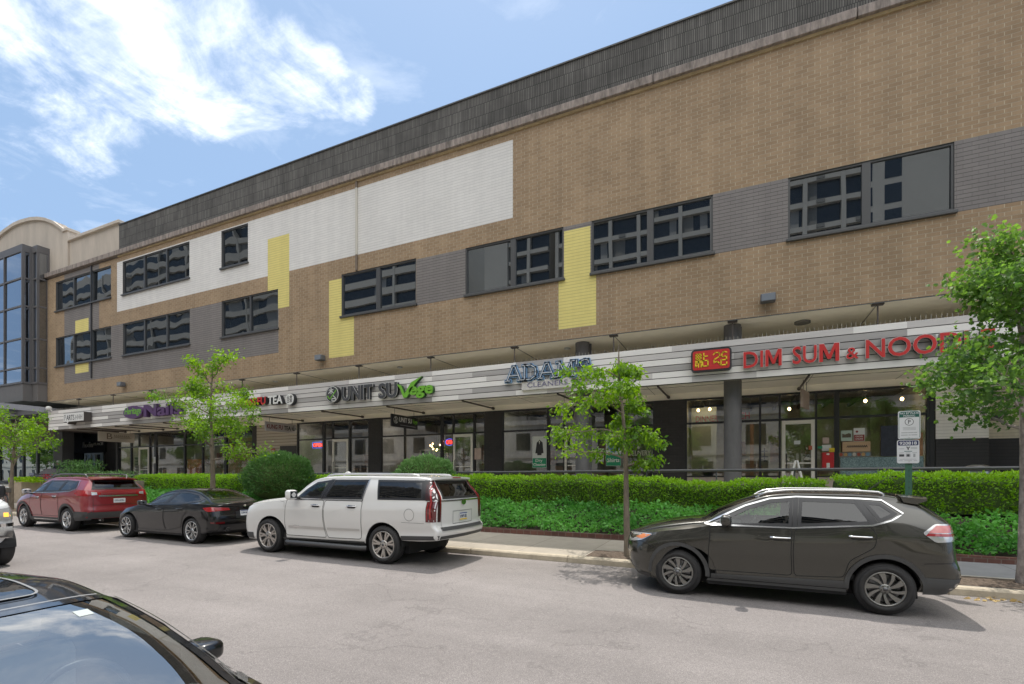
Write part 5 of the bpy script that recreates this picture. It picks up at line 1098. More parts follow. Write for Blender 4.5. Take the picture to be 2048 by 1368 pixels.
# ------------------------------------------------------------------ terrace things
T = thing('a_frame_sign', (1.58, 17.5, 1.33), 'white A shaped frame standing on the terrace in front of the restaurant door', 'sign stand')
for s in (-1, 1):
    for dy in (0, .35):
        mb = MB(); mb.tube([(1.58+s*.025, 17.5+dy*.2, 2.39), (1.58+s*.26, 17.5+dy, 1.34)], .028, 6); mb.build('leg', [WHITE], T)
T = thing('drop_box', (2.62, 19.0, 2.13), 'red metal box fixed low on the glass right of the restaurant door', 'box')
mb = MB(); mb.bbox(2.45, 2.78, 18.99, 19.14, 2.10, 2.69, .015); mb.build('body', [mat('red_metal', (.48,.02,.025), .35)], T)
mb = MB(); mb.bbox(2.57, 2.66, 18.975, 18.989, 2.13, 2.34, .003); mb.build('card_holder', [PAPER], T); mb = MB(); mb.prism(ellipse(2.61, 2.63, .045, .03, 14), facade(18.99), .001, .01); mb.build('handle', [WHITE], T)
T = thing('litter_bin', (5.75, 17.2, 1.33), 'grey metal litter bin behind the hedge, right of the parking sign', 'bin')
mb = MB(); mb.lathe([(.0,0),(.27,0),(.27,.78),(.25,.84),(.12,.88),(0,.88)], Matrix.Translation((5.75,17.2,1.33)), 28); mb.build('body', [mat('bin_steel', (.42,.43,.45), .3, metal=1)], T)
mb = MB(); mb.lathe([(.275,.70),(.285,.72),(.285,.76),(.275,.78)], Matrix.Translation((5.75,17.2,1.33)), 28); mb.build('rim', [GREYM], T)
# ------------------------------------------------------------------ vehicles: a lofted body cut for its glass, with panels laid on its surface
def pchip(keys):
    X = np.array([k[0] for k in keys], float); Y = np.array([k[1] for k in keys], float); h = np.diff(X); d = np.diff(Y)/h
    m = np.zeros(len(X)); m[0], m[-1] = d[0], d[-1]
    for i in range(1, len(X)-1):
        if d[i-1]*d[i] > 0: w1 = 2*h[i]+h[i-1]; w2 = h[i]+2*h[i-1]; m[i] = (w1+w2)/(w1/d[i-1]+w2/d[i])
    def f(x):
        x = min(max(x, X[0]), X[-1]); i = min(max(np.searchsorted(X, x)-1, 0), len(h)-1); t = (x-X[i])/h[i]
        return float((2*t**3-3*t**2+1)*Y[i]+(t**3-2*t**2+t)*h[i]*m[i]+(-2*t**3+3*t**2)*Y[i+1]+(t**3-t**2)*h[i]*m[i+1])
    return f
def inpoly(px, pz, poly):
    c = False; n = len(poly); j = n-1
    for i in range(n):
        xi, zi = poly[i]; xj, zj = poly[j]
        if (zi > pz) != (zj > pz) and px < (xj-xi)*(pz-zi)/(zj-zi+1e-12)+xi: c = not c
        j = i
    return c
def area2(p): return sum(p[i][0]*p[(i+1) % len(p)][1]-p[(i+1) % len(p)][0]*p[i][1] for i in range(len(p)))
def inset(poly, d):
    """offset a polygon inward by d"""
    if area2(poly) < 0: poly = poly[::-1]
    n = len(poly); out = []
    for i in range(n):
        p0, p1, p2 = (np.array(poly[(i+k) % n], float) for k in (-1, 0, 1))
        e1 = p1-p0; e2 = p2-p1; e1 /= np.linalg.norm(e1)+1e-9; e2 /= np.linalg.norm(e2)+1e-9
        n1 = np.array([-e1[1], e1[0]]); n2 = np.array([-e2[1], e2[0]]); b = n1+n2; q = max(.35, 1+n1.dot(n2)); out.append(tuple(p1+b*d/q))
    return out
def smooth_poly(poly, r=.05, n=4):
    """round every corner of a polygon"""
    out = []; m = len(poly)
    for i in range(m):
        a, b, c = (np.array(poly[(i+k) % m], float) for k in (-1, 0, 1)); la, lc = np.linalg.norm(a-b), np.linalg.norm(c-b)
        ra, rc = min(r, la*.45), min(r, lc*.45); p = b+(a-b)/la*ra; q = b+(c-b)/lc*rc
        for k in range(n+1): t = k/n; out.append(tuple((1-t)**2*p+2*t*(1-t)*b+t*t*q))
    return out
def fill2d(poly, step):
    bm = bmesh.new(); vs = [bm.verts.new((p[0], p[1], 0)) for p in poly]; f = bm.faces.new(vs); bmesh.ops.triangulate(bm, faces=[f], ngon_method='EAR_CLIP')
    xs = [p[0] for p in poly]; ys = [p[1] for p in poly]
    for ax, lo, hi in ((0, min(xs), max(xs)), (1, min(ys), max(ys))):
        k = int((hi-lo)/step)
        for i in range(1, k+1):
            co = [0, 0, 0]; co[ax] = lo+(hi-lo)*i/(k+1); no = [0, 0, 0]; no[ax] = 1
            bmesh.ops.bisect_plane(bm, geom=bm.verts[:]+bm.edges[:]+bm.faces[:], plane_co=co, plane_no=no)
    bm.verts.index_update(); V = [tuple(v.co)[:2] for v in bm.verts]; F = [[v.index for v in f.verts] for f in bm.faces]; bm.free(); return V, F
def ring2d(poly, d, step=.06):
    if area2(poly) < 0: poly = poly[::-1]
    inn = inset(poly, d); V = []; n = len(poly)
    for i in range(n):
        a, b, c, e = poly[i], poly[(i+1) % n], inn[i], inn[(i+1) % n]; k = max(1, int(math.dist(a, b)/step))
        for j in range(k): t = j/k; V += [(a[0]+(b[0]-a[0])*t, a[1]+(b[1]-a[1])*t), (c[0]+(e[0]-c[0])*t, c[1]+(e[1]-c[1])*t)]
    m = len(V)//2; return V, [[2*i, 2*((i+1) % m), 2*((i+1) % m)+1, 2*i+1] for i in range(m)]
def strip2d(path, w, step=.06):
    V = []; P = [np.array(p, float) for p in path]
    for i, (a, b) in enumerate(zip(P[:-1], P[1:])):
        k = max(1, int(np.linalg.norm(b-a)/step))
        for j in range(k+(1 if i == len(P)-2 else 0)):
            p = a+(b-a)*j/k; d = (P[min(i+2, len(P)-1)]-P[max(i-1, 0)]) if j == 0 and 0 < i else b-a
            d = d/(np.linalg.norm(d)+1e-9); nn = np.array([-d[1], d[0]])*w/2; V += [tuple(p+nn), tuple(p-nn)]
    m = len(V)//2; return V, [[2*i, 2*i+2, 2*i+3, 2*i+1] for i in range(m-1)]

class Car:
    def __init__(s, **k):
        s.__dict__.update(k)
        for a in ('top', 'belt', 'crown', 'ws', 'wr', 'zb'): setattr(s, a, pchip(getattr(s, a)))
        s.F, s.R, s.bow = pchip(s.F), pchip(s.R), pchip(s.bow)
        s.prof = pchip(s.prof)
    def cr(s, x):
        c = 0
        for xe, r, sg in ((s.xf, s.rf, -1), (s.xr, s.rr, 1)):
            t = ((x-xe)*sg+r)/r
            if t > 0: c = max(c, r*(1-math.sqrt(max(0, 1-min(t, 1)**2))))
        return c
    def zrail(s, x): return max(s.belt(x)+.012, s.top(x)-s.crown(x))
    def side_y(s, x, z):
        zb, be = s.zb(x), s.belt(x)
        if z <= be: y = min(s.prof((z-zb)/(be-zb))*s.W, 9); v = (z-zb)/(be-zb); y = y+(s.ws(x)-s.W*s.prof(1))*max(0, v)**2
        else:
            zr = s.zrail(x); t = min(1, (z-be)/max(1e-4, zr-be)); y = s.ws(x)+(s.wr(x)-s.ws(x))*t+.018*math.sin(math.pi*t)*min(1, (zr-be)/.3)
        return max(.02, y-s.cr(x))
    def top_z(s, x, y):
        wr = max(.05, s.wr(x)-s.cr(x)); zr, zt = s.zrail(x), s.top(x); q = min(1, abs(y)/wr); e = s.roof_e
        return zr+(zt-zr)*max(0, 1-q**(2/e))**(e/2)
    def warp(s, x, z):
        if x < s.xaf: return s.xaf+(x-s.xaf)*(s.F(z)-s.xaf)/(s.xf-s.xaf)
        if x > s.xar: return s.xar+(x-s.xar)*(s.R(z)-s.xar)/(s.xr-s.xar)
        return x
    def unwarp(s, x, z):
        if x < s.xaf: return max(s.xf, s.xaf+(x-s.xaf)*(s.xf-s.xaf)/(s.F(z)-s.xaf))
        if x > s.xar: return min(s.xr, s.xar+(x-s.xar)*(s.xr-s.xar)/(s.R(z)-s.xar))
        return x
    def fin(s, xu, y, z): return (s.warp(xu, z)+s.bow(xu)*(y/s.W)**2, y, z)
    def P(s, p, sg=1):                                     # local -> world
        x, y, z = p; y = y*sg; X = s.X0+s.dir*x; return (X, s.Yc+s.dir*-1*-y if False else s.Yc+y, zg(X)+z)
    # --- surface panels
    def side(s, mb, VF, off, sg, mi=0):
        V, F = VF; pts = []
        for x, z in V:
            xb = x-s.bow(s.unwarp(x, z)); xu = s.unwarp(xb, z); y = s.side_y(xu, z)
            dz = (s.side_y(xu, z+.01)-s.side_y(xu, z-.01))/.02; dx = (s.side_y(min(xu+.01, s.xr), z)-s.side_y(max(xu-.01, s.xf), z))/.02; l = math.sqrt(1+dz*dz+dx*dx)
            q = s.fin(xu, y+off/l, z-off*dz/l); pts.append(s.P((q[0]-off*dx/l, q[1], q[2]), sg))
        mb.add(pts, F, mi, True)
    def topd(s, mb, VF, off, mi=0):
        V, F = VF; pts = []
        for x, y in V:
            z = s.top_z(x, y); gx = (s.top_z(x+.01, y)-s.top_z(x-.01, y))/.02; gy = (s.top_z(x, y+.01)-s.top_z(x, y-.01))/.02; l = math.sqrt(1+gx*gx+gy*gy)
            q = s.fin(x, y-off*gy/l, z+off/l); pts.append(s.P((q[0]-off*gx/l, q[1], q[2])))
        mb.add(pts, F, mi, True)
    def end(s, mb, VF, off, mi=0, rear=True):
        V, F = VF; xe = s.xr if rear else s.xf; sg = 1 if rear else -1; pts = []
        for y, z in V:
            q = s.fin(xe, y, z); pts.append(s.P((q[0]+sg*off, y, z)))
        mb.add(pts, F, mi, True)
    def build(s):
        nm = s.name; near = -1 if s.Yc > 3 else 1
        T = thing(nm, (s.X0+s.dir*s.wb/2, s.Yc, zg(s.X0+s.dir*s.wb/2)), s.lab, s.cat, s.group); s.T = T
        paint = s.paint; K = s
        # ---- body loft
        xs = set(np.arange(s.xf, s.xr, .035).tolist()+[s.xr]); 
        for xe, r, sg in ((s.xf, s.rf, 1), (s.xr, s.rr, -1)):
            for k in range(9): xs.add(xe+sg*r*(1-math.cos(math.pi/2*k/8)))
        arches = [(0, s.ra), (s.wb, s.ra)]
        for xc, ra in arches: xs |= {xc-ra, xc-ra-.002, xc+ra, xc+ra+.002}; xs |= {xc+ra*math.cos(math.pi*k/22) for k in range(1, 22)}
        xs = sorted(x for x in xs if s.xf <= x <= s.xr); xs = [x for i, x in enumerate(xs) if i == 0 or x-xs[i-1] > .0012]
        n1, n2, n3 = 18, 12, 14; rows = []
        for x in xs:
            zb, be = s.zb(x), s.belt(x); ze = zb
            for xc, ra in arches:
                if abs(x-xc) < ra+.0005: ze = max(ze, s.rw+math.sqrt(max(0, ra*ra-(x-xc)**2)))
            ze = min(ze, be-.05); r = []; y0 = s.side_y(x, ze); r.append((x, max(.02, y0-.05), ze+.012 if ze > zb+.01 else ze))
            for i in range(n1): v = i/n1; z = ze+(be-ze)*v; r.append((x, s.side_y(x, z), z))
            zr = s.zrail(x)
            for i in range(n2): t = i/n2; z = be+(zr-be)*t; r.append((x, s.side_y(x, z), z))
            wr = max(.02, s.wr(x)-s.cr(x)); zt = s.top(x); e = s.roof_e
            for i in range(n3+1): a = math.pi/2*i/n3; r.append((x, wr*max(0, math.cos(a))**e, zr+(zt-zr)*max(0, math.sin(a))**e))
            rows.append(r)
        nr = len(rows[0]); verts = []; param = []
        for r in rows:
            for sg in (1, -1):
                for j, p in enumerate(r): verts.append(s.P(s.fin(*p), sg)); param.append((s.warp(p[0], p[2]), p[0], p[1]*sg, p[2]))
        vid = lambda i, sg, j: i*2*nr+(0 if sg > 0 else nr)+(j if j < nr-1 or sg > 0 else j)
        faces = []; wins = [[(x-0, z) for x, z in inset(w, .03)] for w in s.side_glass]; tops = [inset(w, .03) for w in s.top_glass]; ends = [inset(w, .03) for w in s.end_glass]
        for i in range(len(xs)-1):
            for sg in (1, -1):
                for j in range(nr-1):
                    q = [vid(i, sg, j), vid(i+1, sg, j), vid(i+1, sg, j+1), vid(i, sg, j+1)]
                    c = [sum(param[v][k] for v in q)/4 for k in range(4)]
                    if 1+n1-1 <= j < 1+n1+n2+2 and any(inpoly(c[0]+s.bow(c[1]), c[3], w) for w in wins): continue
                    if j >= 1+n1+n2-1 and any(inpoly(c[1], c[2], w) for w in tops): continue
                    faces.append(q if sg*near*s.flip < 0 else q[::-1])
        # ---- end caps
        nc = 22
        for i, rear in ((0, False), (len(xs)-1, True)):
            base = len(verts)
            for j in range(nr):
                x, y, z = rows[i][j]
                for k in range(nc+1):
                    yy = y*(1-2*k/nc); verts.append(s.P(s.fin(x, yy, z))); param.append((x, x, yy, z))
            for j in range(nr-1):
                for k in range(nc):
                    q = [base+j*(nc+1)+k, base+j*(nc+1)+k+1, base+(j+1)*(nc+1)+k+1, base+(j+1)*(nc+1)+k]; c = [sum(param[v][m] for v in q)/4 for m in range(4)]
                    if rear and any(inpoly(c[2], c[3], w) for w in ends): continue
                    faces.append(q)
        mb = MB(); mb.add(verts, faces, 0, True)
        bm = bmesh.new()
        bv = [bm.verts.new(v) for v in mb.v]
        for f in faces:
            try: bm.faces.new([bv[i] for i in f])
            except ValueError: pass
        bmesh.ops.remove_doubles(bm, verts=bm.verts, dist=.0006); bmesh.ops.recalc_face_normals(bm, faces=bm.faces)
        mb = MB(); mb.bm(bm, 0, True); body = mb.build('body', [paint], T); s.body = body
        me = body.data; me.set_sharp_from_angle(angle=math.radians(38))
        # ---- dark underside, wheel liners, cabin
        DK = mat('car_underside', (.012,.012,.013), .8)
        mb = MB(); y = s.W-.30
        def wb_(x0, x1, y0, y1, z0, z1):
            a, b = s.P((x0, y0, z0)), s.P((x1, y1, z1)); X0, X1 = sorted((a[0], b[0])); zc = zg((X0+X1)/2); mb.box(X0, X1, min(a[1], b[1]), max(a[1], b[1]), zc+z0, zc+z1)
        wb_(-s.ra, s.wb+s.ra, -y, y, .20, .45); wb_(s.xf+.25, -s.ra-.001, -y, y, s.zb(s.xf)+.03, .6); wb_(s.wb+s.ra+.001, s.xr-.20, -y+.1, y-.1, s.zb(s.xr)-.02, .7); wb_(s.ra+.02, s.wb-s.ra-.02, -s.W+.07, s.W-.07, .22, .50)
        for sg in (1, -1):
            for xc, ra in arches:
                n = 18; pts = []
                for k in range(n+1):
                    a = math.pi*(-.01+1.02*k/n)
                    for yy in (s.W-.035, s.W-.36): pts.append(s.P((xc+(ra-.004)*math.cos(a), yy, s.rw+(ra-.004)*math.sin(a)), sg))
                mb.add(pts, [(2*k, 2*k+2, 2*k+3, 2*k+1) for k in range(n)]); mb.add([pts[2*k+1] for k in range(n+1)], [tuple(range(n+1))])
        mb.build('underbody', [DK], T)
        s.interior()
        # ---- glass with seals and bright trim
        for k, w in enumerate(s.side_glass):
            for sg in (1, -1):
                g = MB(); s.side(g, fill2d(w, .09), .003, sg); o = g.build('window', [s.gmat[k]], T)
                r = MB(); s.side(r, ring2d(w, .045), .006, sg, 0); o2 = r.build('seal', [BLACKF], o)
        for line, w, m in s.trim:
            for sg in (1, -1):
                r = MB(); s.side(r, strip2d(line, w), .010, sg); r.build('window_trim', [m], T)
        for poly, off, m, n in s.side_panels:
            for sg in (1, -1):
                r = MB(); s.side(r, fill2d(poly, .07), off, sg)
                r.build(n, [m], T)
        for k, w in enumerate(s.top_glass):
            g = MB(); s.topd(g, fill2d(w, .09), .003); o = g.build('windscreen' if k == 0 else ('rear_window' if k == 1 and s.fast else 'sunroof'), [s.gtop[k]], T)
            r = MB(); s.topd(r, ring2d(w, s.frit), .006); r.build('seal', [mat('glass_frit', (.012,.012,.013), .08, coat=1)], o)
        for w in s.end_glass:
            g = MB(); s.end(g, fill2d(w, .1), .003); o = g.build('rear_window', [s.gend], T); r = MB(); s.end(r, ring2d(w, .05), .006); r.build('seal', [BLACKF], o)
        for poly, off, m, n in s.end_panels:
            r = MB(); s.end(r, fill2d(poly, .08), off); r.build(n, [m], T)
        for poly, off, m, n in s.front_panels:
            r = MB(); s.end(r, fill2d(poly, .08), off, 0, False); r.build(n, [m], T)
        for poly, off, m, n in s.top_panels:
            r = MB(); s.topd(r, fill2d(poly, .08), off); r.build(n, [m], T)
        for ln in s.top_seams:
            r = MB(); s.topd(r, strip2d(ln, .010), .003); r.build('panel_gap', [BLACKF], T)
        # ---- doors: a panel a hair proud of the body, with its gap and handle
        for poly, h in s.doors:
            for sg in (1, -1):
                d = MB(); pp = smooth_poly(poly, .06); s.side(d, fill2d(pp, .07), .0035, sg); do = d.build('door', [paint], T)
                r = MB(); s.side(r, ring2d(inset(pp, -.006), .011), .0045, sg); r.build('door_gap', [mat('panel_gap', (.01,.01,.01), .8)], do)
                if h:
                    x0, x1, z = h; m_ = MB(); s.side(m_, fill2d(smooth_poly([(x0+.02, z-.035), (x1-.02, z-.035), (x1-.02, z+.03), (x0+.02, z+.03)], .03), .06), .0045, sg, 1)
                    yy = s.side_y((x0+x1)/2, z); pts = []
                    for i in range(9):
                        t = i/8; pts.append(s.P((x0+(x1-x0)*t, yy+.006+.036*math.sin(math.pi*t)**.45, z+.012), sg))
                    m_.tube(pts, .013, 8, 0); m_.build('handle', [s.hmat, mat('handle_recess_shade', tuple(c*.5 for c in s.pcol), .3)], do)  # flat patch, recess shade put into a darker paint colour
        # ---- arch trims
        if s.archm:
            for xc, ra in arches:
                for sg in (1, -1):
                    V = []; n = 26; w0 = s.archw
                    for k in range(n+1):
                        a = math.pi*(s.a0+(1-s.a0-s.a1)*k/n)
                        for rr in (ra-.004, ra+w0): V.append((xc+rr*math.cos(a), max(s.zb(xc+rr*math.cos(a))+.004, s.rw+rr*math.sin(a))))
                    r = MB(); s.side(r, (V, [[2*k, 2*k+2, 2*k+3, 2*k+1] for k in range(n)]), .014, sg)
                    V2 = [V[2*k] for k in range(n+1)]; a_ = [s.P(s.fin(s.unwarp(x, z), s.side_y(s.unwarp(x, z), z)+.014, z), sg) for x, z in V2]; b_ = [s.P(s.fin(s.unwarp(x, z), s.side_y(s.unwarp(x, z), z)-.05, z), sg) for x, z in V2]
                    r.add(a_+b_, [(k, k+1, n+2+k, n+1+k) for k in range(n)], 0, True); r.build('arch_trim', [s.archm], T)
        # ---- wheels
        for xc in (0, s.wb):
            for sg in (1, -1): s.wheel(xc, sg)
        # ---- mirrors, rails, extras
        for sg in (1, -1):
            mb = MB(); x, y_, z = s.mir; c = s.P((x, y_, z), sg); mb.blob(c, s.mirr, .55, 0, 22, 14)
            a = s.P((x+.03, s.side_y(x, s.belt(x)+.02)-.01, z-.075), sg); mb.tube([a, s.P((x+.02, y_-.06, z-.06), sg)], [.035, .028], 8, 1)
            mo = mb.build('wing_mirror', [s.mirm, BLACKF], T)
            g = MB(); q = s.P((x+s.mirr[0]*.93, y_, z+.005), sg); d = s.dir*.004; r0, r1 = s.mirr[1]*.75, s.mirr[2]*.68
            g.add([(q[0]+d, q[1]-r0, q[2]-r1), (q[0]+d, q[1]+r0, q[2]-r1), (q[0]+d, q[1]+r0, q[2]+r1), (q[0]+d, q[1]-r0, q[2]+r1)], [(0,1,2,3)]); g.build('mirror_glass', [mat('mirror_glass', (.32,.33,.34), .08, metal=1)], mo)
        if s.rails:
            x0, x1, yr, hh, m, wd = s.rails
            for sg in (1, -1):
                mb = MB(); pts = []; n = 22
                for i in range(n+1):
                    t = i/n; x = x0+(x1-x0)*t; up = hh*min(1, min(t, 1-t)/.09)**.6; pts.append(s.P(s.fin(x, yr-(.03 if t < .03 or t > .97 else 0), s.top_z(x, yr)+.008+up), sg))
                mb.tube(pts, [wd*(.7 if i in (0, n) else 1) for i in range(n+1)], 8)
                for t in s.feet:
                    x = x0+(x1-x0)*t; mb.tube([s.P(s.fin(x, yr, s.top_z(x, yr)-.01), sg), s.P(s.fin(x, yr, s.top_z(x, yr)+hh), sg)], wd*.9, 8)
                mb.build('roof_rail', [m], T)
        if s.extra: s.extra(s, T)
        return T
    def interior(s):
        T = s.T; CL = s.cabin; mb = MB(); x0 = s.cab[0]
        def bx(x0, x1, y0, y1, z0, z1, b=.05):
            a, c = s.P((x0, y0, z0)), s.P((x1, y1, z1)); X0, X1 = sorted((a[0], c[0])); zc = zg((X0+X1)/2); mb.bbox(X0, X1, min(a[1], c[1]), max(a[1], c[1]), zc+z0, zc+z1, b)
        be = s.belt(s.cab[1]); H = s.seat_h
        bx(x0-.05, s.cab[2]+.4, -s.W+.12, s.W-.12, .42, .50, .02); mb.build('cabin_floor', [CL], T)
        for xs_, ys_ in [(s.cab[1], (-.38, .38)), (s.cab[2], (-.42, .0, .42))]+([(s.cab[3], (-.4, .4))] if len(s.cab) > 3 else []):
            mb = MB()
            for y in ys_:
                w = .24 if len(ys_) == 2 else .21
                bx(xs_-.30, xs_+.25, y-w, y+w, .5, H-.33, .06); bx(xs_+.18, xs_+.34, y-w, y+w, H-.40, H+.16, .06); bx(xs_+.24, xs_+.34, y-.12, y+.12, H+.18, H+.36, .05)
            mb.build('seats', [CL], T)
        mb = MB(); bx(x0+.02, x0+.38, -s.W+.16, s.W-.16, .7, s.belt(x0+.3)-.02, .05); mb.build('dashboard', [CL], T)
        mb = MB(); c = Vector(s.P((x0+.52, .38, s.belt(x0+.5)-.02), s.steer)); M = Matrix.Translation(c) @ Matrix.Rotation(math.radians(-65*s.dir), 4, 'Y')
        mb.lathe([(.17+.016*math.cos(t), .016*math.sin(t)) for t in np.linspace(0, 2*math.pi, 9)], M, 24); mb.build('steering_wheel', [BLACKF], T)
    def wheel(s, xc, sg):
        T = s.T; yo = s.W-.012; R = s.rw; r = s.rim; w = s.tw; c = Vector(s.P((xc, yo, R), sg)); c.z = zg(c.x)+R
        # local wheel frame: z axis points outward
        M = Matrix.Translation(c) @ (Matrix.Rotation(math.radians(-90*sg), 4, 'X')) @ Matrix.Rotation(s.spin+xc, 4, 'Z')
        W = thing_part('wheel', c, T)
        mb = MB(); b = .018
        prof = [(r-.012,-w+.02),(r+.02,-w),(R-.05,-w-.006),(R-.012,-w+.03),(R-.001,-w+.06),(R,-w*.5),(R-.001,-.06),(R-.010,-.032),(R-.030,-.010),(R-.055,.003),((R+r)/2+.01,.010),(r+.030,.004),(r+.012,-.004),(r+.002,-.016),(r-.006,-.03)]
        mb.lathe(prof, M, 48)
        for k in range(4): mb.lathe([(R+.0004,-.07-k*w*.21),(R-.012,-.073-k*w*.21),(R-.012,-.083-k*w*.21),(R+.0004,-.086-k*w*.21)], M, 48, 1)
        mb.build('tyre', [mat('tyre_rubber', (.024,.023,.023), .75, var=.25, vscale=20), mat('tyre_groove', (.006,.006,.006), .9)], W)
        mb = MB(); mb.lathe([(r+.004,-.012),(r-.004,-.004),(r-.014,-.006),(r-.022,-.022),(r-.03,-.07),(r-.035,-w+.03)], M, 48, 0); mb.lathe([(r-.034,-.14),(0,-.14)], M, 32, 2); mb.lathe([(r*.80,-.10),(r*.80,-.115),(r*.3,-.115)], M, 32, 3); mb.lathe([(r*.80,-.10),(r*.42,-.10),(r*.38,-.085),(0,-.085)], M, 32, 3)
        for i in range(s.nsp):
            a = 2*math.pi*i/s.nsp
            for h0, h1, w0, w1, mi in s.spoke:
                pts = []
                for t in (0, .25, .5, .75, 1):
                    rr = s.hub+(r-.012-s.hub)*t; ang = a+h0+(h1-h0)*t; ww = w0+(w1-w0)*t; yy = -.034+.024*math.sin(math.pi*(.15+.85*t)*.62); er = Vector((math.cos(ang), math.sin(ang), 0)); et = Vector((-math.sin(ang), math.cos(ang), 0))
                    pts.append([er*rr-et*ww/2+Vector((0,0,yy)), er*rr+et*ww/2+Vector((0,0,yy)), er*rr+et*(ww/2+.004)+Vector((0,0,yy-.028)), er*rr-et*(ww/2+.004)+Vector((0,0,yy-.028))])
                vs = [M @ q for p in pts for q in p]; fs = []
                for j in range(4): fs += [(4*j+k, 4*j+(k+1) % 4, 4*j+4+(k+1) % 4, 4*j+4+k) for k in range(4)]
                mb.add(vs, fs, mi)
        mb.lathe([(s.hub*1.18,-.05),(s.hub*1.15,-.028),(s.hub*.9,-.016),(s.hub*.5,-.010),(0,-.008)], M, 28, 0); mb.lathe([(.030,-.010),(.028,-.002),(0,.0)], M, 18, 3)
        for k in range(s.nlug):
            a = 2*math.pi*k/s.nlug+.3; q = Vector((math.cos(a), math.sin(a), 0))*s.hub*.78; mb.cyl(M @ (q+Vector((0,0,-.03))), M @ (q+Vector((0,0,-.009))), .010, n=8, mi=4)
        mb.build('rim', [s.rimm, s.rimd, mat('wheel_dark', (.02,.02,.021), .6), mat('brake_disc', (.16,.16,.165), .35, metal=1), mat('lug_dark', (.03,.03,.03), .3)], W)
def thing_part(name, loc, T):
    o = bpy.data.objects.new(name, None); COL.objects.link(o); o.parent = T; o.location = Vector(loc)-OFF[T.name]; o.empty_display_size = .1; OFF[o.name] = Vector(loc); return o
def mir_y(poly): return [(-y, z) for y, z in poly][::-1]
def plate(s, T, y0, y1, z0, z1, text, band, tcol=(.04,.06,.12)):
    mb = MB(); V, F = fill2d(rrect(y0, y1, z0, z1, .012, 2), .2); s.end(mb, (V, F), .014); mb.build('licence_plate', [mat('plate_white', (.66,.67,.68), .4), ], T)
    x = s.fin(s.xr, (y0+y1)/2, (z0+z1)/2)[0]; P0 = s.P((x, 0, 0)); 
    fn = lambda u, v, w: (s.P((x+.016+w, 0, 0))[0], s.Yc+u, zg(P0[0])+v)
    mb = MB(); put_text(mb, text, y0+.03, y1-.03, z0+.045, z1-.045, fn, .001, .003, 0, .01)
    for (a, b), mi in band: mb.prism([(y0+.005, a), (y1-.005, a), (y1-.005, b), (y0+.005, b)], fn, .0005, .001, mi)
    mb.build('plate_print', [mat('plate_ink', tcol, .5), mat('plate_yellow', (.72,.50,.02), .5), mat('plate_blue', (.03,.06,.22), .5)], T)

PROF = [(0,.945), (.09,.972), (.21,.966), (.36,.986), (.56,1.0), (.78,1.0), (.87,.982), (1,.945)]
def paintm(name, c, metal=.0, rough=.35, spec=.5): return mat(name, c, rough, metal=metal, coat=1.0, spec=spec)
CABIN = mat('cabin_dark', (.03,.03,.032), .8); CABIN_T = mat('cabin_grey', (.10,.095,.09), .8)
CG_CLEAR = glass_mat('car_glass_clear', tint=(.55,.66,.60), base=.02); CG_DARK = glass_mat('car_glass_privacy', tint=(.05,.05,.055), base=.03); CG_MID = glass_mat('car_glass_mid', tint=(.30,.34,.33), base=.04)
PLAST = mat('grey_body_plastic', (.055,.055,.055), .6, bump=.15, bscale=400); SATIN = mat('satin_chrome', (.58,.58,.58), .25, metal=1)
LRED = mat('lamp_red', (.30,.010,.013), .12, coat=1); LRED2 = mat('lamp_dark_red', (.10,.006,.008), .12, coat=1); LCLR = mat('lamp_clear', (.55,.55,.55), .10, metal=.5, coat=1); LPINK = mat('lamp_pale_red', (.58,.17,.16), .12, coat=1); LORG = mat('lamp_amber', (.65,.19,.03), .12, coat=1); LSMK = mat('lamp_smoke', (.05,.05,.052), .1, coat=1)
BASE = dict(prof=PROF, roof_e=.55, flip=1, fast=False, top_panels=[], top_seams=[], front_panels=[], end_panels=[], side_panels=[], trim=[], extra=None, rails=None, archm=None, archw=.05, a0=.0, a1=.0, group='vehicles on the street', frit=.06, cabin=CABIN, seat_h=1.0, steer=1, nlug=5, spin=.4, feet=(), dir=1, hmat=CHROME)

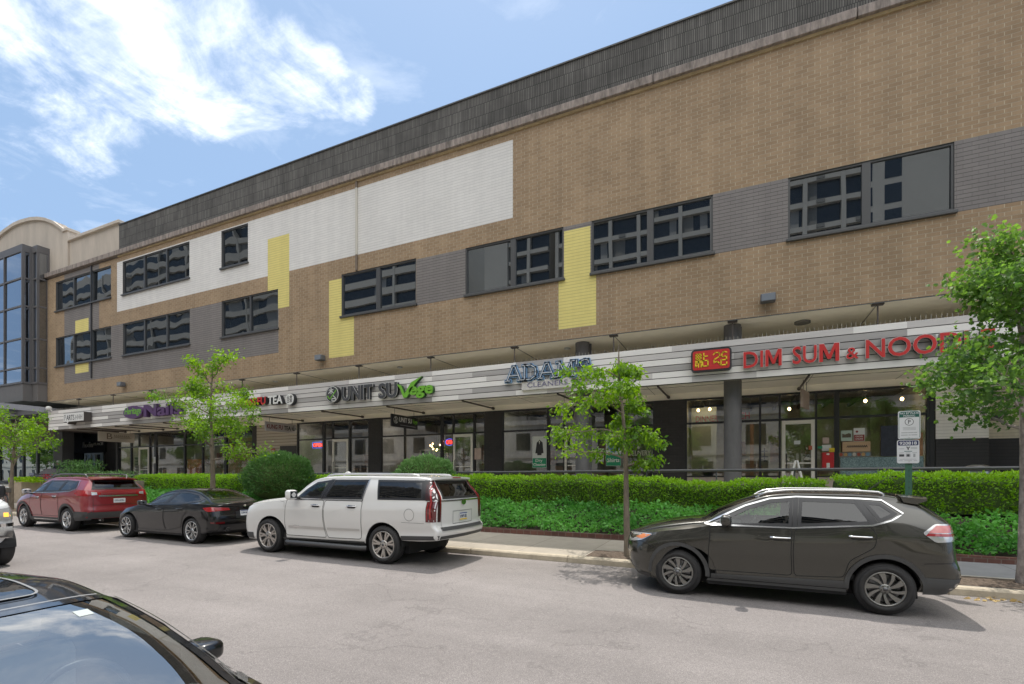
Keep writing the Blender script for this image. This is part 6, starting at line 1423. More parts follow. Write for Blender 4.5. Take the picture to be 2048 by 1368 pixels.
# ---------------- dark grey-green crossover in front
def rogue():
    pc = (.034,.033,.027); RG = paintm('grey_green_metallic', (.040,.038,.030), .35, .26)
    W = .92
    win = [[(.52,1.155),(.80,1.30),(1.02,1.415),(1.33,1.532),(1.63,1.568),(1.60,1.158)], [(1.67,1.160),(1.71,1.572),(2.42,1.562),(2.60,1.245),(2.55,1.235)], [(2.66,1.262),(2.48,1.555),(2.70,1.540),(2.88,1.395),(2.82,1.35)]]
    tail = [(3.13,1.15),(3.27,1.275),(3.45,1.275),(3.55,1.19),(3.56,1.10),(3.52,1.055),(3.27,1.035)]
    def extra(s, T):
        mb = MB()                                                 # spoiler
        for sg in (1, -1): pass
        ys = np.linspace(-.655, .655, 15); V = []
        for y in ys:
            q = (abs(y)/.655)**4
            for x, z in ((2.94,1.664-.035*q),(3.29-.05*q,1.630-.03*q),(3.29-.05*q,1.605-.03*q),(3.12,1.535-.01*q),(2.98,1.56-.01*q)): V.append(s.P((x, y, z)))
        n = len(ys); mb.add(V, [(5*i+k, 5*i+5+k, 5*i+5+(k+1) % 5, 5*i+(k+1) % 5) for i in range(n-1) for k in range(5)]+[(0,1,2,3,4), tuple(5*(n-1)+k for k in (4,3,2,1,0))], 0, False); mb.build('spoiler', [RG], T)
        mb = MB(); mb.tube([s.P((2.70,.0,1.70)), s.P((2.95,.0,1.90))], [.008,.003], 6); mb.build('antenna', [BLACKF], T)
        for sg in (1, -1):
            mb = MB(); s.side(mb, fill2d([(-.82,.86),(-.70,.93),(-.42,.945),(-.40,.935),(-.58,.83),(-.78,.76)], .06), .008, sg); h = mb.build('headlight', [LCLR], T)
            mb = MB(); s.side(mb, fill2d([(-.58,.845),(-.42,.930),(-.54,.925),(-.64,.87)], .06), .011, sg); mb.build('indicator', [LORG], h)
            mb = MB(); s.side(mb, strip2d([(-.80,.80),(-.66,.945),(-.40,.955)], .016), .010, sg); mb.build('lamp_surround', [BLACKF], h)
            mb = MB(); s.side(mb, fill2d(ellipse(-.80,.44,.035,.06,14), .05), .008, sg); mb.build('fog_lamp', [CHROME], T)
            mb = MB(); s.side(mb, fill2d(smooth_poly(tail, .03), .05), .006, sg); t = mb.build('tail_light', [LCLR], T)
            mb = MB(); s.side(mb, fill2d([(3.19,1.155),(3.285,1.255),(3.44,1.255),(3.53,1.185),(3.50,1.165)], .05), .010, sg, 0); s.side(mb, fill2d([(3.16,1.115),(3.50,1.115),(3.50,1.15),(3.19,1.15)], .05), .011, sg, 1); mb.build('red_lens', [LPINK, LRED], t)
            mb = MB(); s.side(mb, strip2d([(3.09,1.585),(3.30,1.41),(3.37,1.32)], .012), .006, sg); s.side(mb, strip2d([(3.14,.745),(3.52,.775)], .008), .006, sg); s.side(mb, strip2d([(-.60,.82),(-.33,.72)], .008), .006, sg); mb.build('panel_gap', [BLACKF], T)
    tips = dict(BASE); tips.update(name='crossover_car', lab='dark grey green crossover parked in front, nearest the camera on the right', cat='car', X0=-.906, Yc=9.22, wb=2.72, W=W, rw=.362, ra=.425, rim=.236, tw=.225, hub=.062, xf=-.93, xr=3.60, xaf=.5, xar=2.7, rf=.30, rr=.20,
        paint=RG, pcol=pc,
        top=[(-.93,.90),(-.70,1.03),(-.35,1.125),(.10,1.185),(.26,1.20),(.60,1.37),(1.00,1.545),(1.30,1.635),(1.7,1.675),(2.3,1.680),(2.9,1.655),(3.6,1.60)],
        belt=[(-.93,.86),(-.5,.98),(0,1.06),(.45,1.135),(1.6,1.145),(2.3,1.20),(2.8,1.27),(3.6,1.27)], crown=[(-.93,.03),(-.3,.075),(.2,.055),(.5,.05),(1.2,.06),(2.5,.075),(3.6,.07)],
        ws=[(-.93,.80),(-.4,.86),(.4,.875),(2.3,.885),(2.9,.865),(3.6,.82)], wr=[(-.93,.70),(-.2,.76),(.25,.76),(.5,.725),(1.2,.66),(2.4,.66),(3.6,.60)], zb=[(-.93,.26),(-.5,.22),(.4,.29),(2.3,.30),(3.0,.34),(3.6,.42)],
        F=[(.2,-.74),(.45,-.90),(.65,-.93),(.85,-.90),(1.2,-.72)], R=[(.3,3.44),(.45,3.58),(.62,3.63),(.80,3.58),(1.0,3.56),(1.25,3.53),(1.42,3.37),(1.60,3.14),(1.75,3.05)], bow=[(-.93,.26),(-.4,.14),(.3,.16),(1.0,.10),(1.6,0),(2.8,0),(3.6,-.07)],
        side_glass=win, gmat=[CG_CLEAR, CG_DARK, CG_DARK], top_glass=[[(.40,-.64),(.40,.64),(1.12,.585),(1.12,-.585)]], gtop=[CG_MID], end_glass=[[(-.56,1.30),(.56,1.30),(.50,1.56),(-.50,1.56)]], gend=CG_DARK,
        trim=[([(.44,1.135),(.60,1.140),(1.62,1.143),(2.58,1.225),(2.80,1.30),(2.945,1.395),(2.72,1.570),(2.45,1.585),(1.67,1.595),(1.33,1.555),(1.02,1.44),(.78,1.315),(.44,1.14)], .022, SATIN)],
        side_panels=[([(1.605,1.15),(1.665,1.152),(1.705,1.58),(1.635,1.578)], .008, BLACKF, 'door_pillar'), ([(2.56,1.23),(2.65,1.255),(2.47,1.572),(2.40,1.575)], .008, BLACKF, 'door_pillar'), ([(.46,.315),(2.27,.325),(2.27,.275),(.44,.268)], .012, PLAST, 'sill_cladding'), ([(.50,.385),(2.24,.43),(2.26,.33),(.50,.32)], .009, PLAST, 'door_cladding'),
                     ([(3.13,.56),(3.60,.56),(3.58,.45),(3.45,.35),(3.13,.33)], .010, PLAST, 'bumper_cladding'), ([(-.82,.33),(-.46,.30),(-.44,.24),(-.72,.24)], .010, PLAST, 'bumper_cladding')],
        end_panels=[([(-.70,.40),(.70,.40),(.71,.56),(-.71,.56)], .010, PLAST, 'bumper_cladding'), ([(-.26,.78),(.26,.78),(.26,.95),(-.26,.95)], .01, mat('plate_recess', (.02,.02,.02), .5), 'plate_recess')],
        front_panels=[([(-.5,.62),(.5,.62),(.55,.82),(-.55,.82)], .006, BLACKF, 'grille'), ([(-.6,.28),(.6,.28),(.6,.44),(-.6,.44)], .006, BLACKF, 'lower_grille')],
        top_seams=[[(-.72,.62),(-.3,.70),(.2,.72)], [(-.72,-.62),(-.3,-.70),(.2,-.72)]],
        doors=[([(.47,.44),(.455,.72),(.49,1.115),(1.60,1.128),(1.585,.80),(1.60,.45)], (1.32,1.575,.985)), ([(1.63,.45),(1.615,.80),(1.635,1.128),(2.56,1.205),(2.62,1.10),(2.60,.93),(2.30,.72),(2.24,.48)], (2.30,2.56,1.055))],
        archm=PLAST, archw=.055, a0=-.02, a1=-.02, mir=(.72,1.03,1.225), mirr=(.075,.115,.085), mirm=RG, rails=(1.10,2.86,.60,.030,SATIN,.020), feet=(.02,.98), cab=(.55,1.45,2.25), seat_h=1.02, steer=-1,
        nsp=5, spoke=[(-.30,-.10,.026,.074,0), (.24,.54,.024,.046,0)], rimm=mat('wheel_gunmetal', (.24,.235,.22), .35, metal=.75), rimd=mat('wheel_black', (.03,.03,.03), .4), extra=extra)
    return Car(**tips).build()
rogue()

# ---------------- long white SUV
def escalade():
    pc = (.66,.65,.63); WH = paintm('pearl_white', pc, 0, .3); W = 1.02
    win = [[(.90,1.325),(1.16,1.53),(1.44,1.690),(1.84,1.745),(1.66,1.325)], [(1.74,1.325),(1.95,1.750),(2.90,1.760),(2.84,1.335)], [(3.26,1.345),(3.15,1.762),(4.31,1.758),(4.41,1.36)]]
    def extra(s, T):
        for sg in (1, -1):
            mb = MB(); s.side(mb, fill2d([(-1.06,.92),(-1.04,1.10),(-.98,1.13),(-.99,.92)], .06), .006, sg); mb.build('headlight', [LCLR], T)
            # tall tail light wraps the rear corner
            mb = MB(); s.side(mb, fill2d([(4.51,.93),(4.51,1.33),(4.60,1.35),(4.70,1.34),(4.71,.93)], .06), .008, sg, 0); s.side(mb, fill2d([(4.47,1.35),(4.36,1.745),(4.46,1.765),(4.69,1.36)], .05), .008, sg, 1); t = mb.build('tail_light', [LRED2, mat('lamp_dark', (.035,.006,.007), .35)], T)
            mb = MB(); s.side(mb, strip2d([(4.545,.97),(4.545,1.32)], .018), .012, sg, 0); s.side(mb, strip2d([(4.62,.99),(4.61,1.33),(4.46,1.74)], .035), .012, sg, 0); s.side(mb, strip2d([(4.59,.955),(4.67,.955)], .035), .012, sg, 1); mb.build('red_lens', [LRED, LCLR], t)
            mb = MB(); y0 = .80 if sg > 0 else -.80; P = [(sg*.895,.93),(sg*.89,1.34),(sg*.735,1.765),(sg*.665,1.76),(sg*.79,1.33),(sg*.80,.93)]; s.end(mb, fill2d(P, .06), .008, 0); P2 = [(sg*.81,.98),(sg*.825,1.33),(sg*.69,1.74),(sg*.68,1.70),(sg*.80,1.33),(sg*.805,.98)]; s.end(mb, fill2d(P2, .06), .012, 1); mb.build('rear_light', [mat('lamp_dark', (.035,.006,.007), .35), LRED], T)
            mb = MB(); s.side(mb, strip2d([(.70,.66),(1.80,.67)], .045), .012, sg, 0); s.side(mb, strip2d([(1.88,.67),(2.80,.685)], .045), .012, sg, 0); s.side(mb, strip2d([(.86,.70),(.92,.665),(1.02,.685)], .018), .018, sg, 1); mb.build('door_moulding', [mat('white_moulding', (.50,.48,.46), .3, coat=1), CHROME], T)
            mb = MB(); s.side(mb, ring2d(ellipse(4.10,1.06,.125,.125,24), .009), .003, sg); s.side(mb, strip2d([(4.47,.90),(3.90,.90)], .007), .003, sg); s.side(mb, strip2d([(.36,1.25),(.55,1.22),(.58,1.1)], .008), .003, sg); mb.build('panel_gap', [mat('soft_gap', (.20,.20,.20), .8)], T)
            mb = MB(); pts = [s.P((x, s.side_y(1.5,.4)+.07*(0 if i in (0, 3) else 1), .31), sg) for i, x in enumerate((.62,.72,2.86,2.96))]; mb.tube(pts, .045, 10); mb.build('running_board', [mat('dark_step', (.07,.07,.072), .4)], T)
        mb = MB(); ys = np.linspace(-.70, .70, 15); V = []
        for y in ys:
            q = (abs(y)/.7)**2
            for x, z in ((4.16,1.862-.02*q),(4.60-.06*q,1.842-.02*q),(4.60-.06*q,1.80-.02*q),(4.32,1.77-.02*q)): V.append(s.P((x, y, z)))
        n = len(ys); mb.add(V, [(4*i+k, 4*i+4+k, 4*i+4+(k+1) % 4, 4*i+(k+1) % 4) for i in range(n-1) for k in range(4)]+[(0,1,2,3), tuple(4*(n-1)+k for k in (3,2,1,0))]); sp = mb.build('spoiler', [WH], T)
        mb = MB(); a = s.P((4.603, -.16, 1.815)); b = s.P((4.615, .16, 1.832)); mb.box(min(a[0], b[0]), max(a[0], b[0]), a[1], b[1], a[2], b[2]); mb.build('brake_light', [LRED], sp)
        mb = MB(); s.end(mb, fill2d([(-.80,1.335),(.80,1.335),(.80,1.365),(-.80,1.365)], .1), .012); s.end(mb, fill2d(ellipse(0,1.30,.10,.055,18), .06), .018); mb.build('tailgate_trim', [CHROME], T)
        mb = MB(); s.end(mb, ring2d([(-.40,.86),(.40,.86),(.40,1.13),(-.40,1.13)], .012), .006); s.end(mb, strip2d([(-.78,.80),(-.78,1.3)], .009), .004); s.end(mb, strip2d([(.78,.80),(.78,1.3)], .009), .004); mb.build('tailgate_gap', [mat('soft_gap', (.20,.20,.20), .8)], T)
        plate(s, T, -.16, .16, .92, 1.08, 'KWP1183', [((1.055,1.075), 2), ((.925,.95), 1)])
        mb = MB(); mb.tube([s.P((1.42,.0,1.86)), s.P((1.56,.0,1.93)), s.P((1.60,.0,1.90))], [.03,.02,.03], 8); mb.build('roof_antenna', [WH], T)
    d = dict(BASE); d.update(name='suv', lab='long white SUV with chrome handles parked between the black sedan and the dark crossover', cat='car', X0=-10.20, Yc=9.33, wb=3.42, W=W, rw=.405, ra=.475, rim=.285, tw=.26, hub=.085, xf=-1.08, xr=4.84, xaf=.4, xar=4.0, rf=.26, rr=.09, roof_e=.46, paint=WH, pcol=pc,
        top=[(-1.08,1.06),(-.85,1.16),(-.4,1.25),(.2,1.315),(.50,1.345),(.70,1.44),(1.05,1.655),(1.35,1.785),(1.7,1.835),(2.6,1.855),(4.2,1.850),(4.84,1.82)], belt=[(-1.08,1.02),(-.6,1.14),(.3,1.255),(.8,1.285),(2.8,1.305),(4.3,1.325),(4.84,1.335)], crown=[(-1.08,.03),(.2,.05),(.9,.05),(1.6,.07),(4.3,.07),(4.84,.06)],
        ws=[(-1.08,.93),(0,.975),(1,.985),(4.2,.98),(4.84,.965)], wr=[(-1.08,.84),(.3,.87),(.8,.82),(1.6,.80),(4.3,.79),(4.84,.76)], zb=[(-1.08,.30),(-.6,.30),(.5,.36),(2.9,.40),(3.9,.52),(4.4,.53),(4.84,.56)],
        F=[(.3,-1.0),(.55,-1.08),(.9,-1.06),(1.1,-1.02),(1.3,-.9)], R=[(.45,4.66),(.6,4.80),(.75,4.84),(.80,4.80),(.84,4.76),(1.33,4.77),(1.75,4.50),(1.9,4.44)], bow=[(-1.08,.22),(-.4,.10),(.5,.15),(1.2,.09),(2,0),(4.0,0),(4.84,-.09)],
        side_glass=win, gmat=[CG_CLEAR, CG_DARK, CG_DARK], top_glass=[[(.66,-.72),(.66,.72),(1.24,.66),(1.24,-.66)]], gtop=[CG_MID], end_glass=[[(-.74,1.385),(.74,1.385),(.63,1.76),(-.63,1.76)]], gend=CG_DARK,
        trim=[([(.70,1.300),(1.70,1.302),(2.88,1.312)], .020, SATIN), ([(2.86,1.315),(2.925,1.775)], .022, SATIN)],
        side_panels=[([(1.665,1.32),(1.74,1.32),(1.95,1.755),(1.845,1.755)], .008, BLACKF, 'door_pillar'), ([(4.41,1.36),(4.50,1.36),(4.40,1.765),(4.31,1.765)], .008, mat('pillar_black', (.012,.012,.013), .3), 'rear_pillar'), ([(.52,.40),(2.92,.445),(2.92,.40),(.52,.365)], .012, PLAST, 'sill_cladding'), ([(3.87,.62),(4.80,.66),(4.80,.58),(3.87,.53)], .008, PLAST, 'bumper_cladding'), ([(-1.06,.46),(-.50,.46),(-.47,.32),(-.9,.32)], .008, PLAST, 'bumper_cladding')],
        end_panels=[([(-.84,.755),(.84,.755),(.84,.82),(-.84,.82)], .02, PLAST, 'bumper_step'), ([(-.86,.57),(.86,.57),(.86,.64),(-.86,.64)], .006, PLAST, 'bumper_cladding')], front_panels=[([(-.6,.62),(.6,.62),(.6,1.0),(-.6,1.0)], .006, CHROME, 'grille')],
        doors=[([(.62,.46),(.585,.75),(.63,1.275),(1.78,1.29),(1.765,.95),(1.80,.60),(1.86,.47)], (1.42,1.68,1.165)), ([(1.90,.47),(1.83,.62),(1.795,.95),(1.81,1.29),(2.87,1.30),(2.86,1.0),(2.84,.49)], (2.46,2.72,1.175))],
        mir=(.97,1.17,1.40), mirr=(.085,.13,.115), mirm=WH, rails=(1.50,4.15,.66,.030,mat('silver_rail', (.62,.61,.60), .3, metal=.6),.022), feet=(), cab=(.85,1.75,2.75,3.7), seat_h=1.16, steer=-1, nsp=7, spoke=[(-.10,-.15,.030,.044,0), (.10,.15,.030,.044,0)], nlug=6,
        rimm=mat('wheel_champagne', (.46,.43,.40), .3, metal=.8), rimd=mat('wheel_black', (.03,.03,.03), .4), extra=extra)
    return Car(**d).build()
escalade()

# ---------------- black four-door coupe
def bmw():
    pc = (.008,.008,.009); BK = paintm('gloss_black_paint', (.004,.004,.005), 0, .3, .15); W = .93
    win = [[(.98,1.005),(1.20,1.125),(1.45,1.245),(1.95,1.345),(1.72,1.01)], [(1.80,1.012),(2.02,1.352),(2.45,1.365),(2.85,1.305),(3.14,1.175),(3.12,1.11),(2.7,1.05)]]
    def extra(s, T):
        for sg in (1, -1):
            mb = MB(); s.side(mb, fill2d([(3.42,.965),(3.60,.985),(3.80,.97),(3.83,.90),(3.62,.865),(3.55,.89)], .05), .008, sg); t = mb.build('tail_light', [LRED], T)
            mb = MB(); s.side(mb, fill2d([(-.72,.74),(-.50,.76),(-.42,.72),(-.68,.65)], .06), .006, sg); mb.build('headlight', [LSMK], T)
            mb = MB(); P = [(sg*.82,.985),(sg*.45,.96),(sg*.42,.90),(sg*.78,.885)]; s.end(mb, fill2d(P, .06), .008); mb.build('rear_light', [LRED], T)
            mb = MB(); P = [(sg*.80,.60),(sg*.58,.60),(sg*.58,.55),(sg*.80,.55)]; s.end(mb, fill2d(P, .06), .008); s.side(mb, fill2d([(3.66,.60),(3.84,.60),(3.84,.55),(3.68,.56)], .05), .006, sg); mb.build('reflector', [LRED2], T)
            mb = MB(); c = s.P((3.80,.55,.40), sg); e = s.P((3.90,.55,.40), sg); mb.cyl(c, e, .062, n=20, mi=0); f = s.P((3.903,.55,.40), sg); mb.cyl(e, f, .05, n=20, mi=1); mb.build('exhaust_tip', [mat('dark_chrome', (.25,.25,.25), .15, metal=1), BLACKF], T)
        plate(s, T, -.16, .16, .74, .88, 'LBK4470', [((.862,.878), 2), ((.742,.762), 1)])
        mb = MB(); s.end(mb, fill2d(ellipse(0,1.0,.04,.04,14), .05), .01); mb.build('badge', [CHROME], T)
    d = dict(BASE); d.update(name='sedan', lab='glossy black low sedan parked between the red crossover and the long white SUV', cat='car', X0=-16.12, Yc=9.33, wb=2.95, W=W, rw=.345, ra=.395, rim=.250, tw=.24, hub=.055, xf=-.80, xr=3.86, xaf=.4, xar=3.3, rf=.34, rr=.22, paint=BK, pcol=(.02,.02,.02), fast=True, roof_e=.62,
        top=[(-.80,.72),(-.5,.83),(0,.945),(.50,1.005),(.68,1.03),(1.0,1.20),(1.35,1.345),(1.75,1.425),(2.2,1.445),(2.65,1.405),(3.1,1.275),(3.45,1.135),(3.6,1.10),(3.86,1.085)], belt=[(-.80,.68),(-.3,.83),(.5,.95),(1.0,.975),(2.0,1.00),(2.8,1.06),(3.3,1.06),(3.86,1.03)], crown=[(-.8,.03),(.3,.06),(.8,.05),(1.6,.07),(2.6,.08),(3.3,.06),(3.86,.04)],
        ws=[(-.8,.80),(0,.88),(1,.885),(2.8,.885),(3.4,.88),(3.86,.82)], wr=[(-.8,.68),(.5,.76),(1.0,.70),(1.7,.60),(2.5,.585),(3.1,.62),(3.5,.70),(3.86,.70)], zb=[(-.8,.22),(.4,.19),(2.6,.20),(3.3,.26),(3.86,.34)],
        F=[(.2,-.72),(.4,-.80),(.6,-.80),(.8,-.70),(1,-.6)], R=[(.25,3.70),(.4,3.82),(.65,3.86),(.9,3.82),(1.0,3.80),(1.08,3.86),(1.2,3.84)], bow=[(-.8,.34),(-.3,.18),(.6,.20),(1.3,.12),(2.0,0),(3.0,0),(3.86,-.13)],
        side_glass=win, gmat=[CG_MID, CG_DARK], top_glass=[[(.78,-.66),(.78,.66),(1.42,.55),(1.42,-.55)], [(2.62,-.50),(2.62,.50),(3.32,.58),(3.32,-.58)]], gtop=[CG_MID, CG_MID], end_glass=[], gend=CG_DARK,
        side_panels=[([(1.725,1.005),(1.80,1.008),(2.02,1.357),(1.955,1.35)], .008, BLACKF, 'door_pillar'), ([(.42,.235),(2.55,.24),(2.55,.20),(.42,.19)], .010, BLACKF, 'side_skirt')], end_panels=[([(-.72,.36),(.72,.36),(.66,.52),(-.66,.52)], .006, BLACKF, 'rear_diffuser'), ([(-.28,.68),(.28,.68),(.28,.86),(-.28,.86)], .004, BLACKF, 'plate_recess')], front_panels=[([(-.3,.45),(.3,.45),(.3,.70),(-.3,.70)], .006, BLACKF, 'grille')],
        top_seams=[[(3.42,-.70),(3.42,.70)]], doors=[([(.62,.30),(.56,.60),(.66,.945),(1.78,.985),(1.76,.60),(1.82,.30)], (1.46,1.70,.87)), ([(1.86,.30),(1.795,.60),(1.81,.985),(2.72,1.03),(2.78,.85),(2.62,.70),(2.50,.42)], (2.36,2.62,.905))],
        mir=(1.00,1.03,1.04), mirr=(.075,.105,.07), mirm=BK, cab=(.75,1.6,2.45), seat_h=.88, steer=-1, nsp=5, spoke=[(-.16,-.26,.022,.030,0), (.16,.26,.022,.030,0), (0,0,.016,.012,1)], hmat=BK,
        rimm=mat('wheel_bright', (.55,.55,.55), .25, metal=.85), rimd=mat('wheel_black', (.03,.03,.03), .4), extra=extra)
    return Car(**d).build()
bmw()

# ---------------- red three-row crossover
def ascent():
    pc = (.23,.016,.022); RD = paintm('deep_red_metallic', pc, .12, .28); W = .965
    win = [[(.42,1.185),(.70,1.34),(1.00,1.48),(1.30,1.575),(1.16,1.205)], [(1.24,1.21),(1.38,1.59),(2.25,1.605),(2.12,1.235)], [(2.20,1.24),(2.33,1.605),(2.98,1.585),(3.10,1.40),(3.05,1.33),(2.80,1.27)]]
    def extra(s, T):
        for sg in (1, -1):
            mb = MB(); s.side(mb, fill2d([(-.78,.90),(-.60,1.0),(-.42,1.0),(-.72,.83)], .06), .006, sg); mb.build('headlight', [LCLR], T)
            mb = MB(); s.side(mb, fill2d([(3.12,1.20),(3.26,1.31),(3.66,1.30),(3.66,1.12),(3.30,1.13)], .06), .008, sg); mb.build('tail_light', [LRED], T)
            mb = MB(); P = [(sg*.82,1.30),(sg*.50,1.245),(sg*.50,1.15),(sg*.82,1.12)]; s.end(mb, fill2d(P, .06), .008, 0); P = [(sg*.74,1.255),(sg*.60,1.235),(sg*.60,1.165),(sg*.74,1.15)]; s.end(mb, fill2d(P, .06), .012, 1); mb.build('rear_light', [LRED, LCLR], T)
        mb = MB(); s.end(mb, fill2d([(-.56,1.10),(.56,1.10),(.56,1.15),(-.56,1.15)], .1), .016); mb.build('tailgate_bar', [SATIN], T)
        plate(s, T, -.17, .17, .90, 1.04, 'C9V 8TRL', [], (.03,.12,.06))
        mb = MB(); P = [(-.70,.84),(.70,.84)]; s.end(mb, strip2d(P, .01), .004); s.end(mb, strip2d([(-.70,.62),(-.70,1.1)], .01), .004); s.end(mb, strip2d([(.70,.62),(.70,1.1)], .01), .004); mb.build('tailgate_gap', [BLACKF], T)
        mb = MB(); c = s.P((3.80,-.55,.38)); e = s.P((3.92,-.55,.38)); mb.cyl(c, e, .05, n=16, mi=0); mb.build('exhaust_tip', [CHROME], T)
        mb = MB(); ys = np.linspace(-.62, .62, 13); V = []
        for y in ys:
            q = (abs(y)/.62)**2
            for x, z in ((3.10,1.735-.03*q),(3.62-.07*q,1.690-.03*q),(3.62-.07*q,1.655-.03*q),(3.30,1.63-.03*q)): V.append(s.P((x, y, z)))
        n = len(ys); mb.add(V, [(4*i+k, 4*i+4+k, 4*i+4+(k+1) % 4, 4*i+(k+1) % 4) for i in range(n-1) for k in range(4)]+[(0,1,2,3), tuple(4*(n-1)+k for k in (3,2,1,0))]); mb.build('spoiler', [RD], T)
        mb = MB(); a = s.P((3.86,-.1,1.33)); mb.tube([s.P((3.80,-.05,1.35)), s.P((3.83,-.45,1.37))], .012, 6); mb.build('rear_wiper', [BLACKF], T)
        mb = MB()
        for x in (1.75, 2.65): mb.tube([s.P((x,-.60,1.80)), s.P((x,.60,1.80))], .02, 8)
        mb.build('roof_crossbar', [BLACKF], T)
    d = dict(BASE); d.update(name='crossover_car', lab='deep red crossover with roof rails, farthest left of the parked row', cat='car', X0=-22.06, Yc=9.38, wb=2.72, W=W, rw=.37, ra=.435, rim=.255, tw=.24, hub=.06, xf=-.90, xr=3.74, xaf=.4, xar=3.0, rf=.30, rr=.20, paint=RD, pcol=pc,
        top=[(-.90,.93),(-.6,1.04),(-.1,1.15),(.20,1.20),(.5,1.37),(.85,1.56),(1.2,1.68),(1.6,1.725),(2.6,1.735),(3.2,1.715),(3.74,1.66)], belt=[(-.90,.89),(-.4,1.04),(.3,1.15),(1.2,1.185),(2.2,1.22),(2.9,1.28),(3.82,1.31)], crown=[(-.9,.03),(.2,.05),(.8,.05),(1.5,.07),(3.0,.08),(3.82,.07)],
        ws=[(-.9,.83),(0,.91),(1,.92),(2.6,.915),(3.82,.86)], wr=[(-.9,.74),(.2,.80),(.6,.76),(1.3,.695),(2.9,.68),(3.82,.62)], zb=[(-.9,.28),(.4,.27),(2.3,.29),(3.0,.34),(3.82,.42)],
        F=[(.2,-.80),(.5,-.90),(.8,-.88),(1.2,-.7)], R=[(.3,3.60),(.5,3.74),(.65,3.78),(.80,3.75),(1.15,3.75),(1.30,3.71),(1.65,3.44),(1.8,3.36)], bow=[(-.9,.25),(-.4,.13),(.3,.15),(1.0,.09),(1.6,0),(2.9,0),(3.82,-.10)],
        side_glass=win, gmat=[CG_MID, CG_DARK, CG_DARK], top_glass=[[(.36,-.66),(.36,.66),(1.04,.60),(1.04,-.60)]], gtop=[CG_MID], end_glass=[[(-.72,1.33),(.72,1.33),(.58,1.62),(-.58,1.62)]], gend=CG_DARK,
        trim=[([(.36,1.165),(1.2,1.19),(2.2,1.222),(2.85,1.258),(3.13,1.345),(3.14,1.42),(3.02,1.60)], .022, SATIN)],
        side_panels=[([(1.165,1.20),(1.24,1.205),(1.385,1.598),(1.305,1.585)], .008, BLACKF, 'door_pillar'), ([(2.125,1.23),(2.20,1.238),(2.335,1.612),(2.255,1.612)], .008, BLACKF, 'door_pillar'), ([(.44,.40),(2.27,.41),(2.27,.29),(.44,.27)], .010, PLAST, 'sill_cladding'), ([(.7,.345),(2.2,.355),(2.2,.33),(.7,.32)], .016, SATIN, 'sill_strip'), ([(3.16,.64),(3.86,.64),(3.84,.48),(3.70,.38),(3.16,.34)], .010, PLAST, 'bumper_cladding'), ([(-.86,.52),(-.46,.50),(-.44,.28),(-.78,.30)], .010, PLAST, 'bumper_cladding')],
        end_panels=[([(-.82,.42),(.82,.42),(.84,.62),(-.84,.62)], .012, PLAST, 'bumper_cladding'), ([(-.28,.87),(.28,.87),(.28,1.07),(-.28,1.07)], .005, RD, 'plate_recess')], front_panels=[([(-.5,.60),(.5,.60),(.55,.85),(-.55,.85)], .006, BLACKF, 'grille')],
        doors=[([(.46,.45),(.44,.75),(.50,1.14),(1.18,1.17),(1.15,.80),(1.17,.45)], (.86,1.08,1.03)), ([(1.20,.45),(1.18,.80),(1.21,1.17),(2.18,1.205),(2.26,1.05),(2.22,.88),(2.26,.78),(2.20,.46)], (1.90,2.14,1.08))],
        archm=PLAST, archw=.075, a0=-.02, a1=-.02, mir=(.52,1.06,1.22), mirr=(.08,.115,.085), mirm=mat('mirror_pale_top', (.35,.33,.33), .3, coat=1), rails=(.95,3.20,.58,.075,mat('dark_rail', (.12,.12,.12), .3, metal=.5),.024), feet=(.03,.5,.97), cab=(.5,1.3,2.1,2.8), seat_h=1.08, steer=-1, nsp=5, spoke=[(-.20,-.10,.04,.05,0), (.20,.10,.04,.05,0), (0,0,.05,.02,1)],
        rimm=mat('wheel_bright', (.55,.55,.55), .25, metal=.85), rimd=mat('wheel_black', (.03,.03,.03), .4), extra=extra)
    return Car(**d).build()
ascent()

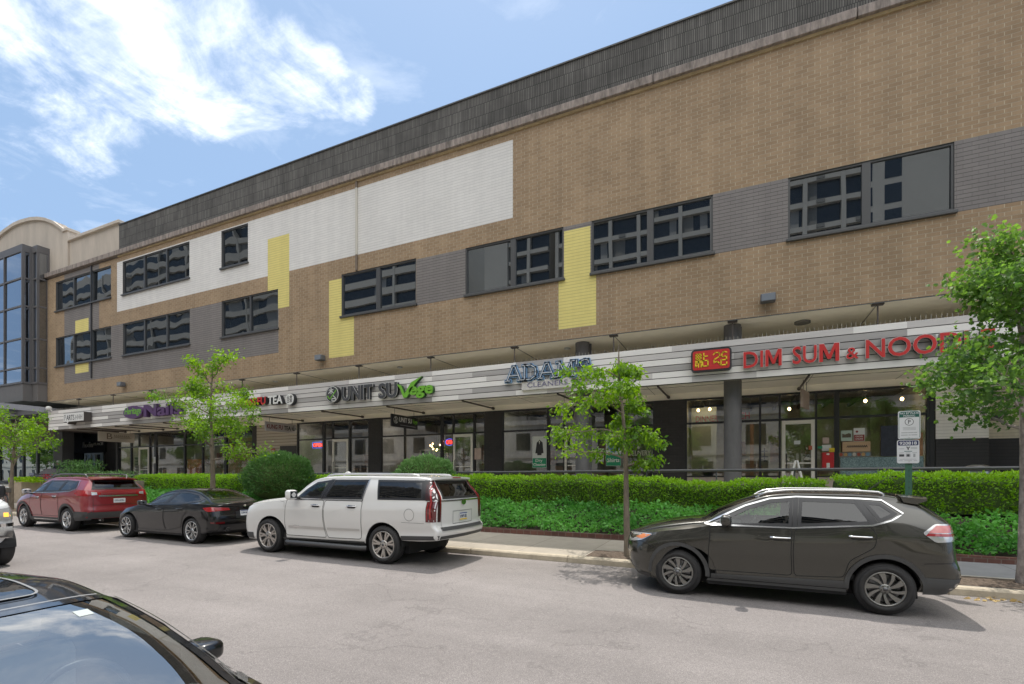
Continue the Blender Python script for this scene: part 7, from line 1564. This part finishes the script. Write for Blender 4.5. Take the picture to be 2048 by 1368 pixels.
# ---------------- white truck nose at the left edge (drives towards the right)
def truck():
    pc = (.68,.69,.70); WT = paintm('truck_white', pc, 0, .3); W = 1.0
    def extra(s, T):
        for sg in (1, -1):
            mb = MB(); s.side(mb, fill2d([(-.43,.92),(-.43,1.14),(-.20,1.17),(-.16,1.05),(-.22,.92)], .06), .008, sg); h = mb.build('headlight', [LCLR], T)
            mb = MB(); s.side(mb, fill2d([(-.40,.99),(-.40,1.07),(-.33,1.07),(-.33,.99)], .05), .012, sg); mb.build('indicator', [emis('amber_glow', (1, .45, .06), 1.2)], h)
            mb = MB(); P = [(sg*.88,.92),(sg*.62,.92),(sg*.62,1.14),(sg*.88,1.16)]; s.end(mb, fill2d(P, .08), .01, 0, False); h = mb.build('headlight', [LCLR], T); mb = MB(); P = [(sg*.86,.99),(sg*.78,.99),(sg*.78,1.07),(sg*.86,1.07)]; s.end(mb, fill2d(P, .08), .014, 0, False); mb.build('indicator', [emis('amber_glow', (1, .45, .06), 1.0)], h)
    d = dict(BASE); d.update(name='truck', lab='white truck nose with lit amber indicator entering at the left edge', cat='truck', X0=-13.50, Yc=3.92, dir=-1, flip=1, wb=3.4, W=W, rw=.40, ra=.46, rim=.24, tw=.26, hub=.08, xf=-.56, xr=4.6, xaf=.4, xar=4.0, rf=.30, rr=.1, paint=WT, pcol=pc,
        top=[(-.56,1.25),(-.3,1.33),(.3,1.40),(.6,1.45),(1.1,1.85),(1.4,1.95),(2.5,1.97),(4.6,1.95)], belt=[(-.56,1.20),(0,1.27),(1,1.3),(4.6,1.32)], crown=[(-.56,.03),(.5,.05),(1.4,.06),(4.6,.06)], ws=[(-.56,.94),(1,.97),(4.6,.95)], wr=[(-.56,.86),(.5,.88),(1.3,.78),(4.6,.76)], zb=[(-.56,.42),(.5,.42),(4.6,.5)],
        F=[(.4,-.50),(.6,-.56),(.9,-.54),(1.25,-.48)], R=[(.4,4.6),(1.9,4.5)], bow=[(-.56,.16),(0,.06),(.6,.1),(1.4,.05),(2,0),(4.6,0)], side_glass=[[(1.0,1.33),(1.35,1.80),(2.2,1.85),(2.2,1.34)]], gmat=[CG_MID], top_glass=[[(.70,-.75),(.70,.75),(1.25,.70),(1.25,-.70)]], gtop=[CG_MID], end_glass=[], gend=CG_DARK,
        side_panels=[([(-.52,.86),(-.18,.86),(-.18,.66),(-.52,.66)], .02, CHROME, 'bumper')], front_panels=[([(-.55,.90),(.55,.90),(.55,1.16),(-.55,1.16)], .01, CHROME, 'grille'), ([(-.9,.58),(.9,.58),(.9,.80),(-.9,.80)], .05, CHROME, 'bumper')], doors=[([(.95,.5),(.95,1.28),(2.2,1.28),(2.2,.5)], (1.9,2.1,1.1))], mir=(1.0,1.2,1.45), mirr=(.08,.12,.14), mirm=BLACKF, cab=(.8,1.8,2.8), seat_h=1.1,
        nsp=6, spoke=[(0,0,.06,.06,0)], rimm=mat('wheel_champagne', (.46,.43,.40), .3, metal=.8), rimd=mat('wheel_black', (.03,.03,.03), .4), extra=extra, steer=1)
    return Car(**d).build()
truck()

# ---------------- black car whose roof and windscreen fill the lower left corner
def foreground_car():
    pc = (.010,.010,.011); BK = paintm('near_black_paint', (.005,.005,.006), 0, .3, .2); W = .92
    def extra(s, T):
        STK = mat('sticker_white', (.40,.44,.42), .5)
        mb = MB(); s.topd(mb, fill2d([(.99,.43),(.99,.495),(1.05,.495),(1.05,.43)], .2), .004); mb.build('windscreen_sticker', [STK], T)
        mb = MB(); s.topd(mb, fill2d([(.245,.50),(.245,.60),(.31,.60),(.31,.50)], .2), .008); mb.build('permit_sticker', [mat('permit_print', (.36,.36,.32), .5, var=.9, vscale=60, c2=(.20,.05,.03))], T)
        for sg in (1, -1):
            ln = [(.12,.785),(.45,.745),(.8,.71),(1.15,.675)]; mb = MB(); s.topd(mb, strip2d([(x, y*sg) for x, y in ln], .014), .014); mb.build('screen_trim', [SATIN], T)
        mb = MB(); s.topd(mb, ring2d(smooth_poly([(1.32,-.44),(1.32,.44),(2.12,.42),(2.12,-.42)], .08), .012), .010); mb.build('sunroof_frame', [mat('sunroof_seal', (.22,.22,.22), .4)], T)
        mb = MB(); s.topd(mb, strip2d([(1.205,-.62),(1.205,.62)], .012), .010); mb.build('header_trim', [mat('sunroof_seal', (.22,.22,.22), .4)], T)
    d = dict(BASE); d.update(name='sedan', lab='near black sedan cut off in the lower left corner, seen from above its windscreen', cat='car', X0=-1.68, Yc=.80, dir=-1, wb=2.8, W=W, rw=.33, ra=.38, rim=.22, tw=.22, hub=.055, xf=-.85, xr=3.8, xaf=.3, xar=3.2, rf=.32, rr=.22, paint=BK, pcol=(.02,.02,.02), fast=False, roof_e=.62, frit=.045,
        top=[(-.85,.66),(-.5,.77),(0,.87),(.12,.89),(.5,1.06),(.9,1.205),(1.2,1.275),(1.7,1.335),(2.2,1.325),(2.8,1.21),(3.3,1.08),(3.8,1.04)], belt=[(-.85,.62),(-.3,.76),(.4,.90),(1.5,.93),(2.8,.98),(3.8,.98)], crown=[(-.85,.03),(.1,.06),(.6,.055),(1.4,.075),(2.6,.08),(3.8,.05)], ws=[(-.85,.78),(0,.86),(1,.875),(2.8,.87),(3.8,.8)], wr=[(-.85,.68),(.1,.79),(.6,.745),(1.2,.70),(2.3,.66),(3.3,.7),(3.8,.7)], zb=[(-.85,.22),(.4,.19),(2.6,.2),(3.8,.34)],
        F=[(.2,-.75),(.45,-.85),(.8,-.70)], R=[(.25,3.65),(.6,3.8),(1.05,3.78)], bow=[(-.85,.3),(0,.20),(1.2,.20),(1.9,.05),(2.5,0),(3.8,-.1)], side_glass=[[(.62,.945),(1.0,1.13),(1.35,1.225),(1.60,1.24),(1.62,.96)], [(1.70,.965),(1.68,1.24),(2.2,1.23),(2.7,1.09),(2.65,1.03)]], gmat=[CG_MID, CG_DARK], top_glass=[[(.16,-.76),(.16,.76),(1.19,.66),(1.19,-.66)]], gtop=[glass_mat('near_windscreen', tint=(.72,.77,.77), base=.34, gcol=(1,.97,.92))], end_glass=[], gend=CG_DARK,
        top_panels=[(smooth_poly([(1.33,-.43),(1.33,.43),(2.11,.41),(2.11,-.41)], .08), .006, glass_mat('sunroof_glass', trans=False, base=.06), 'sunroof')],
        doors=[([(.45,.3),(.40,.6),(.46,.88),(1.62,.91),(1.62,.3)], (1.35,1.57,.8)), ([(1.66,.3),(1.66,.91),(2.6,.95),(2.5,.6),(2.42,.4)], (2.2,2.42,.83))], trim=[([(.45,.905),(1.6,.925),(2.7,.99)], .02, SATIN)], mir=(.88,.895,.955), mirr=(.09,.080,.052), mirm=BK, cab=(.35,1.25,2.1), seat_h=.86, steer=1, cabin=mat('cabin_pale_grey', (.38,.38,.37), .8), nsp=5, spoke=[(-.15,-.2,.03,.03,0), (.15,.2,.03,.03,0)], rimm=mat('wheel_bright', (.55,.55,.55), .25, metal=.85), rimd=mat('wheel_black', (.03,.03,.03), .4), hmat=BK, extra=extra)
    return Car(**d).build()
foreground_car()
# ------------------------------------------------------------------ people in the shade of the entrance
def person(loc, lab, pose, shirt, trousers, heading=0.0, hat=None, height=1.75):
    """one skinned figure: joints joined by edges, a radius per joint"""
    k = height/1.75; J = dict(pelvis=(0,0,.93), waist=(0,0,1.06), chest=(0,0,1.28), neck=(0,.0,1.46), chin=(0,-.02,1.53), head=(0,-.015,1.63), crown=(0,0,1.73),
        shl=(-.17,0,1.40), ell=(-.23,.0,1.14), wrl=(-.22,-.06,.90), hal=(-.21,-.08,.81), shr=(.17,0,1.40), elr=(.23,0,1.14), wrr=(.22,-.06,.90), har=(.21,-.08,.81),
        hil=(-.09,0,.88), knl=(-.10,-.02,.49), anl=(-.10,.02,.09), tol=(-.11,-.16,.04), hir=(.09,0,.88), knr=(.10,-.02,.49), anr=(.10,.02,.09), tor=(.11,-.16,.04))
    J.update(pose)
    Rr = dict(pelvis=.145, waist=.135, chest=.155, neck=.058, chin=.075, head=.098, crown=.055, shl=.07, ell=.045, wrl=.033, hal=.038, shr=.07, elr=.045, wrr=.033, har=.038, hil=.10, knl=.062, anl=.045, tol=.038, hir=.10, knr=.062, anr=.045, tor=.038)
    names = list(J); E_ = [('pelvis','waist'),('waist','chest'),('chest','neck'),('neck','chin'),('chin','head'),('head','crown'),('chest','shl'),('shl','ell'),('ell','wrl'),('wrl','hal'),('chest','shr'),('shr','elr'),('elr','wrr'),('wrr','har'),
        ('pelvis','hil'),('hil','knl'),('knl','anl'),('anl','tol'),('pelvis','hir'),('hir','knr'),('knr','anr'),('anr','tor')]
    V = [Vector(J[n])*k for n in names]; E2 = [(names.index(a), names.index(b)) for a, b in E_]; RR = [Rr[n]*k for n in names]
    for side in ('l', 'r'):                                    # five curled fingers rooted in each palm
        h = Vector(J['ha'+side])*k; w = Vector(J['wr'+side])*k; d = (h-w).normalized(); a = Vector((1,0,0)); sgn = 1 if side == 'l' else -1
        for i in range(5):
            p = h+Vector((0, (-.03+.018*i) if i else -.03, 0)); L = (.05,.075,.082,.075,.06)[i]*k
            q = p+d*L*.55+(Vector((0,-.02,0)) if i == 0 else Vector((sgn*.008,0,0))); r = q+d*L*.4+Vector((sgn*.02,0,0))
            n0 = len(V); V += [p, q, r]; RR += [.010*k, .009*k, .008*k]; E2 += [(names.index('ha'+side), n0), (n0, n0+1), (n0+1, n0+2)]
    me = bpy.data.meshes.new('figure'); me.from_pydata([tuple(v) for v in V], E2, []); ob = bpy.data.objects.new('figure', me); COL.objects.link(ob)
    ob.modifiers.new('skin', 'SKIN'); sv = me.skin_vertices[0].data
    for i, r in enumerate(RR): sv[i].radius = (r, r*(.82 if i in (0, 1, 2) else 1)); sv[i].use_root = (i == 0)
    ss = ob.modifiers.new('sub', 'SUBSURF'); ss.levels = 2; ss.render_levels = 2
    m2 = bpy.data.meshes.new_from_object(ob.evaluated_get(bpy.context.evaluated_depsgraph_get())); bpy.data.objects.remove(ob)
    SK = mat('skin', (.30,.17,.11), .6); m2.materials.clear()
    for m in (SK, shirt, trousers, mat('shoe', (.03,.028,.026), .6)): m2.materials.append(m)
    hands = [Vector(J[n])*k for n in ('hal', 'har', 'wrl', 'wrr')]; fore = [Vector(J[n])*k for n in ('ell', 'elr')]
    for p in m2.polygons:
        c = p.center; p.use_smooth = True
        if c.z > J['neck'][2]*k+.005: mi = 0
        elif min((c-h).length for h in hands) < .12: mi = 0
        elif c.z < .10*k: mi = 3
        elif c.z < .95*k and min((c-f).length for f in fore) > .10: mi = 2
        else: mi = 1
        p.material_index = mi
    o = bpy.data.objects.new('person', m2); COL.objects.link(o); o.location = loc; o.rotation_euler.z = heading; OFF[o.name] = Vector(loc); label(o, lab, 'person')
    R3 = Matrix.Rotation(heading, 3, 'Z'); hd = Vector(J['head'])*k
    def child(mb, n, m):
        c = mb.build(n, [m], o)
    mb = MB(); mb.blob(Vector(loc)+hd+Vector((0,.022,.028))*k, (.103*k,.108*k,.100*k), .95, nu=18, nv=12); child(mb, 'hair', mat('dark_hair', (.02,.016,.014), .7))
    mb = MB(); h0 = Vector(loc)+hd
    for sx in (-1, 1): mb.blob(h0+Vector((sx*.035,-.098,.005))*k, (.012,.008,.008), 1, nu=8, nv=6); mb.blob(h0+Vector((sx*.10,.0,-.005))*k, (.012,.022,.032), 1, nu=8, nv=6, mi=1)
    mb.blob(h0+Vector((0,-.108,-.025))*k, (.014,.016,.022), 1, nu=8, nv=6, mi=1); mb.blob(h0+Vector((0,-.096,-.062))*k, (.024,.008,.006), 1, nu=8, nv=6, mi=2)
    mb.build('face', [mat('eye_dark', (.015,.012,.01), .3), SK, mat('lip', (.25,.10,.08), .5)], o)
    if hat:
        mb = MB(); M = Matrix.Translation(h0+Vector((0,.01,.045))*k); mb.lathe([(.0,.13),(.07,.125),(.10,.09),(.108,.02),(.11,.0),(.165,-.012),(.165,-.02),(.10,-.012)], M, 28); mb.build('hat', [hat], o)
    return o
NAVYC = mat('navy_cloth', (.030,.034,.055), .85); BLKC = mat('black_cloth', (.020,.021,.024), .85); GRNC = mat('dark_green_cloth', (.018,.035,.030), .85); GRC = mat('dark_grey_cloth', (.045,.045,.05), .85)
person((-43.6, 18.6, FL), 'person in pale brimmed hat leaning forward beside the grey covered grill', dict(chest=(.0,-.12,1.24), neck=(.0,-.2,1.39), chin=(0,-.24,1.45), head=(0,-.25,1.55), crown=(0,-.24,1.65), shl=(-.18,-.15,1.35), shr=(.18,-.15,1.35), elr=(.24,-.34,1.14), wrr=(.26,-.5,.98), har=(.27,-.57,.93), ell=(-.23,-.3,1.12), wrl=(-.2,-.46,.97), hal=(-.19,-.53,.92)), NAVYC, GRC, math.radians(55), mat('straw_hat', (.40,.38,.34), .8))
person((-43.75, 20.5, FL), 'tall person in dark clothes and dark hat before the entrance doors', dict(), GRNC, BLKC, math.radians(190), mat('dark_hat', (.02,.02,.022), .8), 1.88)
person((-42.75, 20.7, FL), 'shorter person in black with bare forearms beside the tall hatted person', dict(elr=(.2,-.2,1.16), wrr=(.1,-.36,1.18), har=(.05,-.42,1.2)), BLKC, BLKC, math.radians(250), None, 1.62)

# grey covered grill on the terrace
T = thing('covered_grill', (-40.6, 17.3, FL), 'grey covered shape with sloping top on the terrace at the left', 'grill cover')
mb = MB(); sec = [(-1.35,0),(-1.35,.72),(-1.1,.92),(-.2,1.10),(.2,1.02),(1.05,.70),(1.25,.55),(1.25,0)]; mb.prism(sec, lambda u, v, w: (-40.6+u, 17.3+w, FL+v), -.5, .5, 0); mb.build('cover', [mat('grey_cover', (.13,.12,.125), .8, var=.2, vscale=4)], T)
T = thing('menu_stand', (-38.1, 14.9, 1.4), 'small blue grey board standing above the lime green plant', 'board')
mb = MB(); mb.prism([(-38.35,1.62),(-37.85,1.58),(-37.72,2.12),(-38.25,2.12)], facade(14.9), 0, .03); mb.build('panel', [mat('slate_board', (.16,.18,.24), .6)], T); mb = MB(); mb.cyl((-38.1,14.92,1.0), (-38.1,14.92,1.62), .02, n=8); mb.build('leg', [BLACKF], T)
T = thing('terrace_box', (-41.2, 20.4, FL), 'pale box on the terrace in front of the dark entrance wall', 'box')
mb = MB(); mb.bbox(-46.1, -45.2, 21.2, 21.6, FL, FL+1.15, .03); mb.build('body', [mat('pale_box', (.22,.20,.19), .7)], T)
mb = MB(); mb.bbox(-46.05, -45.25, 21.19, 21.2, FL+.75, FL+1.1, .003); mb.build('drawer', [mat('pale_box2', (.27,.25,.23), .7)], T)
# second dark panel left on entrance side, white plate on pier
panel('wall_plate', 'small white plate on the dark frame right of the pale shop door at the left', -33.62, -33.42, 2.75, 3.15, 19.12, PAPER, 'notice')

# ------------------------------------------------------------------ bicycle at the far left
def bicycle(x, y):
    z = zg(x)+.15; T = thing('bicycle', (x-.55, y, z), 'dark bicycle parked on the pavement at the far left, partly cut by the frame', 'bicycle'); r = .345
    CH = mat('bike_frame', (.05,.05,.055), .35)
    for wx in (x, x-1.05):
        W = thing_part('wheel', (wx, y, z+r), T); M = Matrix.Translation((wx, y, z+r)) @ Matrix.Rotation(math.radians(90), 4, 'X')
        mb = MB(); mb.lathe([(r-.02+.02*math.cos(t), .02*math.sin(t)) for t in np.linspace(0, 2*math.pi, 9)], M, 40); mb.build('tyre', [mat('tyre_rubber', (.024,.023,.023), .75)], W)
        mb = MB(); mb.lathe([(r-.04+.01*math.cos(t), .012*math.sin(t)) for t in np.linspace(0, 2*math.pi, 7)], M, 40)
        for k in range(18): a = 2*math.pi*k/18; mb.cyl((wx, y+(.02 if k % 2 else -.02), z+r), (wx+(r-.04)*math.cos(a), y, z+r+(r-.04)*math.sin(a)), .0022, n=5)
        mb.build('rim', [ALU], W)
        mb = MB(); mb.tube([(wx+(r+.03)*math.cos(t), y, z+r+(r+.03)*math.sin(t)) for t in np.linspace(.3, 2.6, 12)], .018, 6); mb.build('mudguard', [CH], T)
    mb = MB(); bb = (x-.62, y, z+.30); hd = (x-.17, y, z+.80); st = (x-.78, y, z+.78); rr = (x-1.05, y, z+r); fr = (x, y, z+r)
    for a, b in ((bb, hd), (bb, st), (st, (x-.19, y, z+.86)), (bb, rr), (st, rr), (hd, (x-.2, y, z+.95)), ((x-.17, y, z+.8), fr)): mb.cyl(a, b, .017, n=8)
    mb.build('frame', [CH], T)
    mb = MB(); mb.tube([(x-.1, y-.28, z+1.02), (x-.18, y-.2, z+1.0), (x-.2, y, z+.98), (x-.18, y+.2, z+1.0), (x-.1, y+.28, z+1.02)], .014, 8); mb.build('handlebar', [CHROME], T)
    mb = MB(); mb.blob((x-.83, y, z+.93), (.13,.07,.035), .8); mb.cyl((x-.78, y, z+.78), (x-.82, y, z+.91), .014, n=8); mb.build('saddle', [BLACKF], T)
    mb = MB(); mb.bbox(x+.0, x+.28, y-.14, y+.14, z+.78, z+.98, .03); mb.build('basket', [mat('basket_wire', (.10,.09,.08), .7)], T)
bicycle(-29.72, 10.72)
# fallen leaves by the kerb at the right
random.seed(12); rng = np.random.default_rng(40); n = 34
P = np.stack([rng.uniform(3.2, 4.4, n), rng.uniform(9.95, 10.26, n), np.zeros(n)], 1); P[:, 2] = -.0088*P[:, 0]+.01
label(leaves('fallen_leaves', P, rng.normal(0, 1, (n, 3))*np.array([1, 1, .15]), .09, .35, leaf_mat('dry_leaf', (.42,.30,.10), (.55,.42,.22), .2), None, rng), 'few dry yellow leaves lying in the gutter at the right edge', 'leaves', None, 'stuff')
